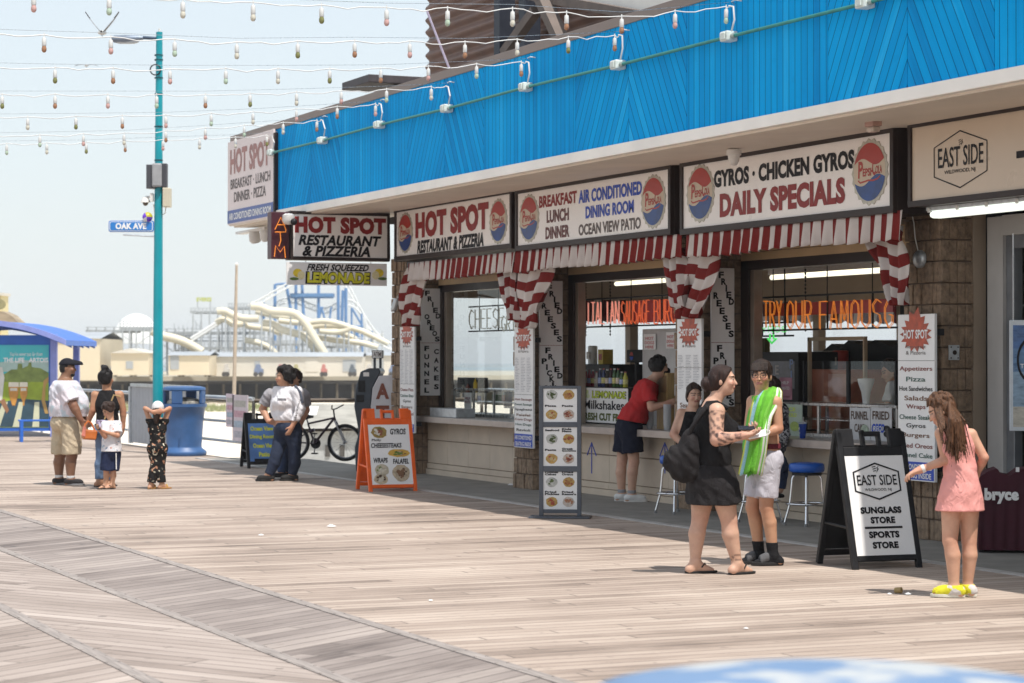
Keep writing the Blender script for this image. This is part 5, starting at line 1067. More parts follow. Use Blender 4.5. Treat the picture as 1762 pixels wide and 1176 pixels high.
def rrect(x0, y0, x1, y1, r, n=5): return [(cx + r * math.cos(a), cy + r * math.sin(a)) for cx, cy, s in ((x1 - r, y1 - r, 0), (x0 + r, y1 - r, 1), (x0 + r, y0 + r, 2), (x1 - r, y0 + r, 3)) for a in [s * math.pi / 2 + k * math.pi / 2 / n for k in range(n + 1)]]
gx = lambda p: (p - 271) * u; gy = lambda p: (781 - p) * u
b = MB(); b.prism(rrect(gx(186), gy(400), gx(266), gy(379), .04), .0, .02, f_); b.build('blade', m_board, t)
b = MB(); b.prism(rrect(gx(187), gy(399), gx(265), gy(380), .04), .019, .024, f_); b.build('outer_field', m_sgn, t)
b = MB(); b.prism(rrect(gx(188.5), gy(397.8), gx(263), gy(381.5), .035), .019, .027, f_); b.build('border_line', m_board, t)
b = MB(); b.prism(rrect(gx(189.7), gy(396.8), gx(261.8), gy(382.5), .03), .019, .030, f_); b.build('inner_field', m_sgn, t)
b = MB(); text(b, 'OAK AVE', f_, gx(199), gy(395), gx(252) - gx(199), gy(384) - gy(395), .05, 0, .033); b.build('lettering', m_board, t)
b = MB(); b.tube([LP(212, 404), LP(268, 407)], .018, 6); b.build('bracket', m_galv, t)
# pipe rails
def rail(label, pts, zs, post_every, mat, r=.03, zbase=-.3, group='pipe rails at the deck edge'):
    t = thing('pipe_rail', label, 'railing', (*pts[0][:2], 0), group)
    for k, z in enumerate(zs): b = MB(); b.tube([(p[0], p[1], z) for p in pts], r * (1.15 if k == len(zs) - 1 else .85), 8); b.build('rail', mat, t, smooth=True)
    for i in range(len(pts) - 1):
        a, c = Vector((*pts[i][:2], 0)), Vector((*pts[i + 1][:2], 0)); n = max(1, round((c - a).length / post_every))
        for k in range(n + (1 if i == len(pts) - 2 else 0)):
            p = a + (c - a) * k / n; b = MB(); b.tube([p + UP * zbase, p + UP * zs[-1]], r, 8); b.build('post', mat, t, smooth=True)
g0 = onZ(369, 783); g1 = onZ(226, 768)
rail('galvanised pipe rail behind the litter bin along the beach side of the deck', [(-70, -.72), (g0.x + 2.6, -.72)], [.28, .62, 1.03], 3.4, m_galv)
m_rustrail = nmat('rail_brown', (.10, .075, .055), .6, var=.2)
xr = onZ(600, 790).x
rail('brown pipe rail across the end of the deck behind the bicycle', [(g0.x + 2.6, -.72), (xr, 5.5)], [.5, 1.0], 2.4, m_rustrail)
t = thing('gate_panel', 'grey corrugated gate panel on the rail left of the lamp post', 'gate', (onY(225, 760, -.80).x, -.80, 0)); a, c = onY(226, 720, -.80), onY(342, 720, -.80)
b = MB(); rows = []
for j in range(2): rows.append([Vector((a.x + (c.x - a.x) * i / 80, -.82 + .012 * math.sin(i * 1.6), [.06, 1.18][j])) for i in range(81)])
b.grid(rows); b.build('sheet', nmat('gate_grey', (.36, .38, .41), .5, .3, var=.1), t, smooth=True)
b = MB(); b.box((a.x, -.86, .04), (a.x + .12, -.79, 1.22)); b.cut(); b.box((a.x, -.86, 1.16), (c.x, -.79, 1.22)); b.cut(); b.box((c.x - .1, -.86, .04), (c.x, -.79, 1.22)); b.build('frame', m_galv, t)
for (pl, pr, pt, pb, lab, col) in ((389, 402, 678, 735, 'narrow pink edged notice on the rail', (.66, .55, .60)), (400, 426, 680, 760, 'large printed notice in colours on the rail right of the litter bin', (.60, .52, .55))):
    x0, x1, z0, z1 = YB(pl, pr, pt, pb, -.80); t = thing('rail_notice', lab, 'notice', (x0, -.8, z0), 'notices on the rail'); b = MB(); b.box((x0, -.80, z0), (x1, -.785, z1)); b.build('board', nmat('notice_%d' % pl, col, .5, var=.1), t)
    fr = frontal((x0, -.80, z0)); w, h = x1 - x0, z1 - z0
    for k in range(4):
        b = MB(); b.box((w * .12, h * (.08 + .22 * k), 0), (w * .88, h * (.22 + .22 * k), .004), fr); b.build('printed_block', nmat('notice_block_%d' % k, [(.4, .38, .42), (.35, .42, .5), (.5, .3, .35), (.42, .4, .36)][k], .6, var=.35, scale=25), t)
# maroon hanging cover and framed poster by the shop
m_mar = nmat('maroon_cloth', (.055, .006, .016), .85, var=.15, scale=3, bump=.2, bscale=300)
base = onZ(1735, 953); fr = facing(base, -8)
t = thing('display_stand', 'maroon cloth covered display stand with white bryce lettering at the shop door', 'display stand', base); D = (base - CAM).dot(VIEW); u = D / FPX
X = lambda px: (px - 1735) * u; Z = lambda py: (953 - py) * u
rows = []
top = [(1684, 822), (1700, 812), (1716, 806), (1722, 816), (1738, 819), (1752, 808), (1770, 806), (1785, 812), (1795, 822)]
def ztop(x):
    for (a, b1), (c, d1) in zip(top, top[1:]):
        if a <= x <= c: return b1 + (d1 - b1) * (x - a) / (c - a)
    return 822
b = MB()
for side, off in ((1, .0), (-1, -.4)):
    rows = [[fr(X(1684 + 111 * i / 40), Z(ztop(1684 + 111 * i / 40)) * (1 - j / 14) + .03 * j / 14, off + side * (.012 * math.sin(i * .9 + j * .1) * j / 14)) for i in range(41)] for j in range(15)]
    b.grid(rows)
b.grid([[fr(X(1684 + 111 * i / 40), Z(ztop(1684 + 111 * i / 40)), o_) for i in range(41)] for o_ in (0, -.4)])
for e in (1684, 1795): b.grid([[fr(X(e), Z(822) * (1 - j / 6) + .03 * j / 6, o_) for o_ in (0, -.2, -.4)] for j in range(7)])
b.build('cloth_cover', m_mar, t, smooth=True)
b = MB(); text(b, 'bryce', Fr(fr(0, 0, .022), fr.x, fr.y), X(1694), Z(867), X(1752) - X(1694), Z(840) - Z(867), .06); b.build('lettering', m_board, t)
b = MB(); b.box((X(1747), Z(812), .012), (X(1753), Z(804), .018), fr); b.build('care_tag', m_board, t)
b = MB()
for x in (1690, 1788): b.cut().box((X(x) - .02, 0, -.35), (X(x) + .02, .4, -.05), fr)
b.build('leg', m_blk, t)
c = onY(1738, 740, .30); D2 = (c - CAM).dot(VIEW); fr = facing(c, -5); u = D2 / FPX; X = lambda px: (px - 1738) * u; Z = lambda py: (740 - py) * u
t = thing('framed_poster', 'white framed poster with a beach and sunglasses hung in the shop window', 'poster', c)
b = MB(); b.box((X(1737), Z(742), -.02), (X(1850), Z(551), 0), fr); b.build('frame', nmat('frame_white', (.62, .66, .70), .4), t, bevel=.006)
for (a, e, col, nm) in ((735, 700, (.50, .47, .40), 'beach_print'), (700, 640, (.22, .33, .45), 'sea_print'), (640, 600, (.09, .20, .38), 'far_sea_print'), (600, 560, (.05, .13, .33), 'sky_print')):
    b = MB(); b.box((X(1743), Z(a), 0), (X(1844), Z(e), .004), fr); b.build(nm, nmat('poster_' + nm, col, .3, var=.25, scale=9, stretch=(1, 1, 3)), t)
b = MB(); b.grid([[fr(X(1775 + 26 * k_ * math.cos(a)), Z(620 + 40 * k_ * math.sin(a)), .008) for k_ in (1, .86)] for a in np.linspace(0, 2 * math.pi, 24)]); b.build('sunglasses_print', m_black, t)
b = MB(); text(b, 'Test', fr, X(1755), Z(634), .1, .04, .02, 0, .008); b.build('lettering', m_board, t)
b = MB(); b.tube([fr(X(1744), Z(551), -.01), fr(X(1744), Z(402), -.01)], .006, 5); b.build('chain', m_steel, t)
# blue barrel lid close to the camera
# distance about 5 m: the top edge only is in view
c = P(1440, 1230, 4.6); t = thing('round_table', 'pale blue round table top with worn white patches, close and blurred at the lower edge', 'table', (c.x, c.y, 0))
zt_ = P(1440, 1137, 4.6 + .45).z
m, n, l, b_ = nodes_of('worn_blue_top'); tc = n.new('ShaderNodeTexCoord'); no = n.new('ShaderNodeTexNoise'); no.inputs['Scale'].default_value = 3.2; no.inputs['Detail'].default_value = 3; l.new(tc.outputs['Object'], no.inputs[0])
l.new(ramp(n, l, no.outputs[0], [(.0, (.11, .19, .33)), (.54, (.14, .23, .38)), (.60, (.42, .44, .45)), (1, (.5, .5, .48))]), b_.inputs[0]); b_.inputs['Roughness'].default_value = .45
b = MB(); b.lathe((c.x, c.y, zt_), [(0, .03), (.25, .028), (.40, .012), (.485, -.004), (.50, -.03), (.485, -.05), (.0, -.05)], 48); b.build('top', m, t, smooth=True)
b = MB(); b.lathe((c.x, c.y, 0), [(.0, 0), (.3, 0), (.3, .03), (.05, .06), (.045, zt_ - .05)], 24); b.build('pedestal', m_bin, t, smooth=True)
# litter on the deck
rl = random.Random(11)
m_lit = nmat('litter_white', (.72, .72, .72), .7, var=.1)
for i, (px, py, s, lab) in enumerate(((571, 906, 7, 'crumpled white napkin lying on the sunlit boards in mid deck'), (1283, 1081, 4, 'white paper scrap on the boards below the tattooed woman'), (741, 1033, 4, 'small white scrap beside the dark board strip'), (450, 921, 5, 'white scrap on the boards below the couple'), (1530, 1022, 4, 'white crumb in the shadow of the girl'), (1562, 1022, 6, 'flat white wrapper in the shadow of the girl'), (880, 835, 7, 'white wrapper at the foot of the second pillar'))):
    c = onZ(px, py, .008); q = s * depG(py) / FPX; t = MB(); pts = []
    rows = [[c + Vector((q * (.2 + a) * math.cos(k * .9) * rl.uniform(.7, 1.3), q * (.2 + a) * math.sin(k * .9) * rl.uniform(.7, 1.3), q * .5 * (1 - a) * rl.uniform(.5, 1.2))) for k in range(7)] for a in (.0, .4, .9)]
    t.grid(rows, True); o = t.build('paper_scrap', m_lit); tag(o, lab, 'litter', 'paper scraps on the deck')
c = onZ(1540, 1016, .02); b = MB(); b.lathe(c, [(.0, 0), (.022, 0), (.022, .05), (0, .05)], 10, axis=(.8, .5, .1)); o = b.build('bottle_cap', nmat('butt_tan', (.36, .25, .10), .7)); tag(o, 'small tan stub lying in the shadow of the girl', 'litter')
for i, (px, lab) in enumerate(((1018, 'blue arrow pointing up painted on the wall left of the red shirt man'), (1144, 'blue arrow pointing up painted on the wall beside the seated woman'))):
    A = onY(px, 815, .325); B_ = onY(px, 762, .325); t = MB(); q = .05
    t.tube([A, B_], .007, 5); t.tube([B_ + Vector((-.13, 0, -.16)), B_, B_ + Vector((.13, 0, -.16))], .007, 5)
    o = t.build('wall_arrow', nmat('arrow_blue', (.06, .09, .45), .5)); tag(o, lab, 'arrow', 'painted arrows on the wall')
# ================================================================ STRING LIGHTS
LY = FY - .07
pipe = thing('conduit', 'green painted conduit with white junction boxes along the blue fascia', 'conduit', onY(905, 150, LY))
BOX = [(468, 263), (555, 242), (653, 215), (769, 187), (905, 150), (1064, 112), (1255, 63), (1490, 5)]
m_pipe = nmat('conduit_green', (.02, .22, .20), .45, .2, var=.2, scale=9); m_jb = nmat('junction_white', (.62, .68, .64), .45, var=.15, scale=25)
m_wire = nmat('wire_white', (.64, .64, .63), .5, var=.1)
zc = [onY(x, y, LY) for x, y in BOX]; zc.append(Vector((zc[-1].x + 5, LY, zc[-1].z)))
b = MB(); b.tube(zc, .017, 8); b.build('pipe', m_pipe, pipe, smooth=True)
for i, p in enumerate(zc[:-1]):
    b = MB(); b.box((p.x - .075, LY - .06, p.z - .045), (p.x + .06, LY + .06, p.z + .05)); jb = b.build('junction_box', m_jb, pipe, bevel=.012)
    b = MB(); b.box((p.x - .05, LY - .075, p.z - .03), (p.x + .035, LY - .06, p.z + .035)); b.build('cover_plate', m_jb, pipe, jb, bevel=.006)
    b = MB(); b.tube([p + Vector((.06, 0, 0)), p + Vector((.11, 0, 0))], .026, 8); b.build('coupling', nmat('coupling_grey', (.3, .36, .34), .5), pipe, jb)
STR = [('highest', 1255, [(1255, 10), (1070, 27), (882, 14), (665, 12), (435, 3), (187, -8), (0, -16)], [57, 187, 314, 435, 553, 665, 770, 882, 975, 1070, 1162, 1250]),
       ('second highest', 1065, [(1065, 60), (978, 64), (800, 72), (610, 70), (407, 72), (190, 63), (0, 57)], [75, 190, 300, 407, 512, 610, 705, 800, 890, 978, 1058]),
       ('third', 905, [(905, 106), (820, 110), (655, 117), (478, 118), (292, 118), (94, 116), (0, 114)], [94, 194, 292, 388, 478, 567, 655, 737, 820, 897]),
       ('fourth', 767, [(767, 148), (665, 153), (510, 158), (353, 162), (185, 162), (0, 162)], [3, 94, 185, 269, 353, 430, 510, 587, 665, 742]),
       ('fifth', 652, [(652, 178), (580, 183), (435, 192), (285, 198), (130, 200), (0, 201)], [47, 130, 210, 285, 363, 435, 510, 580, 646]),
       ('sixth', 552, [(552, 206), (487, 211), (353, 220), (213, 229), (68, 232), (0, 233)], [68, 143, 213, 285, 353, 420, 487, 545]),
       ('lowest', 466, [(466, 232), (405, 236), (280, 240), (148, 245), (0, 247)], [11, 80, 148, 215, 280, 343, 405, 459])]
m_sock = nmat('socket_white', (.66, .66, .64), .45, var=.1)
BULB = [nmat('bulb_' + k, c, .25, var=.15, scale=30) for k, c in (('cream', (.58, .55, .46)), ('tan', (.34, .17, .09)), ('pale_green', (.42, .52, .40)), ('olive', (.20, .20, .07)), ('rose', (.55, .33, .30)))]
proto = {}
def bulb_parts(root, pos, ci, drop):
    if ci not in proto:
        b = MB(); b.tube([(0, 0, .015), (0, 0, -.03)], .006, 5); b.lathe((0, 0, 0), [(.0, -.025), (.017, -.03), (.020, -.045), (.021, -.10), (.018, -.105), (.0, -.105)], 12)
        s = b.build('socket', m_sock, smooth=True)
        b = MB(); b.lathe((0, 0, 0), [(.014, -.10), (.019, -.112), (.0235, -.13), (.022, -.148), (.013, -.162), (0, -.166)], 14); g = b.build('bulb', BULB[ci], smooth=True); g.parent = s; proto[ci] = s; o = s
    else: o = copy_tree(proto[ci])
    o.parent = root; o.location = Vector(pos) - Vector(root.location); o.scale = (1.0, 1.0, 1.0)
    return o
rl = random.Random(4)
for nm, ax, pts, bx in STR:
    A = onY(ax, pts[0][1], FY - .05); Xk = A.x
    path = [A] + [onX(px, py, Xk) for px, py in pts[1:]]
    d = path[-1] - path[-2]; d = d / abs(d.y); path.append(path[-1] + d * 2); path.append(Vector((Xk, -22, path[-1].z + .3)))
    def at(y):
        for p, q in zip(path, path[1:]):
            if q.y <= y <= p.y: return p + (q - p) * ((p.y - y) / max(p.y - q.y, 1e-6))
        return path[-1]
    t = thing('string_light', 'string of party bulbs over the boardwalk, %s of the seven strings' % nm, 'string lights', A, 'string lights over the boardwalk')
    ys = sorted([onX(x, 100, Xk).y for x in bx], reverse=True)
    cab = []; y = A.y; k = 0
    for a, c in zip([A.y] + ys, ys + [ys[-1] - .6]):
        for i in range(5):
            q = at(a + (c - a) * i / 5); cab.append(q + UP * (-.022 * math.sin(math.pi * i / 5) * rl.uniform(.3, 1.6) + rl.uniform(-.004, .004)) + Vector((.01 * math.sin(i * 1.7), 0, 0)))
    cab += [at(y) for y in np.linspace(ys[-1] - .7, -21.9, 12)]
    b = MB(); b.tube(cab, .0055, 6); b.build('cable', m_wire, t, smooth=True)
    b = MB(); b.tube([p + UP * .035 for p in path], .0025, 4); b.build('support_wire', m_steel, t)
    for i, y in enumerate(ys): bulb_parts(t, at(y), (i * 2 + len(bx)) % 5 if rl.random() < .8 else rl.randrange(5), 0)
    bp = min(zc[:-1], key=lambda p: abs(p.x - A.x))
    b = MB(); b.tube([A, A + Vector((.10, -.01, -.02)), Vector((bp.x + .10, LY, (A.z + bp.z) / 2)), bp + Vector((.05, 0, .05))], .009, 6); b.build('drop_cable', m_wire, t, smooth=True)
    b = MB(); b.tube([A + Vector((0, .06, .02)), A + Vector((.05, 0, .035)), A + Vector((.12, .0, .04)), A + Vector((.15, .06, .03))], .007, 5); b.build('wall_hook', m_galv, t)
# ================================================================ GULLS
m_gull = nmat('gull_white', (.62, .62, .60), .7, var=.1); m_gullg = nmat('gull_wing', (.28, .28, .29), .7, var=.2); m_gulld = nmat('gull_dark', (.05, .045, .045), .7)
def gull(label, px, py, D, span, open_=True):
    c = P(px, py, D); s = span; t = thing('seagull', label, 'gull', c, 'gulls'); f_ = facing(c, 0)
    b = MB(); b.ball(c, .10 * s, 10, (.9, 1.6, .8)); b.ball(c + f_.n * .13 * s + UP * .02 * s, .055 * s, 10); bd = b.build('body', m_gull, t, smooth=True)
    b = MB(); b.ball(c + f_.n * .165 * s + UP * .02 * s, .042 * s, 8); b.build('head', m_gulld, t, bd, smooth=True)
    for sd in (-1, 1):
        pts = [(.05, .02, .10), (.22, .24, .10), (.38, .46, .07), (.52, .68, .02)] if open_ else [(.05, .03, .1), (.3, .10, .1), (.6, .05, .06), (.8, -.02, .02)]
        rows = [[f_(sd * x * s * 1.1, y * s, k * w * s) + UP * (.008 * s * (k == 0)) for k in (-1, 0, 1)] for x, y, w in pts]
        b = MB(); b.grid(rows); w_ = b.build('wing', m_gullg, t, smooth=True); sm = w_.modifiers.new('thick', 'SOLIDIFY'); sm.thickness = .015 * s
        rows = [[f_(sd * x * s * 1.1, y * s, k * w * s * 1.03 + .004) + UP * (.012 * s) for k in (-1, 0, 1)] for x, y, w in pts[-2:]]
        b = MB(); b.grid(rows); q = b.build('wing_tip', m_gulld, t, w_); sm = q.modifiers.new('thick', 'SOLIDIFY'); sm.thickness = .022 * s
    for sd in (-1, 1): b = MB(); b.tube([f_(sd * .02 * s, -.06 * s, 0), f_(sd * .02 * s, -.16 * s, 0)], .008 * s, 5); b.build('leg', m_gulld, t)
gull('seagull with raised wings landing by the lamp head', 175, 56, 40, .52)
gull('small seagull flying far off left of the lamp post', 148, 113, 55, .32, False)
# ================================================================ SHELTER WITH POSTER, BENCH
m_bl = nmat('shelter_blue', (.02, .12, .50), .4, var=.1, scale=3); m_pu = nmat('shelter_lilac', (.22, .26, .58), .4, var=.08)
base = onZ(88, 752); D = (base - CAM).dot(VIEW); u = D / FPX; f_ = facing(base, 0); Xs = lambda p: (p - 88) * u; Zs = lambda p: (752 - p) * u
t = thing('shelter', 'blue arched roof shelter with a beer garden poster at the left edge', 'shelter', base)
for p, dd in ((93, 0), (-95, 0), (93, -2.6), (-95, -2.6)): b = MB(); b.box((Xs(p) - .07, 0, dd - .07), (Xs(p) + .07, Zs(575), dd + .07), f_); b.build('post', m_pu, t, bevel=.01)
arc = [(x, 586 - 34 * (1 - ((x + 25) / 146) ** 2)) for x in np.linspace(-171, 121, 26)]
b = MB(); b.prism([(Xs(x), Zs(y)) for x, y in arc] + [(Xs(x), Zs(y + 9)) for x, y in arc[::-1]], -3.2, .5, f_); b.build('roof', m_bl, t)
b = MB(); b.prism([(Xs(x), Zs(y - 1)) for x, y in arc] + [(Xs(x), Zs(y + 8)) for x, y in arc[::-1]], .5, .58, f_); b.build('roof_edge', m_pu, t)
for k in range(5): b = MB(); b.prism([(Xs(x), Zs(y + 9)) for x, y in arc] + [(Xs(x), Zs(y + 13)) for x, y in arc[::-1]], -3 + .7 * k, -2.92 + .7 * k, f_); b.build('rib', nmat('shelter_rib', (.05, .10, .30), .5), t)
b = MB(); b.box((Xs(-95), Zs(592), -.06), (Xs(90), Zs(577), .02), f_); b.build('beam', m_bl, t)
b = MB(); b.box((Xs(-95), Zs(742), -.06), (Xs(90), Zs(592), .0), f_); b.build('poster_back', m_bl, t)
pf = Fr(f_(Xs(-90), Zs(735), .0), f_.x, f_.y); pw = Xs(84) - Xs(-90); ph = Zs(594) - Zs(735); U = lambda p: (p + 90) / 174 * pw; V = lambda y: (735 - y) / 141 * ph
def pp(name, pts, col, lift, var=.1, sc=4): b = MB(); b.sheet([(U(x), V(y)) for x, y in pts], lift, pf); return b.build(name, nmat('poster_' + name, col, .45, var=var, scale=sc), t, po)
b = MB(); b.box((0, 0, 0), (pw, ph, .006), pf); po = b.build('poster', nmat('poster_sky', (.06, .48, .52), .4, var=.12, scale=1), t)
pp('pale_sky', [(-90, 640), (84, 640), (84, 622), (40, 620), (-90, 632)], (.36, .50, .46), .008)
pp('field', [(-90, 736), (84, 736), (84, 652), (-90, 646)], (.27, .36, .03), .009, .25, 3)
pp('town', [(-90, 652), (-20, 640), (8, 644), (20, 636), (30, 636), (31, 626), (38, 626), (39, 634), (48, 630), (50, 624), (54, 624), (55, 632), (70, 634), (84, 642), (84, 658), (-90, 656)], (.18, .24, .06), .011, .3, 6)
pp('blanket', [(-90, 735), (84, 735), (84, 690), (30, 686), (-20, 700), (-90, 704)], (.03, .07, .10), .012, .2)
for k in range(5): pp('blanket_stripe', [(-80 + 34 * k, 735), (-68 + 34 * k, 735), (-40 + 27 * k, 692), (-48 + 27 * k, 692)], (.55, .56, .40), .014 + .0005 * k)
for gx0, s in ((24, 1.0), (41, .8)):
    pp('glass', [(gx0 - 9 * s, 660), (gx0 + 9 * s, 660), (gx0 + 8 * s, 680), (gx0 + 2 * s, 660 + 40 * s), (gx0 + 2 * s, 698), (gx0 - 2 * s, 698), (gx0 - 2 * s, 660 + 40 * s), (gx0 - 8 * s, 680)], (.50, .24, .05), .018, .2, 9)
    pp('glass_foam', [(gx0 - 9 * s, 666), (gx0 + 9 * s, 666), (gx0 + 8.5 * s, 658), (gx0 - 8.5 * s, 658)], (.7, .66, .55), .020)
    pp('glass_label', [(gx0 - 6 * s, 673), (gx0 + 6 * s, 673), (gx0 + 6 * s, 668), (gx0 - 6 * s, 668)], (.6, .58, .5), .022)
pp('sleeve', [(-40, 690), (4, 690), (8, 650), (4, 632), (-40, 626)], (.6, .6, .56), .016); pp('hand', [(0, 690), (12, 712), (16, 706), (8, 686)], (.28, .14, .07), .018)
pp('basket', [(78, 712), (72, 690), (75, 656), (84, 648), (84, 656), (79, 664), (78, 690), (84, 712)], (.42, .26, .08), .018)
b = MB(); text(b, "You're never too far from", pf, U(16), V(613), U(74) - U(16), V(606) - V(613), 0, .2, .010); b.build('lettering', m_board, t, po)
b = MB(); text(b, 'THE LIFE', pf, U(6), V(624), U(42) - U(6), V(616) - V(624), .03, 0, .010); text(b, 'ARTOIS', pf, U(50), V(624), U(83) - U(50), V(616) - V(624), .03, 0, .010); b.build('lettering', m_board, t, po)
base = onZ(70, 760); fb_ = facing(base, 15); tb = thing('bench', 'blue slatted bench standing in front of the shelter poster', 'bench', base)
for k in range(4): b = MB(); b.box((-.45, .42, -.2 + k * .11), (.32, .45, -.2 + k * .11 + .09), fb_); b.build('seat_slat', m_bl, tb, bevel=.004)
for x in (-.42, .27):
    for z in (-.18, .2): b = MB(); b.box((x, 0, z - .03), (x + .06, .42, z + .03), fb_); b.build('leg', m_bl, tb)
b = MB(); b.box((.27, .42, -.22), (.33, .95, -.16), fb_); b.build('back_post', m_bl, tb)
for k in range(3): b = MB(); b.box((.29, .52 + .15 * k, -.2), (.32, .62 + .15 * k, .22), fb_); b.build('back_slat', m_bl, tb)
# ================================================================ FAR SIDE: BUILDING, PIER, RIDES
m_cream = nmat('far_cream', (.60, .52, .38), .8, var=.06, scale=.3); m_roofg = nmat('far_roof', (.34, .37, .40), .8, var=.1, scale=.2); m_pale = nmat('far_pale', (.58, .55, .48), .8, var=.06, scale=.3)
m_shing = nmat('shingle', (.30, .24, .17), .9, var=.3, scale=2, stretch=(1, 1, 4)); m_dk = nmat('far_dark', (.06, .055, .05), .8, var=.3, scale=.5); m_gr = nmat('far_grey', (.34, .36, .37), .7, var=.12, scale=.5)
m_slide = nmat('slide_cream', (.66, .60, .46), .5, var=.08, scale=.4); m_trackw = nmat('track_white', (.74, .75, .74), .6, var=.05); m_cblue = nmat('coaster_blue', (.10, .22, .44), .5, var=.1, scale=.3); m_wood = nmat('pier_wood', (.20, .17, .13), .9, var=.3, scale=.4); m_lat = nmat('far_lattice', (.42, .44, .45), .7, var=.1)  # pier and ride colours paled, distance haze mixed into the paint
def farbox(mb, pl, pr, pt, pb, D, depth=6): 
    A = P(pl, pb, D); u = D / FPX; f = facing(A, 0); mb.box((0, 0, -depth), ((pr - pl) * u, (pb - pt) * u, 0), f); return f, (pr - pl) * u, (pb - pt) * u
t = thing('corner_house', 'cream building with an oval sign and brown shingle roof behind the shelter', 'building', P(0, 640, 85))
b = MB(); farbox(b, -90, 2, 508, 660, 85, 1.2); b.build('wall', nmat('house_cream', (.62, .54, .30), .8, var=.05), t)
b = MB(); farbox(b, -92, 4, 504, 509, 84.9, 1.4); b.build('cornice', m_pale, t)
b = MB(); A = P(-95, 562, 83); u = 83 / FPX; f = facing(A, 0); b.prism([(0, 0), (134 * u, 0), (112 * u, 20 * u), (98 * u, 26 * u), (0, 26 * u)], -1.2, 0, f); b.build('roof', m_shing, t)
b = MB(); f = facing(P(0, 524, 84.7), 0); b.prism(ell(0, 0, .22, .19, 16), 0, .05, f); b.build('oval_sign', nmat('oval_olive', (.3, .27, .14), .6), t)
def shed(name, label, pl, pr, pt, pb, D, roof, door=None, gable=False, depth=8, wall=None):
    t = thing(name, label, 'building', P((pl + pr) / 2, pb, D)); b = MB(); f, w, h = farbox(b, pl, pr, pt, pb, D, depth); b.build('wall', wall or m_cream, t); u = D / FPX; b = MB()
    if gable: b.prism([(-2 * u, h), (w + 2 * u, h), (w / 2, h + roof * u)], -depth, .3, f)
    else: b.prism([(.2, h - .02), (-depth - .2, h - .02), (-depth, h + roof * u), (-depth * .4, h + roof * u)], -2 * u, w + 2 * u, Fr(f.o, f.n, f.y)) if 0 else b.grid([[f(-2 * u, h, .25), f(w + 2 * u, h, .25)], [f(-2 * u, h + roof * u, -depth * .6), f(w + 2 * u - .3 * roof * u, h + roof * u, -depth * .6)], [f(-2 * u, h, -depth), f(w + 2 * u, h, -depth)]])
    b.build('roof', m_roofg if not gable else m_pale, t)
    for d in door or []:
        b = MB(); b.box(((d[0] - pl) * u, (pb - d[3]) * u, 0), ((d[1] - pl) * u, (pb - d[2]) * u, .06), f); b.build('door', m_gr if len(d) < 5 else d[4], t)
    return t
shed('warehouse', 'cream warehouse with a grey roof left of the man in the cap', 92, 172, 583, 655, 238, 13, depth=14)
shed('gabled_shed', 'cream gabled shed with a small dark dormer behind the woman with the bun', 191, 256, 608, 646, 236, 8, [(217, 229, 622, 635)], True)
shed('pier_shed', 'small cream shed with a grey roller door right of the lamp post', 290, 360, 612, 646, 238, 7, [(293, 308, 613, 636)])
shed('pier_warehouse', 'long pale warehouse with a bluish roof at the foot of the slides', 362, 623, 614, 648, 244, 8, [(438, 447, 622, 640), (525, 548, 616, 640, m_pale), (590, 612, 620, 640)], wall=m_pale)
shed('pier_annex', 'low pale building at the far right of the pier beside the cash machine', 628, 705, 612, 648, 250, 6, [(640, 660, 620, 640)], wall=m_pale)
t = thing('dome_tent', 'white half round dome behind the slide platform', 'dome', P(235, 600, 300)); b = MB(); c = P(235, 592, 300); u = 300 / FPX; b.lathe(c, [(42 * u * math.cos(a), 52 * u * math.sin(a)) for a in np.linspace(0, math.pi / 2, 14)], 32); b.build('shell', m_trackw, t, smooth=True)
# pier deck and piles
XP = -240
p0, p1 = onX(-60, 640, XP), onX(900, 640, XP)
pier = thing('pier', 'long grey amusement pier standing on dark wooden piles over the sand', 'pier', (XP, p0.y, -3))
b = MB(); b.box((XP - 120, p0.y, -.55), (XP, p1.y + 40, -.05)); b.build('deck', nmat('pier_deck', (.40, .37, .30), .9, var=.1, scale=.3), pier)
b = MB(); b.box((XP - .4, p0.y, -.9), (XP - .1, p1.y + 40, -.56)); b.build('stringer', m_dk, pier)
n = 34
for k in range(n): y = p0.y + (p1.y - p0.y) * k / n; b = MB(); b.tube([(XP - .6, y, -4), (XP - .6, y, -.5)], .14, 7); b.build('pile', m_wood, pier)
b = MB(); b.box((XP - 4, p0.y, -4), (XP - 3.5, p1.y + 40, -.6)); b.build('under_deck_shade', m_dk, pier)  # dark sheet added behind the piles, stands in for shade under the deck
b = MB(); b.box((XP - .2, p0.y, .95), (XP - .1, p1.y + 40, 1.02)); b.cut(); b.box((XP - .2, p0.y, .45), (XP - .1, p1.y + 40, .5)); b.build('rail', m_gr, pier)
# rides
def fp(D, *pts): return [P(x, y, D) for x, y in pts]
def posts(mb_mat, root, D, lst, r=.12, nm='column'):
    for (x0, y0, x1, y1) in lst: b = MB(); b.tube(fp(D, (x0, y0), (x1, y1)), r, 6); b.build(nm, mb_mat, root)
def track(root, D, pts, mat, wid=.35, nm='track'):
    q = [Vector(p) for p in fp(D, *pts)]; s = []
    for i in range(len(q) - 1):
        a = q[max(i - 1, 0)]; b0, c, d = q[i], q[i + 1], q[min(i + 2, len(q) - 1)]
        for k in range(5): w = k / 5; s.append(.5 * ((2 * b0) + (c - a) * w + (2 * a - 5 * b0 + 4 * c - d) * w * w + (3 * b0 - a - 3 * c + d) * w ** 3))
    s.append(q[-1]); up = UP * wid; b = MB(); b.tube([p + up for p in s], .11, 6); b.tube([p - up for p in s], .11, 6)
    for i in range(0, len(s) - 1): b.tube([s[i] + up * (1 if i % 2 else -1), s[i + 1] + up * (-1 if i % 2 else 1)], .06, 4)
    return b.build(nm, mat, root, smooth=True)
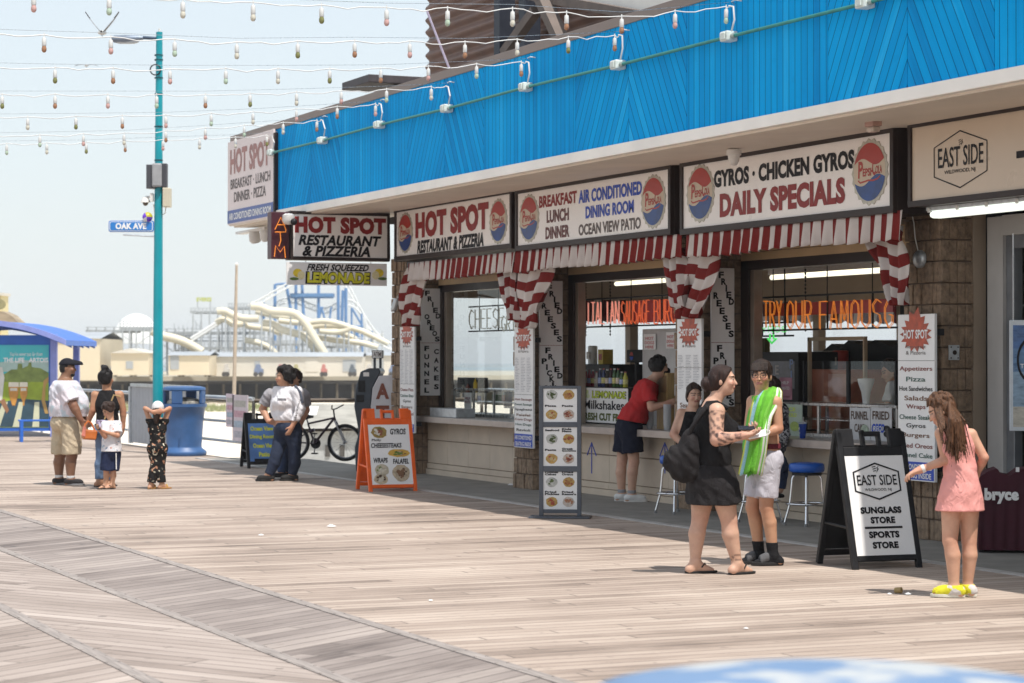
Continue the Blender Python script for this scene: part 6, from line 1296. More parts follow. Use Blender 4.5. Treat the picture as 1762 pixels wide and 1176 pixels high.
t = thing('roller_coaster', 'white tracked roller coaster on tall blue columns beyond the slides', 'roller coaster', P(560, 640, 300))
track(t, 300, [(425, 530), (455, 515), (480, 500), (510, 484), (540, 476)], m_trackw, .3); track(t, 302, [(452, 575), (462, 545), (480, 522), (505, 517), (535, 528), (560, 535), (585, 524), (605, 522), (622, 538), (632, 570), (640, 600)], m_trackw, .35); track(t, 304, [(590, 482), (605, 505), (622, 540), (642, 570), (662, 592), (690, 600)], m_trackw, .4)
track(t, 306, [(600, 600), (640, 585), (660, 578)], m_trackw, .3)
posts(m_cblue, t, 301, [(473, 490, 473, 610), (492, 488, 505, 560), (509, 478, 509, 610), (519, 478, 523, 560), (548, 476, 548, 600), (582, 478, 582, 610), (595, 496, 595, 610), (590, 500, 588, 560), (453, 517, 453, 560)], .22)
posts(m_cblue, t, 301, [(473, 490, 494, 488), (500, 512, 574, 512), (553, 530, 545, 565), (553, 530, 565, 570), (548, 530, 556, 530), (605, 530, 605, 615), (622, 540, 624, 615), (605, 562, 624, 562), (605, 585, 624, 560), (605, 530, 624, 562), (605, 562, 624, 590), (605, 590, 624, 562), (570, 528, 566, 560), (640, 570, 638, 600)], .14, 'brace')
b = MB(); farbox(b, 499, 573, 505, 511, 300.5, 3); b.build('platform', nmat('coaster_platform', (.10, .22, .42), .6), t)
def tower(label, pl, pr, pt, pth, pb, D, legs=4, mat=None):
    t = thing('slide_tower', label, 'slide tower', P((pl + pr) / 2, pb, D), 'slide towers on the pier'); b = MB(); farbox(b, pl, pr, pt + pth * .6, pt + pth, D, 5); b.build('deck', mat or m_gr, t); u = D / FPX
    b = MB(); farbox(b, pl, pr, pt, pt + 1, D, .1); b.cut(); farbox(b, pl, pr, pt + pth * .3, pt + pth * .3 + .7, D, .1); b.build('rail', m_lat, t)
    n = legs * 2
    for k in range(n): x = pl + (pr - pl) * (k + .3) / n; b = MB(); b.tube(fp(D, (x, pt), (x, pt + pth)), .06, 4); b.build('rail_post', m_lat, t)
    for dd in (0, 4.5): posts(m_lat, t, D + dd, [(pl + (pr - pl) * (.1 + .8 * k / (legs - 1)), pt + pth, pl + (pr - pl) * (.1 + .8 * k / (legs - 1)), pb) for k in range(legs)], .10, 'leg')
    posts(m_lat, t, D, [(pl + (pr - pl) * .1, pt + pth + (pb - pt - pth) * .1, pr - (pr - pl) * .1, pt + pth + (pb - pt - pth) * .6), (pr - (pr - pl) * .1, pt + pth + (pb - pt - pth) * .1, pl + (pr - pl) * .1, pt + pth + (pb - pt - pth) * .6)], .05, 'brace'); return t
tower('grey slide tower in front of the white dome', 205, 264, 552, 18, 640, 262, 5); tw = tower('tall grey slide tower with small yellow green lettering on top', 327, 380, 530, 9, 640, 258, 4); tower('grey slide tower with a round deck above the tall flag pole', 392, 434, 522, 10, 640, 262, 4); tower('pale square slide tower behind the lamp post', 270, 330, 577, 8, 645, 266, 5); tower('wide grey slide station at the middle of the rides', 335, 450, 590, 12, 645, 256, 8); tower('low lattice slide tower under the big slide', 455, 520, 586, 9, 645, 258, 6); tower('white lattice slide tower at the right of the rides', 530, 600, 590, 9, 645, 260, 6)
b = MB(); A = P(338, 519, 257.8); text(b, 'EVEREST'[:6], facing(A, 0), 0, 0, 26 * 257.8 / FPX, 7 * 257.8 / FPX, .05); b.build('lettering', nmat('letter_yellow_green', (.42, .45, .05), .6), tw)
posts(m_lat, tw, 258, [(340, 530, 340, 519), (362, 530, 362, 519)], .06, 'leg')
for (lab, pl, pr, y0, y1) in (('long grey elevated walkway left of the dome', 147, 236, 563, 573), ('long grey elevated walkway right of the lamp post', 283, 452, 566, 576), ('lower grey elevated walkway right of the lamp post', 283, 470, 581, 588)):
    t = thing('walkway', lab, 'walkway', P(pl, 640, 270), 'elevated walkways on the pier'); b = MB(); farbox(b, pl, pr, y0 + 5, y1, 264, 2.5); b.build('deck', m_gr, t)
    b = MB(); farbox(b, pl, pr, y0, y0 + 1, 264, .1); b.build('rail', m_gr, t)
    posts(m_gr, t, 264, [(x, y0, x, 640) for x in np.arange(pl + 4, pr, 15)], .10, 'post')
t = thing('stairway', 'long pale stairway slanting up to the slide towers', 'stairs', P(330, 600, 254))
posts(m_trackw, t, 254, [(328, 588, 384, 553), (328, 583, 384, 548), (384, 553, 405, 551)], .16, 'stringer'); posts(m_lat, t, 254, [(335 + 8 * k, 584 - 5 * k, 335 + 8 * k, 578 - 5 * k) for k in range(7)], .05, 'rail_post')
SLD = [('big cream slide arching down before the coaster', 250, [(432, 527), (450, 529), (465, 535), (500, 538), (515, 545), (528, 560), (540, 580), (553, 600), (566, 622)], .55), ('cream slide leaving the tall tower to the right', 252, [(374, 536), (388, 536), (402, 543), (420, 548), (445, 549)], .5), ('cream slide curling low in the middle of the rides', 251, [(452, 556), (470, 558), (482, 566), (500, 572), (520, 578), (535, 592), (548, 612)], .5), ('cream slide running down behind the lamp post', 248, [(262, 570), (278, 578), (300, 583), (320, 590), (338, 600), (348, 606)], .6),
       ('cream slide looping at the right of the big slide', 255, [(480, 552), (520, 556), (560, 553), (592, 560), (600, 566), (580, 572), (550, 570)], .4), ('lowest cream slide at the right end', 256, [(500, 574), (540, 580), (580, 586), (620, 590), (650, 598)], .4), ('cream slide left of the tall flag pole', 253, [(372, 556), (382, 550), (392, 553), (404, 560), (425, 556)], .4)]
SLD += [('cream slide dropping between the two tallest towers', 254, [(384, 540), (402, 552), (430, 562), (462, 566), (486, 575)], .4), ('white slide crossing low under the coaster', 257, [(520, 566), (560, 560), (610, 566), (640, 578), (668, 592)], .4), ('short cream slide at the foot of the wide station', 253, [(420, 585), (450, 592), (470, 604), (480, 618)], .4), ('long pale slide behind the big slide', 259, [(440, 536), (480, 545), (520, 549), (548, 560), (590, 574), (612, 584)], .4)]
for i, (pl, pr, pt, D, lab) in enumerate(((440, 500, 556, 268, 'pale scaffold frame behind the big slide'), (500, 575, 560, 270, 'pale scaffold frame under the coaster platform'), (575, 660, 574, 272, 'pale scaffold frame at the right of the coaster'), (300, 345, 560, 270, 'pale scaffold frame left of the tall slide tower'), (150, 200, 572, 270, 'pale scaffold frame left of the dome'))):
    t = thing('scaffold_frame', lab, 'scaffold', P(pl, 640, D), 'scaffold frames on the pier'); rs = random.Random(i); u = D / FPX
    for x in np.arange(pl, pr + 1, 7.5): b = MB(); b.tube(fp(D, (x, pt + rs.uniform(-6, 8)), (x, 640)), .07, 4); b.build('post', m_lat, t)
    for y in np.arange(pt + 8, 636, 12): b = MB(); b.tube(fp(D, (pl, y), (pr, y + rs.uniform(-2, 2))), .06, 4); b.build('beam', m_trackw if rs.random() < .5 else m_lat, t)
    for k in range(5): x = rs.uniform(pl, pr - 15); y = rs.uniform(pt + 8, 612); b = MB(); b.tube(fp(D, (x, y), (x + 15, y + 20)), .05, 4); b.build('brace', m_lat, t)
for lab, D, pts, r in SLD:
    t = thing('water_slide', lab, 'water slide', P(*pts[0], D), 'water slides on the pier')
    q = fp(D, *pts); s = []
    for i in range(len(q) - 1):
        a, b0, c, d = q[max(i - 1, 0)], q[i], q[i + 1], q[min(i + 2, len(q) - 1)]
        for k in range(4): w = k / 4; s.append(.5 * ((2 * b0) + (c - a) * w + (2 * a - 5 * b0 + 4 * c - d) * w * w + (3 * b0 - a - 3 * c + d) * w ** 3))
    s.append(q[-1]); b = MB(); b.tube(s, r * .8, 8); b.build('flume', m_slide, t, smooth=True)
    for k in range(1, len(pts) - 1, 1):
        b = MB(); b.tube(fp(D, pts[k], (pts[k][0], 640)), .09, 5); b.build('support', m_lat, t)
rl = random.Random(21)
for i in range(16):
    px = 60 + i * 41 + rl.uniform(-8, 8); D = 241.5; u = D / FPX; w = rl.uniform(9, 17); col = [(.42, .16, .14), (.10, .12, .14), (.45, .43, .4), (.14, .18, .28), (.30, .14, .14), (.34, .31, .16)][i % 6]
    A = P(px, 641, D); A.z = -.05; f = facing(A, 0); t = thing('ride_car', '%s ride car parked at the pier edge, number %d counted from the left' % (['red', 'black', 'pale', 'blue', 'dark red', 'mustard'][i % 6], i + 1), 'ride car', A, 'ride cars along the pier edge')
    b = MB(); b.prism([(0, .25), (w * u, .25), (w * u, .8), (w * u * .75, .85), (w * u * .62, 1.3), (w * u * .25, 1.3), (w * u * .12, .85), (0, .8)], -1.2, 0, f); b.build('body', nmat('ride_%d' % (i % 6), col, .5, var=.2), t, bevel=.05)
    for x in (.2, .8): b = MB(); b.lathe(f(w * u * x, .25, -.1), [(0, 0), (.25, 0), (.25, .15), (0, .15)], 12, axis=f.n); b.build('wheel', m_dk, t)
# pole on the beach and dune grass
t = thing('flag_pole', 'tall thin bare wooden pole rising from the beach behind the rail', 'pole', onZ(403, 690, -1.6)); D = 62; b = MB(); b.tube(fp(D, (402.5, 700), (405, 560), (407, 456)), [.055, .05, .035], 8); b.build('pole', nmat('pole_tan', (.40, .33, .26), .8, var=.15), t)
b = MB(); b.ball(P(407, 455, D), .05, 8); b.build('cap', m_fix, t)
b = MB(); rl = random.Random(8)
for i in range(3600):
    px = rl.uniform(120, 470); p = onX(px, 640, -205 + rl.uniform(-14, 12)); p.z = dune(p.x, p.y) - .05; h = rl.uniform(.2, .75) * (1 if rl.random() < .3 else .6); d = rl.uniform(-.3, .3); b.quad(p - RIGHT * .05, p + RIGHT * .05, p + RIGHT * d + UP * h)
o = b.build('dune_grass', nmat('dune_grass', (.22, .24, .10), .9, var=.3, scale=.5)); o['kind'] = 'stuff'
# low houses on the beach behind the bicycle
t = thing('beach_hut', 'low grey hut with shingle roof on the sand behind the bicycle', 'hut', onZ(545, 790, -1.7)); D = 62; b = MB(); f, w, h = farbox(b, 512, 640, 742, 800, D, 4); b.build('wall', nmat('hut_grey', (.36, .37, .37), .8), t); u = D / FPX
b = MB(); b.grid([[f(-3 * u, h, .2), f(w + 3 * u, h, .2)], [f(8 * u, h + 44 * u, -2.2), f(w - 4 * u, h + 44 * u, -2.2)], [f(-3 * u, h, -4.2), f(w + 3 * u, h, -4.2)]]); b.build('roof', nmat('hut_roof', (.30, .29, .26), .9, var=.2, scale=2, stretch=(1, 1, 6)), t)
b = MB(); b.grid([[f(8 * u, h + 40 * u, -1.95), f(26 * u, h + 40 * u, -1.95)], [f(8 * u, h + 26 * u, -1.2), f(26 * u, h + 26 * u, -1.2)]]); b.build('skylight', m_trackw, t)
for x in (560, 585, 612): b = MB(); b.box(((x - 512) * u, 14 * u, 0), ((x - 504) * u, 34 * u, .04), f); b.build('window', m_dk, t)
# ================================================================ PEOPLE: continuous surfaces grown round a posed skeleton
BIG = np.float32(9)
def field(prims, v, cuts=(), wr=0.0, seed=0, pad=.03):
    lo = np.min([np.minimum(p['lo'], p['lo']) for p in prims], 0) - pad; hi = np.max([p['hi'] for p in prims], 0) + pad
    n = np.ceil((hi - lo) / v).astype(int) + 1; F = np.full(n, BIG, np.float32)
    ax = [lo[i] + v * np.arange(n[i]) for i in range(3)]
    for p in prims:
        k = p['k']; a = np.maximum(((p['lo'] - k - .02 - lo) / v).astype(int), 0); b = np.minimum(((p['hi'] + k + .02 - lo) / v).astype(int) + 1, n)
        X, Y, Z = np.meshgrid(ax[0][a[0]:b[0]], ax[1][a[1]:b[1]], ax[2][a[2]:b[2]], indexing='ij', copy=False)
        Q = np.stack((X, Y, Z), -1).astype(np.float32); d = p['f'](Q)
        G = F[a[0]:b[0], a[1]:b[1], a[2]:b[2]]
        if p.get('sub'): G[...] = np.maximum(G, -d); continue
        h = np.clip(.5 + .5 * (G - d) / k, 0, 1); G[...] = np.where(G > 5, d, G * (1 - h) + d * h - k * h * (1 - h))
    if wr or cuts:
        X, Y, Z = np.meshgrid(*ax, indexing='ij', copy=False)
        if wr:
            s = seed * 1.7
            F = F + wr * (np.sin(X * 23 + Y * 31 + Z * 17 + s + 2 * np.sin(Z * 13 + X * 9 + s)) * np.sin(Z * 29 - X * 19 + Y * 11 + s) + .6 * np.sin(X * 55 + Y * 48 + Z * 21 + 3 * np.sin(Z * 20 + s))).astype(np.float32)
        for pt, nn in cuts: F = np.maximum(F, ((X - pt[0]) * nn[0] + (Y - pt[1]) * nn[1] + (Z - pt[2]) * nn[2]).astype(np.float32))
    return F, lo
def nets(F, lo, v):
    s = F < 0; c = np.zeros(np.array(F.shape) - 1, np.int8)
    for i in (0, 1):
        for j in (0, 1):
            for k in (0, 1): c += s[i:s.shape[0] - 1 + i, j:s.shape[1] - 1 + j, k:s.shape[2] - 1 + k]
    cell = np.argwhere((c > 0) & (c < 8)); idx = np.full(c.shape, -1, np.int32); idx[tuple(cell.T)] = np.arange(len(cell))
    acc = np.zeros((len(cell), 3)); cnt = np.zeros(len(cell)); cor = [(i, j, k) for i in (0, 1) for j in (0, 1) for k in (0, 1)]
    val = {q: F[cell[:, 0] + q[0], cell[:, 1] + q[1], cell[:, 2] + q[2]].astype(float) for q in cor}
    for a in cor:
        for d in range(3):
            if a[d]: continue
            b = tuple(a[e] + (e == d) for e in range(3)); m = (val[a] < 0) != (val[b] < 0); t = val[a] / np.where(m, val[a] - val[b], 1)
            p = np.array(a, float)[None] + 0 * acc; p[:, d] += t; acc[m] += p[m]; cnt[m] += 1
    V = lo + (cell + acc / cnt[:, None]) * v; faces = []
    for d in range(3):
        e, g = [x for x in range(3) if x != d]; sl0 = [slice(None)] * 3; sl1 = [slice(None)] * 3; sl0[d] = slice(0, -1); sl1[d] = slice(1, None)
        m = s[tuple(sl0)] != s[tuple(sl1)]; q = np.argwhere(m); q = q[(q[:, e] > 0) & (q[:, g] > 0) & (q[:, e] < F.shape[e] - 1) & (q[:, g] < F.shape[g] - 1)]
        fl = s[tuple(q.T)]; ids = []
        for (a, b) in ((0, 0), (1, 0), (1, 1), (0, 1)): r = q.copy(); r[:, e] -= a; r[:, g] -= b; ids.append(idx[tuple(r.T)])
        f = np.stack(ids, 1); flip = fl if d != 1 else ~fl; f[~flip] = f[~flip][:, ::-1]; faces.append(f)
    return V, np.concatenate(faces)
def npv(p): return np.array(tuple(p), np.float32)
def cone(a, b, ra, rb, k=.03, flat=0, sq=None):
    a, b = npv(a), npv(b); r = max(ra, rb); ba = b - a; L2 = float(ba @ ba) + 1e-9
    def f(Q):
        q = Q - a; h = np.clip((q @ ba) / L2, 0, 1); w = q - h[..., None] * ba
        d = np.sqrt((w * w).sum(-1)) - (ra + (rb - ra) * h)
        if flat: d = np.maximum(d, ((Q - b) @ (ba / math.sqrt(L2))))
        return d
    return dict(f=f, k=k, lo=np.minimum(a, b) - r, hi=np.maximum(a, b) + r)
def ell3(c, ax, rad, k=.03, sub=False):
    c = npv(c); A = np.stack([npv(x) for x in ax]); rad = np.array(rad, np.float32); m = float(rad.max())
    def f(Q):
        q = (Q - c) @ A.T / rad; k0 = np.sqrt((q * q).sum(-1)) + 1e-6; q2 = q / rad; k1 = np.sqrt((q2 * q2).sum(-1)) + 1e-6
        return k0 * (k0 - 1) / k1
    return dict(f=f, k=k, lo=c - m, hi=c + m, sub=sub)
def infl(p, t): q = dict(p); f = p['f']; q['f'] = lambda Q: f(Q) - t; q['lo'] = p['lo'] - t; q['hi'] = p['hi'] + t; return q
def grow(name, prims, v, mat, root, parent=None, cuts=(), wr=0, seed=0, paint=None):
    F, lo = field(prims, v, cuts, wr, seed); V, f = nets(F, lo, v); me = bpy.data.meshes.new(name); off = np.array(root.location)
    me.from_pydata((V - off).tolist(), [], f.tolist()); me.materials.append(mat)
    me.polygons.foreach_set('use_smooth', [True] * len(me.polygons))
    if paint is not None:
        ca = me.color_attributes.new('paint', 'FLOAT_COLOR', 'POINT'); col = paint(V); ca.data.foreach_set('color', np.concatenate((col, np.ones((len(V), 1))), 1).astype(np.float32).ravel())
    o = bpy.data.objects.new(name, me); COL.objects.link(o); o.parent = parent or root
    sm = o.modifiers.new('smooth', 'SMOOTH'); sm.factor = .5; sm.iterations = 2
    return o
m_skin = nmat('skin', (1, 1, 1), .5, var=.05, scale=30, bump=.08, bscale=220, attr='paint', spec=.35); m_skin.node_tree.nodes['Principled BSDF'].inputs['Subsurface Weight'].default_value = .08; m_skin.node_tree.nodes['Principled BSDF'].inputs['Subsurface Radius'].default_value = (.012, .005, .003)
def creases(m, k=1.0):
    n, l = m.node_tree.nodes, m.node_tree.links; b = n['Principled BSDF']; tc = n.new('ShaderNodeTexCoord'); mp = n.new('ShaderNodeMapping'); mp.inputs['Scale'].default_value = (1, 1, .55); mp.inputs['Rotation'].default_value = (.5, .4, 0); l.new(tc.outputs['Object'], mp.inputs[0])
    a = n.new('ShaderNodeTexNoise'); a.inputs['Scale'].default_value = 13; a.inputs['Detail'].default_value = 2.5; a.inputs['Distortion'].default_value = 1.6; l.new(mp.outputs[0], a.inputs[0])
    f = n.new('ShaderNodeTexNoise'); f.inputs['Scale'].default_value = 160; l.new(tc.outputs['Object'], f.inputs[0]); h = math_(n, l, 'ADD', math_(n, l, 'ABSOLUTE', math_(n, l, 'SUBTRACT', a.outputs[0], .5)), math_(n, l, 'MULTIPLY', f.outputs[0], .06))
    bp = n.new('ShaderNodeBump'); bp.inputs['Strength'].default_value = .4 * k; bp.inputs['Distance'].default_value = .045; l.new(h, bp.inputs['Height']); l.new(bp.outputs[0], b.inputs['Normal']); return m
def fabric(name, col, rough=.85, var=.12):
    if name in MATS: return MATS[name]
    return creases(nmat(name, col, rough, var=var, scale=9, spec=.2))
def print_fabric(name, base, spots, rough=.85):
    if name in MATS: return MATS[name]
    m, n, l, b = nodes_of(name); tc = n.new('ShaderNodeTexCoord'); c = base
    for i, (col, sc, thr) in enumerate(spots):
        mp = n.new('ShaderNodeMapping'); mp.inputs['Location'].default_value = (i * 3.3, i * 1.7, i); l.new(tc.outputs['Object'], mp.inputs[0])
        no = n.new('ShaderNodeTexNoise'); no.inputs['Scale'].default_value = sc; no.inputs['Detail'].default_value = 2; l.new(mp.outputs[0], no.inputs[0]); c = mixc(n, l, math_(n, l, 'GREATER_THAN', no.outputs[0], thr), c, col)
    l.new(c, b.inputs[0]); b.inputs['Roughness'].default_value = rough; b.inputs['Specular IOR Level'].default_value = .2; return creases(m)
def hairmat(name, col): return nmat(name, col, .5, var=.6, scale=110, bump=.5, bscale=170, stretch=(1, 1, .12), spec=.3)
def cam_dir(a): a = math.radians(a); return VIEW * math.cos(a) + RIGHT * math.sin(a)
class Person:
    def __init__(s, label, D, J, face, hface, size=1.0, res=.009, pitch=0, skin=(.46, .27, .18), r=None, group=None, name='person', tattoo=None, hands=None, lips=(.30, .11, .09), brow=(.06, .04, .03), bust=0, hold=0):
        s.D = D; s.z = size; s.res = res; s.j = {k: P(q[0], q[1], D + (q[2] if len(q) > 2 else 0)) for k, q in J.items() if k[:3] != 'toe'}
        j = s.j; R_ = dict(chest=(.165, .115, .17), waist=(.135, .10, .15), hips=(.165, .12, .13), arm=(.052, .042, .028), leg=(.085, .056, .038), neck=.055, head=1.0); R_.update(r or {}); s.r = R_
        for q in 'AB':
            if 'an' + q in j: j['an' + q].z = .085 * size + J['an' + q][3] if len(J['an' + q]) > 3 else .085 * size
        g = j['hips']; s.root = thing(name, label, 'person', (g.x, g.y, 0), group)
        f = cam_dir(face); s.f = f; s.sx = f.cross(UP); up = (j['neck'] - j['hips']).normalized(); fw = (f - up * f.dot(up)).normalized(); lat = fw.cross(up); s.up, s.fw, s.lat = up, fw, lat
        A3 = (lat, fw, up); sc = lambda t: tuple(x * size for x in t)
        reg = s.reg = {}
        T = [ell3(j['chest'], A3, sc(R_['chest']), .03 * size), ell3(j['waist'], A3, sc(R_['waist']), .045 * size), ell3(j['hips'], A3, sc(R_['hips']), .035 * size)]
        T.append(cone(j['shA'], j['shB'], R_['arm'][0] * size, R_['arm'][0] * size, .045 * size))
        T.append(cone(j['neck'] - up * .09 * size, j['neck'], .07 * size, R_['neck'] * size, .04 * size))
        if bust:
            for q in (-1, 1): T.append(ell3(j['chest'] + fw * (R_['chest'][1] * .80) * size + lat * q * .072 * size - up * .03 * size, A3, (bust, bust * .9, bust), .04))
        reg['torso'] = T
        # head
        hf = cam_dir(hface); hs = hf.cross(UP); pr = math.radians(pitch); F3 = hf * math.cos(pr) - UP * math.sin(pr); U3 = UP * math.cos(pr) + hf * math.sin(pr); hd = s.hd = .98 * R_['head'] * (.42 + .58 * size if size < 1 else size); s.F3, s.U3, s.S3 = F3, U3, hs
        c = j['head']; H3 = (hs, F3, U3); at = s.at = lambda x, y, z: c + (hs * x + F3 * y + U3 * z) * hd
        s.skull = ell3(at(0, -.012, .025), H3, (.076 * hd, .096 * hd, .094 * hd), .03 * hd)
        hp = [s.skull, ell3(at(0, .022, -.045), H3, (.058 * hd, .070 * hd, .068 * hd), .03 * hd), ell3(at(0, .052, -.088), H3, (.030 * hd, .030 * hd, .022 * hd), .03 * hd),
              cone(at(0, .086, .012), at(0, .106, -.028), .008 * hd, .0125 * hd, .012 * hd), ell3(at(0, .088, -.058), H3, (.024 * hd, .013 * hd, .009 * hd), .008 * hd), ell3(at(0, .080, .034), H3, (.052 * hd, .014 * hd, .010 * hd), .015 * hd)]
        for q in (-1, 1): hp += [ell3(at(.077 * q, -.012, -.008), H3, (.010 * hd, .020 * hd, .031 * hd), .008 * hd), ell3(at(.040 * q, .068, -.022), H3, (.026 * hd, .022 * hd, .024 * hd), .02 * hd), ell3(at(.032 * q, .083, .010), H3, (.013 * hd, .009 * hd, .008 * hd), .006 * hd)]
        reg['head'] = hp; reg['neck'] = [cone(j['neck'] - up * .03 * size, at(0, -.015, -.06), R_['neck'] * size, R_['neck'] * size * .95, .025 * size)]
        s.hands = hands or {}
        for q in 'AB':
            if 'wr' + q in j:
                sh, el, wr_ = j['sh' + q], j['el' + q], j['wr' + q]; a = R_['arm']
                reg['arm1' + q] = [cone(sh, el, a[0] * size, a[1] * size, .018 * size)]
                fore = (el * .72 + wr_ * .28); reg['arm2' + q] = [cone(el, fore, a[1] * size, a[1] * size * .98, .010), cone(fore, wr_, a[1] * .96 * size, a[2] * size, .010)]
                reg['hand' + q] = s.hand(q, wr_, (wr_ - el).normalized(), s.hands.get(q, {}))
            if 'an' + q in j:
                hp_, kn, an = j['hip' + q], j['kn' + q], j['an' + q]; a = R_['leg']
                reg['leg1' + q] = [cone(hp_, kn, a[0] * size, a[1] * size, .02 * size)]
                td = cam_dir(J.get('toe' + q, (face,))[0]); cf = kn * .68 + an * .32 - td * .012 * size; calf = R_.get('calf', a[1] * 1.04)
                reg['leg2' + q] = [cone(kn, cf, a[1] * .93 * size, calf * size, .012 * size), cone(cf, an, calf * size, a[2] * size, .010 * size)]; s.__dict__['cf' + q] = (cf, calf)
                L = .245 * size; heel = Vector((an.x, an.y, .03 * size)) - td * .05 * size; toe = heel + td * (L - .06 * size); toe.z = .024 * size; s.__dict__['foot' + q] = (heel, toe, td, L)
                reg['foot' + q] = [cone(heel + UP * .006 * size + td * .008 * size, an, .031 * size, a[2] * size, .02 * size), cone(heel + UP * .006, toe, .032 * size, .022 * size, .03 * size), cone(an, toe - td * .05 * size + UP * .012, a[2] * .9 * size, .028 * size, .03 * size)]
        s.paintf = s.make_paint(skin, tattoo, lips, brow); s.J = J
    def hand(s, q, w, d, o):
        """palm, four bent fingers of different lengths, thumb from the palm's side"""
        z = s.z * (1 if s.z > .9 else 1.05); d = (o['dir'] if 'dir' in o else d).normalized(); pn = o.get('palm', -s.sx if q == 'B' else s.sx); pn = (pn - d * pn.dot(d)); pn = pn.normalized() if pn.length > .01 else d.orthogonal().normalized(); la = d.cross(pn) * o.get('flip', 1)
        curl = o.get('curl', .35); pr = []
        pc = w + d * .048 * z; pr.append(ell3(pc, (la, pn, d), (.040 * z, .018 * z, .056 * z), .018)); pr.append(cone(w, w + d * .03 * z, .026 * z, .024 * z, .02))
        for i, (off, ln) in enumerate(((-.030, .066), (-.010, .076), (.010, .071), (.029, .056))):
            b = w + d * (.088 - .004 * abs(i - 1)) * z + la * off * z; an = curl * (.8 + .12 * i); p = b; dd = d + la * (off * 2.0)
            for k, fr in enumerate((.45, .32, .26)):
                a = an * (k + .6); v = (dd * math.cos(a) + pn * math.sin(a)).normalized(); e = p + v * ln * fr * z; pr.append(cone(p, e, (.0098 - .0008 * k) * z, (.0092 - .0009 * k) * z, .007)); p = e
        b = w + d * .03 * z - la * .03 * z; e = b + (d * .65 - la * .55 + pn * .35).normalized() * .042 * z; g = e + (d * .85 - la * .1 + pn * .45).normalized() * .030 * z
        return pr + [cone(b, e, .0145 * z, .0115 * z, .012), cone(e, g, .0112 * z, .0088 * z, .006)]
    def make_paint(s, skin, tattoo, lips, brow):
        c = npv(s.j['head']); S_, F_, U_ = npv(s.S3), npv(s.F3), npv(s.U3); hd = s.hd; sk = np.array(skin)
        def f(V):
            col = np.tile(sk, (len(V), 1)); q = (V - c) / hd; x, y, z = q @ S_, q @ F_, q @ U_; near = (np.abs(x) < .1) & (np.abs(z) < .14)
            ch = np.exp(-(((np.abs(x) - .042) / .02) ** 2 + ((z + .02) / .02) ** 2)) * (y > .04) * near; col = col * (1 - .25 * ch[:, None] * np.array([0, 1, .8]))
            col[near & (y > .055) & (np.abs(x) < .026) & (np.abs(z + .058) < .0095)] = lips
            for sg in (-1, 1):
                ex = (x - .032 * sg) / .0145; ez = (z - .009) / .0062; m = near & (y > .05) & (ex ** 2 + ez ** 2 < 1); col[m] = sk * .45 + .06; col[m & ((x - .032 * sg) ** 2 + (z - .009) ** 2 < .0078 ** 2)] = (.03, .018, .012)
                col[near & (y > .05) & (ex ** 2 + ez ** 2 < 1.5) & (ex ** 2 + ez ** 2 >= 1) & (z > .009)] = (.06, .04, .03)
                col[near & (y > .045) & (np.abs(x - .034 * sg) < .023) & (np.abs(z - .033 + .004 * ((x - .034 * sg) / .02) ** 2) < .0048)] = brow
            col[near & (y > .10) & (np.abs(np.abs(x) - .008) < .004) & (np.abs(z + .037) < .004)] = sk * .35
            nz = np.sin(V[:, 0] * 37 + 2 * np.sin(V[:, 2] * 23)) * np.sin(V[:, 2] * 31 + V[:, 1] * 27); col = col * (1 + .05 * nz[:, None] * np.array([.6, 1, 1]))
            for q_ in ('knA', 'knB', 'elA', 'elB', 'wrA', 'wrB'):
                if q_ in s.j: e_ = np.exp(-(np.linalg.norm(V - npv(s.j[q_]), axis=1) / (.075 * s.z)) ** 2)[:, None]; col = col * (1 - e_ * np.array([.03, .17, .17]))
            if tattoo: col = tattoo(s, V, col)
            return col
        return f
    def body(s, skip=()):
        pr = []
        for k in ('torso', 'neck', 'head', 'arm1A', 'arm1B', 'arm2A', 'arm2B', 'handA', 'handB', 'leg1A', 'leg1B', 'leg2A', 'leg2B', 'footA', 'footB'):
            if k in s.reg and k not in skip: pr += s.reg[k]
        return grow('body', pr, s.res, m_skin, s.root, paint=s.paintf)
    def wear(s, name, mat, regs, cuts=(), wr=.0022, extra=(), parent=None, seed=1, res=None):
        """regs: (region, looseness) or (limb region, looseness, how far down, flare)"""
        pr = []
        for q in regs:
            if len(q) == 2: pr += [infl(p, q[1] * s.z) for p in s.reg[q[0]]]
            else:
                k = q[0]; L = k[-1]; a, b = {'arm1': ('sh', 'el'), 'arm2': ('el', 'wr'), 'leg1': ('hip', 'kn'), 'leg2': ('kn', 'an')}[k[:4]]
                a, b = s.j[a + L], s.j[b + L]; rr = s.r['arm' if k[0] == 'a' else 'leg']; r0, r1 = (rr[0], rr[1]) if k[3] == '1' else (rr[1], rr[2]); t = q[2]; fl = q[3] if len(q) > 3 else 0
                if k[:4] == 'leg2':
                    cf, cr = s.__dict__['cf' + L]; e = cf + (b - cf) * ((t - .32) / .68); pr += [cone(a, cf, (r0 + q[1]) * s.z, (cr + q[1] * .9) * s.z, .012), cone(cf, e, (cr + q[1] * .9) * s.z, (cr + (r1 - cr) * (t - .32) / .68 + q[1] + .006) * s.z, .012, flat=1)]; continue
                pr.append(cone(a, a + (b - a) * t, (r0 + q[1]) * s.z, (r0 + (r1 - r0) * t + q[1] + fl) * s.z, .03, flat=1))
        return grow(name, pr + list(extra), res or s.res, mat, s.root, parent, cuts, wr * s.z, seed)
    def at_t(s, a, b, t): return s.j[a] + (s.j[b] - s.j[a]) * t
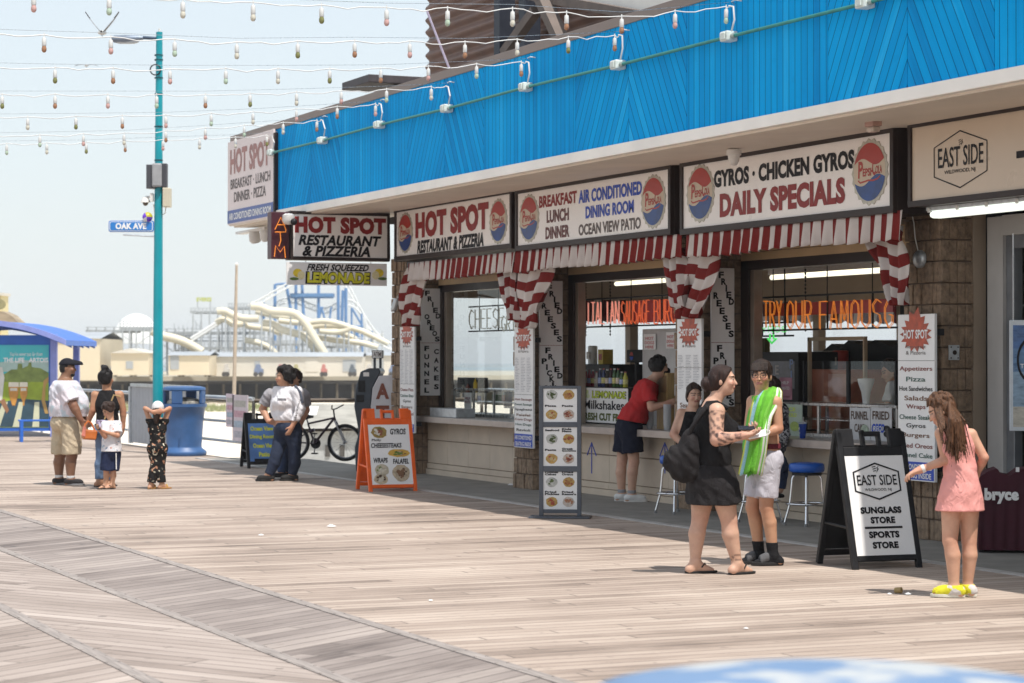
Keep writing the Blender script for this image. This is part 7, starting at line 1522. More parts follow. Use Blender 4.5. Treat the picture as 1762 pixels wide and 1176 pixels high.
    def hair(s, mat, extra=(), front=.045, drop=.03, thick=.014, low=-.06, wr=.004, tilt=.55, seed=2, tufts=70, short=0):
        hd = s.hd; pr = [infl(s.skull, thick * hd)] + list(extra)
        n = (s.F3 * 1.0 - s.U3 * tilt).normalized(); base = [infl(s.skull, thick * hd), ell3(s.at(0, -.045, -.02), (s.S3, s.F3, s.U3), (.074 * hd, .062 * hd, .085 * hd), .03)]
        rnd = random.Random(seed * 13 + 5); tf = []
        for i_ in range(tufts):
            th = rnd.uniform(0, 2 * math.pi); ph = rnd.uniform(.05, 1.75); r_ = .088 + thick * .75
            def pt(p_): return s.at(.080 / .088 * r_ * math.sin(p_) * math.sin(th), -.012 + .100 / .088 * r_ * math.sin(p_) * math.cos(th), .025 + .098 / .088 * r_ * math.cos(p_))
            lim = 1.02 if math.cos(th) > .35 else (1.25 if math.cos(th) > -.1 else 1.9) - .2 * short
            ph = min(ph, lim) ; a_ = pt(max(ph - .42, 0)); b_ = pt(ph) - UP * .008 * hd + s.S3 * rnd.uniform(-.012, .012) * hd; tf.append(cone(a_, b_, .017 * hd, .006 * hd, .007))
        fr_ = grow('hair', base, s.res, mat, s.root, None, [(tuple(s.at(0, front, drop)), tuple(n)), (tuple(s.at(0, 0, low)), tuple(-s.U3))], wr, seed)
        if tf: grow('hair', tf + list(extra), s.res * .85, mat, s.root, None, (), wr * .5, seed)
        elif extra: grow('hair', list(extra), s.res, mat, s.root, None, (), wr * .8, seed)
        return fr_
    def shoes(s, mat, sole, name='shoe', top=.075, kind='shoe'):
        for q in 'AB':
            if 'an' + q not in s.j: continue
            heel, toe, td, L = s.__dict__['foot' + q]; z = s.z; sd = td.cross(UP); an = s.j['an' + q]
            outline = []
            for k in range(24):
                a = 2 * math.pi * k / 24; u = math.cos(a); w = math.sin(a); outline.append((u * L * .56, w * (.046 + .006 * u) * z))
            mid = (heel + toe) * .5; fr = Fr(Vector((mid.x, mid.y, .004)) + td * .006, td, UP.cross(td)); b = MB(); b.prism(outline, 0, (.026 if kind != 'flat' else .016) * z, fr); so_ = b.build('sole', sole, s.root, bevel=.004)
            if kind == 'shoe':
                pr = [cone(heel + UP * .022 * z, toe + UP * .018 * z, .043 * z, .036 * z, .03), cone(an - UP * .02 * z, heel + td * .06 * z + UP * .03 * z, .047 * z, .045 * z, .03), cone(an - UP * .01, toe - td * .04 * z + UP * .03 * z, .042 * z, .034 * z, .04)]
                grow(name, pr, s.res, mat, s.root, None, [((0, 0, .02 * z), (0, 0, -1)), ((0, 0, top * z + .015), (0, 0, 1))])
            elif kind == 'slide':
                pr = [cone(heel + td * .10 * z + UP * .035 * z, toe - td * .03 * z + UP * .02 * z, .046 * z, .042 * z, .03)]
                grow('strap', pr, s.res, mat, s.root, None, [((0, 0, .018 * z), (0, 0, -1)), (tuple(toe - td * .02), tuple(td)), (tuple(heel + td * .09), tuple(-td))])
            else:
                t0 = toe - td * .045 * z + UP * .035 * z; b = MB()
                for sg in (-1, 1): b.tube([heel + td * .09 * z + sd * .042 * sg * z + UP * .02 * z, heel + td * .12 * z + sd * .03 * sg * z + UP * .052 * z, t0], .0055 * z, 6)
                b.build('strap', mat, s.root, smooth=True)
SK_L, SK_M, SK_T, SK_D = (.56, .34, .245), (.47, .26, .165), (.40, .21, .125), (.22, .115, .07)
m_hbrown = hairmat('hair_brown', (.021, .011, .007)); m_hblack = hairmat('hair_black', (.010, .008, .008)); m_hdark = hairmat('hair_dark_brown', (.032, .017, .012)); m_hlong = hairmat('hair_long_brown', (.095, .044, .022))
m_rub = nmat('sole_black', (.025, .024, .024), .7); m_solew = nmat('sole_white', (.62, .60, .57), .6)
def strands(p, start, end, n, r0, r1, spread, sag, seed, k=.012):
    rnd = random.Random(seed); out = []
    for i in range(n):
        u = (i + .5) / n - .5; a = start(u); b = end(u); jit = Vector((rnd.uniform(-1, 1), rnd.uniform(-1, 1), rnd.uniform(-1, 1))) * spread; m = (a + b) * .5 + sag + jit * .5
        out += [cone(a, m, r0, (r0 + r1) * .5, k), cone(m, b + jit + UP * rnd.uniform(-.06, .05), (r0 + r1) * .5, r1, k)]
    return out
# ---- tattooed woman in black with a black bag
def tattoo(s, V, col):
    for a, b in (('shB', 'elB'), ('elB', 'wrB')):
        A, B_ = npv(s.j[a]), npv(s.j[b]); d = B_ - A; t = ((V - A) @ d) / (d @ d); w = np.linalg.norm(V - A - np.clip(t, 0, 1)[:, None] * d, axis=1); q = V * 1.0
        n = np.sin(q[:, 0] * 61 + 3 * np.sin(q[:, 2] * 47)) * np.sin(q[:, 2] * 53 + 2 * np.sin(q[:, 1] * 59)) + .5 * np.sin(q[:, 0] * 131 + q[:, 2] * 117)
        m = (w < .075) & (t > .05) & (t < .98) & (n > -.1); col[m] = col[m] * np.array([.58, .58, .62]); m2 = (w < .075) & (t > .05) & (t < .98) & (n > .45); col[m2] = col[m2] * .5
    A = npv(s.j['anB']); m = (np.linalg.norm(V - A - np.array([0, 0, .06]), axis=1) < .06) & (np.sin(V[:, 0] * 150) * np.sin(V[:, 2] * 170) > .1); col[m] *= .5
    return col
w = Person('woman in black tank top and skirt with a tattooed arm, carrying a black bag', 18.1, dict(head=(1244, 655), neck=(1224, 696), chest=(1226, 736), waist=(1225, 788), hips=(1226, 826), shB=(1233, 708, -.17), elB=(1233, 757, -.24), wrB=(1278, 750, -.30), shA=(1216, 707, .17), elA=(1246, 757, .17), wrA=(1279, 744, .0),
    hipB=(1243, 842, -.08), knB=(1254, 895, -.07), anB=(1268, 967, -.06), toeB=(55,), hipA=(1210, 842, .10), knA=(1204, 895, .08), anA=(1196, 967, .04), toeA=(75,)), 68, 100, res=.0075, skin=SK_L, tattoo=tattoo, bust=.088,
    r=dict(chest=(.175, .135, .19), waist=(.165, .138, .17), hips=(.185, .17, .15), arm=(.062, .052, .032), leg=(.105, .066, .038), calf=.067, neck=.058), hands=dict(B=dict(curl=.5, palm=UP), A=dict(curl=.6, palm=UP)))
w.body(); dz = w.j
w.wear('tank_top', fabric('black_jersey', (.012, .011, .012)), [('torso', .010)], [(tuple(dz['neck'] - UP * .045 + w.fw * .02), tuple((UP + w.fw * .25).normalized())), (tuple(dz['shB'] - UP * .02 + w.sx * .015), tuple((w.sx * .9 + UP * .35).normalized())), (tuple(dz['shA'] - UP * .02 - w.sx * .015), tuple((-w.sx * .9 + UP * .35).normalized())), (tuple(P(1226, 806, 18.1)), (0, 0, -1))], wr=.004)
b = MB()
for q, sg in (('shB', 1), ('shA', -1)):
    c = dz[q] - w.sx * sg * .055; b.tube([c + UP * .052 - w.fw * .11 - UP * .07, c + UP * .064 - w.fw * .05, c + UP * .066 + w.fw * .03, c + UP * .02 + w.fw * .12], .019, 8)
b.build('shoulder_strap', MATS['black_jersey'], w.root, smooth=True)
hp = dz['hips']; ax = (w.sx, w.f, UP)
w.wear('skirt', fabric('black_skirt', (.018, .016, .017)), [('leg1A', .03, .50, .02), ('leg1B', .03, .50, .02)], [(tuple(P(1226, 868, 18.1)), (0, 0, -1)), (tuple(P(1226, 796, 18.1)), (0, 0, 1))], extra=[ell3(hp, ax, (.198, .182, .20), .03), cone(hp, P(1227, 872, 18.1), .175, .196, .04)], wr=.004)
bun = [ell3(w.at(0, -.135, -.025), (w.S3, w.F3, w.U3), (.05, .042, .055), .02), cone(w.at(0, -.08, -.04), w.at(0, -.13, -.03), .045, .04, .02), cone(w.at(0, -.135, -.05), w.at(.01, -.13, -.10), .022, .008, .02), ell3(w.at(0, -.05, .0), (w.S3, w.F3, w.U3), (.088, .06, .095), .03)]
w.hair(hairmat('hair_auburn', (.026, .011, .008)), bun, front=.052, drop=.05, low=-.085, tufts=0, thick=.012, wr=.0025)
w.shoes(m_rub, m_rub, kind='flat')
t = thing('shoulder_bag', 'large slouchy black bag hanging behind the tattooed woman', 'bag', P(1166, 800, 18.0)); D = 18.02
pr = [ell3(P(1171, 796, D), (RIGHT, VIEW, UP), (.115, .08, .145), .05), ell3(P(1156, 790, D), (RIGHT, VIEW, UP), (.06, .06, .08), .05), ell3(P(1187, 775, D - .02), (RIGHT, VIEW, UP), (.075, .07, .17), .06), ell3(P(1186, 815, D), (RIGHT, VIEW, UP), (.08, .06, .075), .05)]
grow('pouch', pr, .009, fabric('bag_black', (.017, .015, .016), .8, .2), t, wr=.007)
b = MB(); b.tube([P(1178, 760, D - .03), P(1192, 735, D - .06), P(1208, 710, D - .10), P(1222, 694, D - .06), P(1216, 705, D + .16), P(1196, 745, D + .05)], [.022, .02, .02, .02, .02, .02], 8); b.build('strap', MATS['bag_black'], t, smooth=True)
t = thing('mobile_phone', 'white mobile phone with a cord loop held by the tattooed woman', 'phone', P(1303, 748, 17.85)); f_ = Fr(P(1303, 748, 17.82), (RIGHT * .95 + UP * .17), (VIEW * .6 + UP * .8)); b = MB(); b.box((-.07, -.03, -.005), (.07, .035, .005), f_); b.build('body', nmat('phone_white', (.70, .70, .70), .3), t, bevel=.004)
b = MB(); b.tube([f_(.07 + .03 * math.sin(k * .7), -.02 + .025 * (1 - math.cos(k * .7)), 0) for k in range(10)], .004, 5); b.build('cord', m_fix, t)
t = thing('dark_phone', 'dark mobile phone in the far hand of the tattooed woman', 'phone', P(1283, 737, 18)); f_ = Fr(P(1283, 737, 17.98), RIGHT, (VIEW * .9 + UP * .4)); b = MB(); b.box((-.06, -.035, -.005), (.07, .035, .006), f_); b.build('body', nmat('phone_black', (.02, .02, .025), .25), t, bevel=.004)
# ---- shirtless boy with the green towel
w = Person('shirtless boy with glasses, green towel round his neck, pale grey shorts and black socks', 18.9, dict(head=(1310, 648), neck=(1312, 680), chest=(1316, 716), waist=(1317, 758), hips=(1317, 785), shA=(1334, 693, -.14), elA=(1339, 738, -.17), wrA=(1306, 750, -.24), shB=(1296, 692, .14), elB=(1288, 738, .10), wrB=(1292, 752, -.10),
    hipA=(1323, 805, -.075), knA=(1318, 873, -.08), anA=(1330, 948, -.07), toeA=(262,), hipB=(1309, 805, .075), knB=(1294, 873, .06), anB=(1306, 944, .07), toeB=(258,)), 242, 196, res=.0075, skin=(.50, .275, .17),
    r=dict(chest=(.165, .11, .17), waist=(.135, .10, .15), hips=(.155, .118, .12), arm=(.053, .041, .027), leg=(.080, .056, .036), calf=.056), hands=dict(A=dict(curl=.5, palm=UP), B=dict(curl=.5, palm=UP)), lips=(.40, .16, .13))
w.body()
m_gsh = fabric('grey_shorts', (.50, .48, .53))
w.wear('shorts', m_gsh, [('hips', .01)] if 0 else [('leg1A', .019, .76, .010), ('leg1B', .019, .76, .010)], [(tuple(P(1317, 770, 18.9)), (0, 0, 1))], extra=[ell3(w.j['hips'] - UP * .02, (w.lat, w.fw, w.up), (.168, .138, .13), .035)], wr=.003)
w.wear('waistband', fabric('maroon_band', (.13, .02, .03)), [('torso', .012)], [(tuple(P(1317, 763, 18.9)), (0, 0, 1)), (tuple(P(1317, 772, 18.9)), (0, 0, -1))])
w.hair(m_hbrown, [cone(w.at(.008 * k, .058, .104), w.at(.0092 * k + .004, .094, .050 - .005 * (k % 3)), .012 * w.hd, .004, .006) for k in range(-8, 9)], front=.066, drop=.050, low=-.03, thick=.009, tilt=.45, tufts=90, short=1)
for q in 'AB': w.wear('sock', fabric('black_sock', (.014, .014, .016)), [('foot' + q, .006), ('leg2' + q, .006)], [((0, 0, .19), (0, 0, 1)), ((0, 0, .02), (0, 0, -1))], wr=.001)
w.shoes(fabric('slide_grey', (.10, .10, .105)), m_rub, kind='slide')
b = MB()
for q in (-1, 1): b.tube([w.at(.034 * q + .026 * math.cos(k * .45), .108, .008 + .021 * math.sin(k * .45)) for k in range(15)], .0030, 5)
b.tube([w.at(-.008, .111, .012), w.at(.008, .111, .012)], .002, 5)
for q in (-1, 1): b.tube([w.at(.060 * q, .106, .012), w.at(.082 * q, .05, .014), w.at(.084 * q, -.02, .012)], .0022, 5)
b.build('glasses', m_black, w.root, smooth=True)
t = thing('towel', 'bright green beach towel with white and yellow edge stripes hung round the boy', 'towel', P(1300, 740, 18.6))
m, n, l, b_ = nodes_of('towel_green'); tc = n.new('ShaderNodeUVMap'); tc.uv_map = 'cloth'; sp = n.new('ShaderNodeSeparateXYZ'); l.new(tc.outputs[0], sp.inputs[0])
G1, G2, Wt, Yl, Bl = (.13, .44, .03), (.19, .53, .06), (.72, .72, .68), (.58, .60, .10), (.30, .55, .62)
l.new(ramp(n, l, sp.outputs[0], [(0, Yl), (.06, Bl), (.22, G1), (.62, G2), (.78, Wt), (.84, G2), (.90, Wt), (.97, Yl)], 'CONSTANT'), b_.inputs[0]); b_.inputs['Roughness'].default_value = .95
no = n.new('ShaderNodeTexNoise'); no.inputs['Scale'].default_value = 120; tc2 = n.new('ShaderNodeTexCoord'); l.new(tc2.outputs['Object'], no.inputs[0]); bp = n.new('ShaderNodeBump'); bp.inputs['Strength'].default_value = .6; bp.inputs['Distance'].default_value = .02; l.new(no.outputs[0], bp.inputs['Height']); l.new(bp.outputs[0], b_.inputs['Normal'])
def drapery(root, D, spec, name, mat, N=26, per=6, fold=.018, seed=0):
    rows, uv = [], []
    for i in range(len(spec) - 1):
        for k in range(per + (i == len(spec) - 2)):
            q = k / per; a, c = spec[i], spec[i + 1]; y, pl, pr, dl, dr = [a[e] + (c[e] - a[e]) * q for e in range(5)]; row, ur = [], []
            for u in range(N + 1):
                v = u / N; z_ = i + q; wv = fold * (math.sin(v * 17 + z_ * .5 + seed + 1.2 * math.sin(z_ * 1.3)) + .7 * math.sin(v * 29 - z_ * .9 + seed)) + .014 * math.sin(v * 6 + z_)
                row.append(P(pl + (pr - pl) * v, y + (3 * math.sin(v * 9 + seed) + 2 * math.sin(v * 21)) * (.3 + .7 * (i == len(spec) - 2)), D + dl + (dr - dl) * v - .10 * math.sin(math.pi * v) + wv)); ur.append((v, i + q))
            rows.append(row); uv.append(ur)
    return cloth(rows, uv, name, mat, root, .008)
drapery(t, 18.9, [(668, 1318, 1342, .10, .04), (674, 1305, 1345, .02, -.06), (684, 1298, 1345, -.03, -.13), (698, 1294, 1338, -.05, -.18), (716, 1291, 1328, -.06, -.22), (742, 1287, 1322, -.08, -.24), (776, 1280, 1318, -.10, -.22), (815, 1271, 1310, -.10, -.18)], 'front_panel', m, N=44, fold=.010)
drapery(t, 18.9, [(668, 1330, 1340, .0, .14), (684, 1336, 1346, .0, .18), (700, 1340, 1347, -.02, .16)], 'neck_roll', m, fold=.014, seed=2)
drapery(t, 18.9, [(682, 1294, 1306, .1, -.02), (720, 1284, 1298, .1, -.06), (770, 1277, 1290, .06, -.08), (818, 1281, 1296, .02, -.1)], 'under_panel', nmat('towel_under', (.10, .42, .04), .95, bump=.4, bscale=120), fold=.01, seed=4)
# ---- girl in the pink dress
w = Person('long haired girl in a pink dress and yellow clogs reaching towards the sandwich board', 16.3, dict(head=(1620, 707), neck=(1637, 733), chest=(1648, 768), waist=(1652, 805), hips=(1652, 848), shA=(1618, 746, -.03), elA=(1627, 792, -.04), wrA=(1585, 808, -.02), shB=(1671, 748, .0), elB=(1693, 788, -.03), wrB=(1679, 818, .10),
    hipA=(1637, 862, .0), knA=(1634, 930, -.02), anA=(1641, 1004, -.02), toeA=(285,), hipB=(1667, 862, .02), knB=(1667, 930, .03), anB=(1664, 1004, .05), toeB=(318,)), 335, 285, size=.90, res=.0075, pitch=28, skin=(.56, .32, .22),
    r=dict(chest=(.145, .105, .15), waist=(.125, .10, .14), hips=(.16, .125, .13), arm=(.043, .037, .026), leg=(.086, .060, .038), calf=.060, neck=.046), hands=dict(A=dict(curl=.55, palm=-UP), B=dict(curl=.5)), lips=(.45, .2, .17))
w.body()
m_pink = fabric('pink_cloth', (.74, .33, .30), .85, .08)
w.wear('dress', m_pink, [('torso', .010), ('leg1A', .022, .34, .03), ('leg1B', .022, .34, .03)], [(tuple(w.j['neck'] - w.up * .045), tuple(w.up)), (tuple(w.j['shA'] - UP * .0 + RIGHT * .016), tuple((-RIGHT + UP * .45).normalized())), (tuple(w.j['shB'] - RIGHT * .016), tuple((RIGHT + UP * .45).normalized())), (tuple(P(1652, 879, 16.3)), (0, 0, -1))], extra=[cone(P(1652, 828, 16.3), P(1652, 884, 16.3), .122, .148, .05)], wr=.0035)
b = MB()
for px in (1627, 1664): b.tube([P(px, 752, 16.18), P(px - 1, 738, 16.2), P(px - 2, 733, 16.3), P(px - 3, 745, 16.42)], .012, 8)
b.build('shoulder_strap', m_pink, w.root, smooth=True)
hx = strands(w, lambda u: w.at(.11 * u, -.085, .05 - .04 * abs(u)), lambda u: P(1648 + 34 * u, 786 - 14 * abs(u), 16.13 - .03 * math.cos(u * 3)), 90, .0095, .0028, .035, P(1640, 735, 16.08) - P(1636, 745, 16.2), 5, .006)
hx += strands(w, lambda u: w.at(-.078, .01 - .05 * u, .03), lambda u: P(1628 + 12 * u, 756, 16.1), 22, .008, .0026, .022, Vector((0, 0, 0)), 9, .006)
w.res = .006; w.hair(m_hlong, hx, front=.05, drop=.06, low=-.09, wr=.002, tufts=60); w.res = .0075
m_crocy = print_fabric('clog_yellow', (.62, .58, .03), [((.55, .52, .5), 9, .56), ((.45, .12, .04), 14, .62)], .6); w.shoes(m_crocy, nmat('clog_sole', (.60, .58, .50), .6), 'clog', .085)
b = MB(); b.lathe(w.j['wrA'] + (w.j['elA'] - w.j['wrA']).normalized() * .015, [(.030, -.012), (.031, 0), (.030, .012)], 16, axis=(w.j['elA'] - w.j['wrA'])); b.build('wristband', m_fix, w.root, smooth=True)
# ---- man in the red shirt at the counter
w = Person('man in a red t-shirt, navy shorts and black mask leaning on the counter', 27.3, dict(head=(1135, 633), neck=(1121, 656), chest=(1109, 678), waist=(1093, 712), hips=(1082, 735), shA=(1116, 664, -.19), elA=(1121, 702, -.24), wrA=(1147, 695, -.24), shB=(1120, 664, .19), elB=(1134, 696, .24), wrB=(1152, 690, .2),
    hipA=(1086, 745, -.09), knA=(1091, 795, -.09), anA=(1087, 850, -.09), toeA=(92,), hipB=(1076, 745, .09), knB=(1070, 795, .09), anB=(1070, 849, .09), toeB=(88,)), 82, 80, size=1.03, res=.0095, skin=SK_L,
    r=dict(chest=(.185, .125, .18), waist=(.165, .135, .16), hips=(.175, .14, .13), arm=(.056, .046, .030), leg=(.088, .062, .040), calf=.062), hands=dict(A=dict(curl=.5, palm=VIEW), B=dict(curl=.5, palm=-VIEW)))
w.body(); m_rs = fabric('red_tshirt', (.42, .028, .03))
w.wear('t_shirt', m_rs, [('torso', .018), ('arm1A', .022, .72, .012), ('arm1B', .022, .72, .012)], [(tuple(w.j['neck'] + w.up * .0), tuple(w.up)), (tuple(P(1090, 726, 27.3)), tuple((-UP - RIGHT * .18).normalized()))], wr=.005, extra=[ell3(w.j['waist'] * .5 + w.j['hips'] * .5, (w.lat, w.fw, w.up), (.19, .165, .17), .06)])
w.wear('shorts', fabric('navy_shorts', (.012, .014, .028)), [('leg1A', .035, .68, .02), ('leg1B', .035, .68, .02)], [(tuple(P(1082, 722, 27.3)), (0, 0, 1))], extra=[ell3(w.j['hips'], (w.lat, w.fw, w.up), (.19, .165, .15), .05)], wr=.004)
w.hair(m_hblack, front=.06, drop=.05, low=-.05, thick=.02)
grow('face_mask', [ell3(w.at(0, .05, -.05), (w.S3, w.F3, w.U3), (.062, .068, .058), .02), ell3(w.at(0, .105, -.035), (w.S3, w.F3, w.U3), (.025, .025, .03), .03)], .008, m_black, w.root, cuts=[(tuple(w.at(0, .035, 0)), tuple(-w.F3)), (tuple(w.at(0, 0, .0)), tuple(w.U3))])
w.shoes(fabric('white_shoe', (.66, .65, .63)), m_solew)
for q in 'AB': w.wear('sock', fabric('grey_sock', (.3, .3, .31)), [('leg2' + q, .006)], [((0, 0, .145), (0, 0, 1)), ((0, 0, .06), (0, 0, -1))], wr=0)
# ---- woman seated behind
w = Person('woman in a black tank top sitting on a stool behind the black bag', 24.9, dict(head=(1194, 682), neck=(1192, 705), chest=(1189, 738), waist=(1184, 768), hips=(1178, 796, .02), shA=(1172, 711, 0), elA=(1158, 748, -.06), wrA=(1182, 772, -.18), shB=(1209, 711, .05), elB=(1216, 750, 0), wrB=(1200, 775, -.18),
    hipA=(1173, 800, -.05), knA=(1192, 806, -.42), anA=(1190, 858, -.38, .23), toeA=(150,), hipB=(1188, 800, .05), knB=(1212, 806, -.36), anB=(1212, 858, -.30, .23), toeB=(150,)), 150, 165, res=.010, skin=SK_L, bust=.06, r=dict(arm=(.047, .04, .027)), hands=dict(A=dict(curl=.4), B=dict(curl=.4)))
w.body(('footA', 'footB')); w.wear('tank_top', MATS['black_jersey'], [('torso', .010)], [(tuple(w.j['neck'] - UP * .02), (0, 0, 1)), (tuple(w.j['shA'] + RIGHT * .035), tuple((-RIGHT + UP * .3).normalized())), (tuple(w.j['shB'] - RIGHT * .03), tuple((RIGHT + UP * .3).normalized()))], wr=.003)
w.wear('trousers', fabric('black_trousers', (.013, .013, .015)), [('leg1A', .015, 1.0), ('leg1B', .015, 1.0), ('leg2A', .012, .95), ('leg2B', .012, .95)], extra=[ell3(w.j['hips'], (w.lat, w.fw, w.up), (.185, .14, .12), .05)])
w.hair(m_hdark, [cone(w.at(-.05, -.08, -.02), w.at(-.075, -.06, -.16), .035, .02, .02)], front=.05, drop=.06, low=-.07)
for q in 'AB': k = w.j['an' + q]; b = MB(); b.box((-.04, -.09, -.08), (.04, .16, -.04), Fr(k, RIGHT, -VIEW)); b.build('shoe', m_rub, w.root, bevel=.02)
# ---- person on the stool hidden by the boy
w = Person('person in a grey camouflage jacket and jeans sitting on a stool behind the boy', 23.9, dict(head=(1327, 672), neck=(1328, 694), chest=(1322, 728), waist=(1322, 762), hips=(1323, 797), shA=(1344, 706, -.05), elA=(1349, 750, -.06), wrA=(1330, 775, .12), shB=(1300, 706, .1), elB=(1292, 748, .16), wrB=(1300, 770, .3),
    hipA=(1334, 798, -.05), knA=(1345, 802, .34), anA=(1342, 850, .30, .23), toeA=(10,), hipB=(1314, 798, .05), knB=(1314, 802, .40), anB=(1312, 850, .36, .23), toeB=(0,)), 350, 330, res=.011, skin=SK_L, r=dict(chest=(.19, .13, .18), waist=(.18, .13, .17)))
w.body(('footA', 'footB')); w.wear('jacket', print_fabric('camo_grey', (.07, .07, .08), [((.35, .35, .36), 22, .52), ((.02, .02, .025), 30, .56)]), [('torso', .02), ('arm1A', .02, 1.0), ('arm1B', .02, 1.0), ('arm2A', .018, .92), ('arm2B', .018, .92)], [(tuple(w.j['hips'] + UP * .03), (0, 0, -1))], wr=.004)
w.wear('jeans', fabric('jeans_blue', (.045, .07, .14)), [('leg1A', .015, 1.0), ('leg1B', .015, 1.0), ('leg2A', .014, .95), ('leg2B', .014, .95)], extra=[ell3(w.j['hips'], (w.lat, w.fw, w.up), (.19, .15, .13), .05)])
w.hair(m_hdark, strands(w, lambda u: w.at(.1 * u, -.09, .0), lambda u: P(1340 + 16 * u, 722, 23.75), 6, .03, .012, .02, Vector((0, 0, 0)), 3), front=.05, drop=.05)
for q in 'AB': k = w.j['an' + q]; b = MB(); b.box((-.04, -.09, -.08), (.04, .16, -.04), Fr(k, RIGHT, VIEW)); b.build('shoe', m_rub, w.root, bevel=.02)
# ---- family at the left
w = Person('heavy man in a pale t-shirt, khaki shorts and a black cap', 30.9, dict(head=(117, 634), neck=(111, 655), chest=(113, 676), waist=(119, 699), hips=(115, 727), shA=(112, 666, -.20), elA=(127, 699, -.27), wrA=(139, 722, -.28), shB=(117, 666, .20), elB=(135, 700, .24), wrB=(146, 718, .2),
    hipA=(124, 738, -.11), knA=(124, 783, -.11), anA=(122, 820, -.11), toeA=(92,), hipB=(107, 738, .11), knB=(104, 783, .11), anB=(102, 820, .11), toeB=(85,)), 86, 92, size=1.02, res=.0105, skin=SK_D, brow=(.01, .01, .01), lips=(.13, .06, .05),
    r=dict(chest=(.23, .19, .20), waist=(.245, .24, .19), hips=(.215, .19, .15), arm=(.072, .060, .036), leg=(.105, .076, .046), calf=.074, neck=.072), hands=dict(A=dict(curl=.3), B=dict(curl=.3)))
w.body(); w.wear('t_shirt', print_fabric('pale_tshirt', (.60, .59, .64), [((.66, .60, .64), 5, .54), ((.52, .60, .66), 6, .60)]), [('torso', .018), ('arm1A', .026, .78, .02), ('arm1B', .026, .78, .02)], [(tuple(w.j['neck'] + UP * .0), (0, 0, 1)), (tuple(P(115, 717, 30.9)), (0, 0, -1))], wr=.006, extra=[cone(P(119, 695, 30.9), P(118, 720, 30.9), .24, .245, .06)])
w.wear('shorts', fabric('khaki_shorts', (.50, .41, .29)), [('leg1A', .026, .98, .022), ('leg1B', .026, .98, .022)], [(tuple(P(115, 715, 30.9)), (0, 0, 1))], extra=[ell3(w.j['hips'], (w.lat, w.fw, w.up), (.235, .22, .15), .05)], wr=.006)
m_cap2 = fabric('cap_black', (.012, .012, .018))
cp = grow('cap', [infl(w.skull, .02), cone(w.at(0, .07, .055), w.at(0, .155, .048), .062, .05, .01)], .009, m_cap2, w.root, cuts=[(tuple(w.at(0, 0, .042)), tuple(-w.U3))])
w.hair(m_hblack, front=.0, drop=.0, low=-.06, thick=.006, wr=.001, tufts=0)
grow('beard', [ell3(w.at(0, .05, -.085), (w.S3, w.F3, w.U3), (.05, .045, .035), .02)], .009, m_hblack, w.root, cuts=[(tuple(w.at(0, 0, -.07)), tuple(w.U3))])
w.shoes(fabric('shoe_dark', (.03, .028, .03)), nmat('sole_grey', (.20, .20, .21), .5))
for q in 'AB': w.wear('sock', fabric('white_sock', (.6, .6, .6)), [('leg2' + q, .006)], [((0, 0, .135), (0, 0, 1)), ((0, 0, .06), (0, 0, -1))], wr=0)
w = Person('woman with a hair bun in a black tank top and jeans, seen from behind', 30.5, dict(head=(183, 653), neck=(184, 670), chest=(184, 697), waist=(185, 722), hips=(186, 742), shA=(164, 680, 0), elA=(160, 706, -.02), wrA=(153, 725, .02), shB=(206, 680, 0), elB=(212, 707, .02), wrB=(212, 733, .03),
    hipA=(177, 748, 0), knA=(175, 788, .02), anA=(172, 826, .0), toeA=(60,), hipB=(195, 748, 0), knB=(192, 788, .03), anB=(189, 828, .05), toeB=(20,)), 8, 35, size=.96, res=.0105, skin=SK_T, r=dict(chest=(.175, .12, .17), waist=(.15, .12, .15), hips=(.185, .15, .13), arm=(.056, .046, .030), leg=(.098, .065, .042)), hands=dict(A=dict(curl=.5), B=dict(curl=.4)))
w.body(); w.wear('tank_top', MATS['black_jersey'], [('torso', .010)], [(tuple(w.j['neck'] - UP * .012), (0, 0, 1)), (tuple(w.j['shA'] + RIGHT * .042), tuple((-RIGHT + UP * .35).normalized())), (tuple(w.j['shB'] - RIGHT * .042), tuple((RIGHT + UP * .35).normalized())), (tuple(P(184, 727, 30.5)), (0, 0, -1))], wr=.003)
w.wear('shirt_tied', fabric('lilac_shirt', (.42, .38, .52)), [('torso', .014)], [(tuple(P(184, 722, 30.5)), (0, 0, 1)), (tuple(P(184, 737, 30.5)), (0, 0, -1))], wr=.006)
w.wear('jeans', fabric('jeans_light', (.13, .19, .30)), [('leg1A', .012, 1.0), ('leg1B', .012, 1.0), ('leg2A', .012, .93), ('leg2B', .012, .93)], extra=[ell3(w.j['hips'], (w.lat, w.fw, w.up), (.19, .16, .13), .05)])
w.hair(m_hblack, [ell3(w.at(.01, -.04, .155), (w.S3, w.F3, w.U3), (.05, .05, .042), .02), ell3(w.at(-.02, -.05, .185), (w.S3, w.F3, w.U3), (.025, .025, .02), .02)], front=.03, drop=.02, low=-.075, thick=.02, wr=.006)
w.shoes(m_rub, m_rub, kind='flat'); b = MB(); b.tube([P(208, 683, 30.35), P(196, 680, 30.32), P(188, 700, 30.3), P(180, 722, 30.3)], .010, 6); b.build('bag_strap', nmat('strap_tan', (.42, .28, .12), .7), w.root)
t = thing('handbag', 'orange leather handbag held between the heavy man and the woman with the bun', 'bag', P(155, 758, 30.2)); f_ = facing(P(155, 758, 30.25), 20); u = 30.25 / FPX
b = MB(); b.prism([(-12 * u, 2 * u), (10 * u, 0), (13 * u, 17 * u), (-11 * u, 19 * u)], -.14, .04, f_); b.build('pouch', nmat('leather_orange', (.55, .15, .03), .4, var=.15), t, bevel=.02)
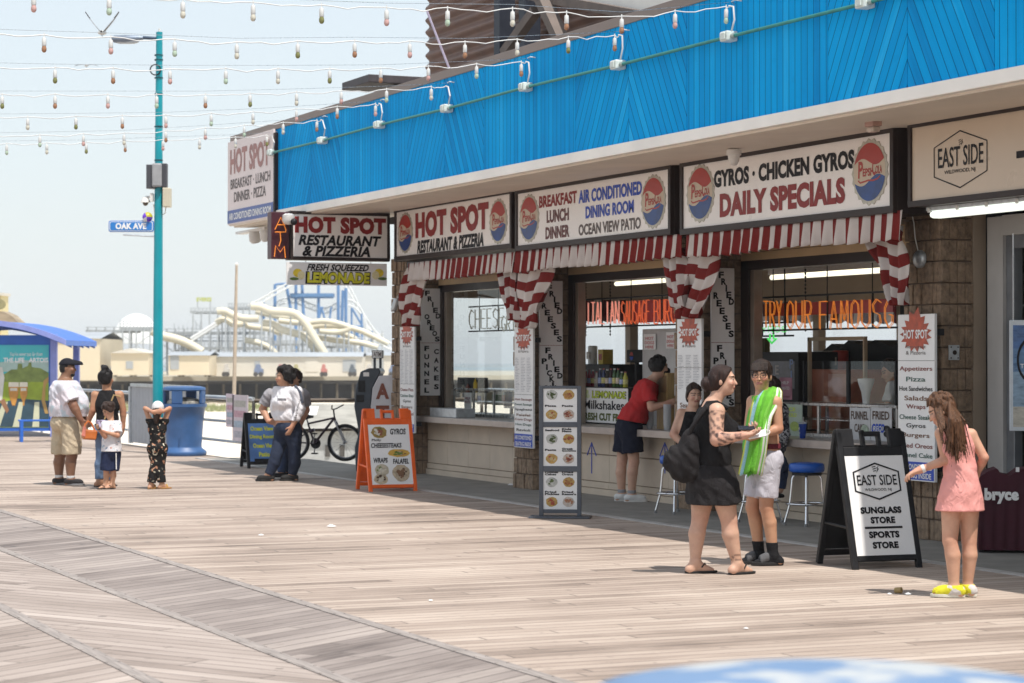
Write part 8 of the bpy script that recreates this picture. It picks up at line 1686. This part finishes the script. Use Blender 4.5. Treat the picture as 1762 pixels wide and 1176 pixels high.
b = MB(); b.tube([f_(-9 * u, 18 * u, -.05), f_(-7 * u, 28 * u, -.05), f_(-2 * u, 33 * u, -.05), f_(4 * u, 29 * u, -.05), f_(9 * u, 17 * u, -.05)], .011, 6); b.build('handle', nmat('leather_orange', (.55, .15, .03), .4), t, smooth=True)
b = MB(); b.prism([(-16 * u, 8 * u), (-9 * u, 6 * u), (-8 * u, 22 * u), (-12 * u, 26 * u)], .04, .06, f_); b.build('scarf', nmat('scarf_rose', (.62, .20, .15), .7), t, bevel=.01)
w = Person('small boy in a white printed t-shirt and navy shorts looking at a phone', 30.0, dict(head=(187, 707), neck=(191, 724), chest=(192, 742), waist=(192, 762), hips=(192, 779), shA=(182, 731, -.10), elA=(181, 752, -.18), wrA=(172, 741, -.26), shB=(202, 731, -.02), elB=(203, 750, -.12), wrB=(178, 743, -.22),
    hipA=(185, 782, -.03), knA=(183, 810, -.03), anA=(182, 832, -.02), toeA=(235,), hipB=(198, 782, .03), knB=(195, 810, .0), anB=(193, 834, .0), toeB=(228,)), 230, 235, size=.66, res=.0095, pitch=30, skin=SK_M, r=dict(waist=(.15, .115, .15), leg=(.085, .06, .04)), hands=dict(A=dict(curl=.5, palm=UP), B=dict(curl=.5, palm=UP)))
w.body(); w.wear('t_shirt', print_fabric('dino_tshirt', (.66, .64, .66), [((.15, .24, .36), 30, .66), ((.5, .25, .2), 34, .68), ((.2, .4, .4), 26, .70)]), [('torso', .028), ('arm1A', .03, .8, .02), ('arm1B', .03, .8, .02)], [(tuple(w.j['neck']), (0, 0, 1)), (tuple(P(192, 777, 30)), (0, 0, -1))], extra=[cone(P(192, 750, 30), P(192, 780, 30), .115, .135, .05)], wr=.004)
w.wear('shorts', fabric('navy_track', (.018, .025, .06)), [('leg1A', .04, 1.0, .02), ('leg1B', .04, 1.0, .02)], [(tuple(P(192, 774, 30)), (0, 0, 1))], extra=[ell3(w.j['hips'], (w.lat, w.fw, w.up), (.125, .1, .09), .04)], wr=.003)
b = MB(); b.tube([P(200, 780, 29.9), P(200.5, 808, 29.88)], .007, 6); b.build('side_stripe', m_fix, w.root)
w.hair(m_hdark, front=.06, drop=.045, low=-.03, thick=.03, wr=.008); w.shoes(m_rub, m_rub, kind='flat')
t = thing('mobile_phone', 'dark mobile phone held by the small boy', 'phone', P(168, 735, 29.72)); f_ = Fr(P(168, 735, 29.72), (RIGHT * .8 - VIEW * .6), (UP * .8 - RIGHT * .4 + VIEW * .4)); b = MB(); b.box((-.035, -.05, -.005), (.035, .05, .005), f_); b.build('body', MATS['phone_black'], t, bevel=.004)
w = Person('small girl in a black floral outfit and white cap with both hands behind her head', 30.0, dict(head=(272, 705), neck=(271, 720), chest=(271, 737), waist=(271, 755), hips=(271, 770), shA=(258, 724, 0), elA=(250, 703, .03), wrA=(262, 709, -.12), shB=(284, 724, 0), elB=(292, 703, .03), wrB=(281, 708, -.12),
    hipA=(265, 774, 0), knA=(268, 800, .0), anA=(260, 832, -.03), toeA=(30,), hipB=(278, 774, 0), knB=(276, 800, .02), anB=(279, 834, .0), toeB=(65,)), 5, 8, size=.70, res=.0095, skin=SK_M, r=dict(arm=(.05, .042, .030), leg=(.088, .062, .042)), hands=dict(A=dict(curl=.4, palm=VIEW, dir=RIGHT), B=dict(curl=.4, palm=VIEW, dir=-RIGHT)))
w.body(); m_fl = print_fabric('black_floral', (.014, .013, .013), [((.42, .22, .14), 20, .62), ((.62, .58, .46), 26, .66)])
w.wear('floral_top', m_fl, [('torso', .016), ('arm1A', .018, .42, .0), ('arm1B', .018, .42, .0)], [(tuple(w.j['neck'] - UP * .005), (0, 0, 1)), (tuple(P(271, 762, 30)), (0, 0, -1))], wr=.003)
w.wear('floral_trousers', m_fl, [('leg1A', .03, 1.0), ('leg1B', .03, 1.0), ('leg2A', .03, .9), ('leg2B', .03, .9)], [(tuple(P(271, 760, 30)), (0, 0, 1))], extra=[ell3(w.j['hips'], (w.lat, w.fw, w.up), (.13, .11, .09), .04)], wr=.004)
grow('cap', [infl(w.skull, .018), cone(w.at(0, .07, .04), w.at(0, .14, .03), .055, .045, .01)], .009, fabric('cap_white', (.66, .66, .66)), w.root, cuts=[(tuple(w.at(0, 0, -.03)), tuple(-w.U3))])
w.hair(m_hdark, [cone(w.at(0, -.085, -.02), w.at(0, -.10, -.2), .055, .03, .03)], front=.0, drop=.0, low=-.08, thick=.006, tufts=0); w.shoes(nmat('sandal_gold', (.45, .28, .04), .6), nmat('sandal_sole', (.36, .18, .05), .7), kind='slide')
# ---- couple by the bicycle
w = Person('curly haired woman in a white long sleeve top and dark jeans stepping forward', 32.0, dict(head=(487, 650), neck=(492, 665), chest=(494, 690), waist=(494, 716), hips=(496, 738), shA=(512, 675, -.14), elA=(517, 706, -.2), wrA=(503, 734, -.24), shB=(478, 674, .12), elB=(473, 706, .1), wrB=(480, 730, .0),
    hipA=(506, 746, -.07), knA=(507, 787, -.04), anA=(503, 822, 0), toeA=(262,), hipB=(486, 746, .06), knB=(475, 786, -.08), anB=(462, 818, -.10), toeB=(265,)), 238, 250, size=.97, res=.0105, skin=SK_M, bust=.08, r=dict(chest=(.185, .14, .18), waist=(.175, .15, .16), hips=(.20, .17, .14), arm=(.062, .052, .032), leg=(.105, .072, .045)), hands=dict(A=dict(curl=.35), B=dict(curl=.4)))
w.body(); m_wt = fabric('white_top', (.68, .66, .68), .85, .05)
w.wear('long_sleeve_top', m_wt, [('torso', .016), ('arm1A', .02, 1.0), ('arm1B', .02, 1.0), ('arm2A', .018, .92), ('arm2B', .018, .92)], [(tuple(w.j['neck']), (0, 0, 1)), (tuple(P(494, 724, 32)), (0, 0, -1))], wr=.005)
for a, c in (((514, 668), (522, 700)),): b = MB(); b.tube([P(508, 664, 31.82), P(517, 676, 31.78), P(521, 694, 31.76)], .02, 6); b.build('sleeve_stripe', fabric('stripe_slate', (.09, .10, .13)), w.root, smooth=True)
b = MB(); A = P(478, 690, 31.76); b.box((0, 0, -.01), (.13, .035, .004), facing(A, -25)); b.build('chest_print', nmat('print_grey2', (.25, .24, .26), .7, var=.3, scale=30), w.root)
b = MB(); A = P(505, 725, 31.70); fr = Fr(A, (P(515, 688, 31.70) - A) * -1, (RIGHT + UP * .2)); text(b, 'France 1989', Fr(P(514.5, 688, 31.70), A - P(515, 688, 31.70), RIGHT), 0, 0, .30, .035, .01); b.build('lettering', m_black, w.root)
w.wear('jeans', fabric('jeans_dark', (.022, .03, .055)), [('leg1A', .014, 1.0), ('leg1B', .014, 1.0), ('leg2A', .014, .95), ('leg2B', .014, .95)], [(tuple(P(494, 727, 32)), (0, 0, 1))], extra=[ell3(w.j['hips'], (w.lat, w.fw, w.up), (.205, .18, .14), .05)])
rnd = random.Random(6); cur = [ell3(w.at(rnd.uniform(-.075, .075), rnd.uniform(-.08, .075), rnd.uniform(.06, .125)), (w.S3, w.F3, w.U3), (.034,) * 3, .012) for _ in range(0)] + [ell3(w.at(.125 * math.sin(p_) * math.sin(q_), -.03 + .125 * math.sin(p_) * math.cos(q_), .045 + .115 * math.cos(p_)), (w.S3, w.F3, w.U3), (rnd.uniform(.026, .042),) * 3, .010) for p_, q_ in [(math.acos(rnd.uniform(-.55, 1)), rnd.uniform(0, 6.283)) for _ in range(120)] if not (math.cos(q_) > .25 and p_ > .85)] + [ell3(w.at(rnd.uniform(-.07, .07), rnd.uniform(-.12, -.07), rnd.uniform(-.07, .06)), (w.S3, w.F3, w.U3), (.035,) * 3, .012) for _ in range(20)]
w.hair(m_hblack, cur, front=.02, drop=.02, low=-.06, wr=.008); w.shoes(m_rub, m_rub, 'shoe')
w = Person('person in a grey t-shirt with a hand on the hip behind the curly haired woman', 32.5, dict(head=(507, 652), neck=(502, 667), chest=(496, 692), waist=(494, 718), hips=(493, 740), shA=(464, 680, 0), elA=(452, 704, .05), wrA=(462, 725, -.08), shB=(522, 680, 0), elB=(527, 706, .08), wrB=(518, 728, -.05),
    hipA=(484, 748, 0), knA=(486, 786, -.02), anA=(484, 818, -.02), toeA=(255,), hipB=(504, 748, 0), knB=(500, 786, .04), anB=(498, 820, .06), toeB=(230,)), 215, 220, size=1.0, res=.011, skin=SK_M, r=dict(chest=(.21, .14, .18), waist=(.19, .15, .16), hips=(.19, .15, .13), arm=(.062, .052, .033)), hands=dict(A=dict(curl=.4, palm=-VIEW, dir=RIGHT - UP * .3), B=dict(curl=.4)))
w.body(); w.wear('t_shirt', fabric('grey_tshirt', (.30, .29, .31)), [('torso', .018), ('arm1A', .024, .7, .012), ('arm1B', .024, .7, .012)], [(tuple(w.j['neck']), (0, 0, 1)), (tuple(P(494, 735, 32.5)), (0, 0, -1))], wr=.005)
w.wear('jeans', MATS['jeans_blue'], [('leg1A', .016, 1.0), ('leg1B', .016, 1.0), ('leg2A', .016, .95), ('leg2B', .016, .95)], extra=[ell3(w.j['hips'], (w.lat, w.fw, w.up), (.195, .16, .13), .05)])
w.hair(m_hdark, front=.04, drop=.05); w.shoes(fabric('shoe_dark', (.03, .028, .03)), m_solew)
# ---- shop hand behind the glass
w = Person('shop hand in a white shirt bending over the counter behind the glass guard', 25.0, dict(head=(1532, 640), neck=(1545, 655), chest=(1552, 680), waist=(1556, 712), hips=(1558, 735), shA=(1536, 668, -.1), elA=(1528, 700, -.15), wrA=(1500, 712, -.1), shB=(1548, 668, .2), elB=(1535, 705, .25), wrB=(1512, 712, .2),
    hipA=(1556, 745, -.08), knA=(1556, 800, -.08), anA=(1556, 860, -.08), toeA=(270,), hipB=(1556, 745, .09), knB=(1556, 800, .09), anB=(1556, 860, .09), toeB=(270,)), 275, 270, res=.012, pitch=20, skin=SK_M)
w.body(); w.wear('shirt', fabric('white_shirt', (.6, .58, .56)), [('torso', .018), ('arm1A', .024, .8, .012), ('arm1B', .024, .8, .012)], [(tuple(w.j['neck']), (0, 0, 1)), (tuple(w.j['hips']), (0, 0, -1))], wr=.004); w.wear('trousers', MATS['black_trousers'], [('leg1A', .016, 1.0), ('leg1B', .016, 1.0), ('leg2A', .016, .95), ('leg2B', .016, .95)], extra=[ell3(w.j['hips'], (w.lat, w.fw, w.up), (.18, .14, .13), .05)])
w.hair(m_hdark, front=.04, drop=.05); w.shoes(m_rub, m_rub)
# ================================================================ SUMMER HAZE OVER THE BEACH
m, n, l, b_ = nodes_of('haze'); n.remove(b_); pv = n.new('ShaderNodeVolumePrincipled'); pv.inputs['Color'].default_value = (.95, .97, 1, 1); pv.inputs['Density'].default_value = .00034; pv.inputs['Anisotropy'].default_value = .2; l.new(pv.outputs[0], n['Material Output'].inputs['Volume'])
b = MB(); b.box((-3001, -901, -5.2), (1501, 4001, 26)); o = b.build('haze', m); o['kind'] = 'stuff'
S.cycles.volume_bounces = 0; S.cycles.volume_step_rate = 4
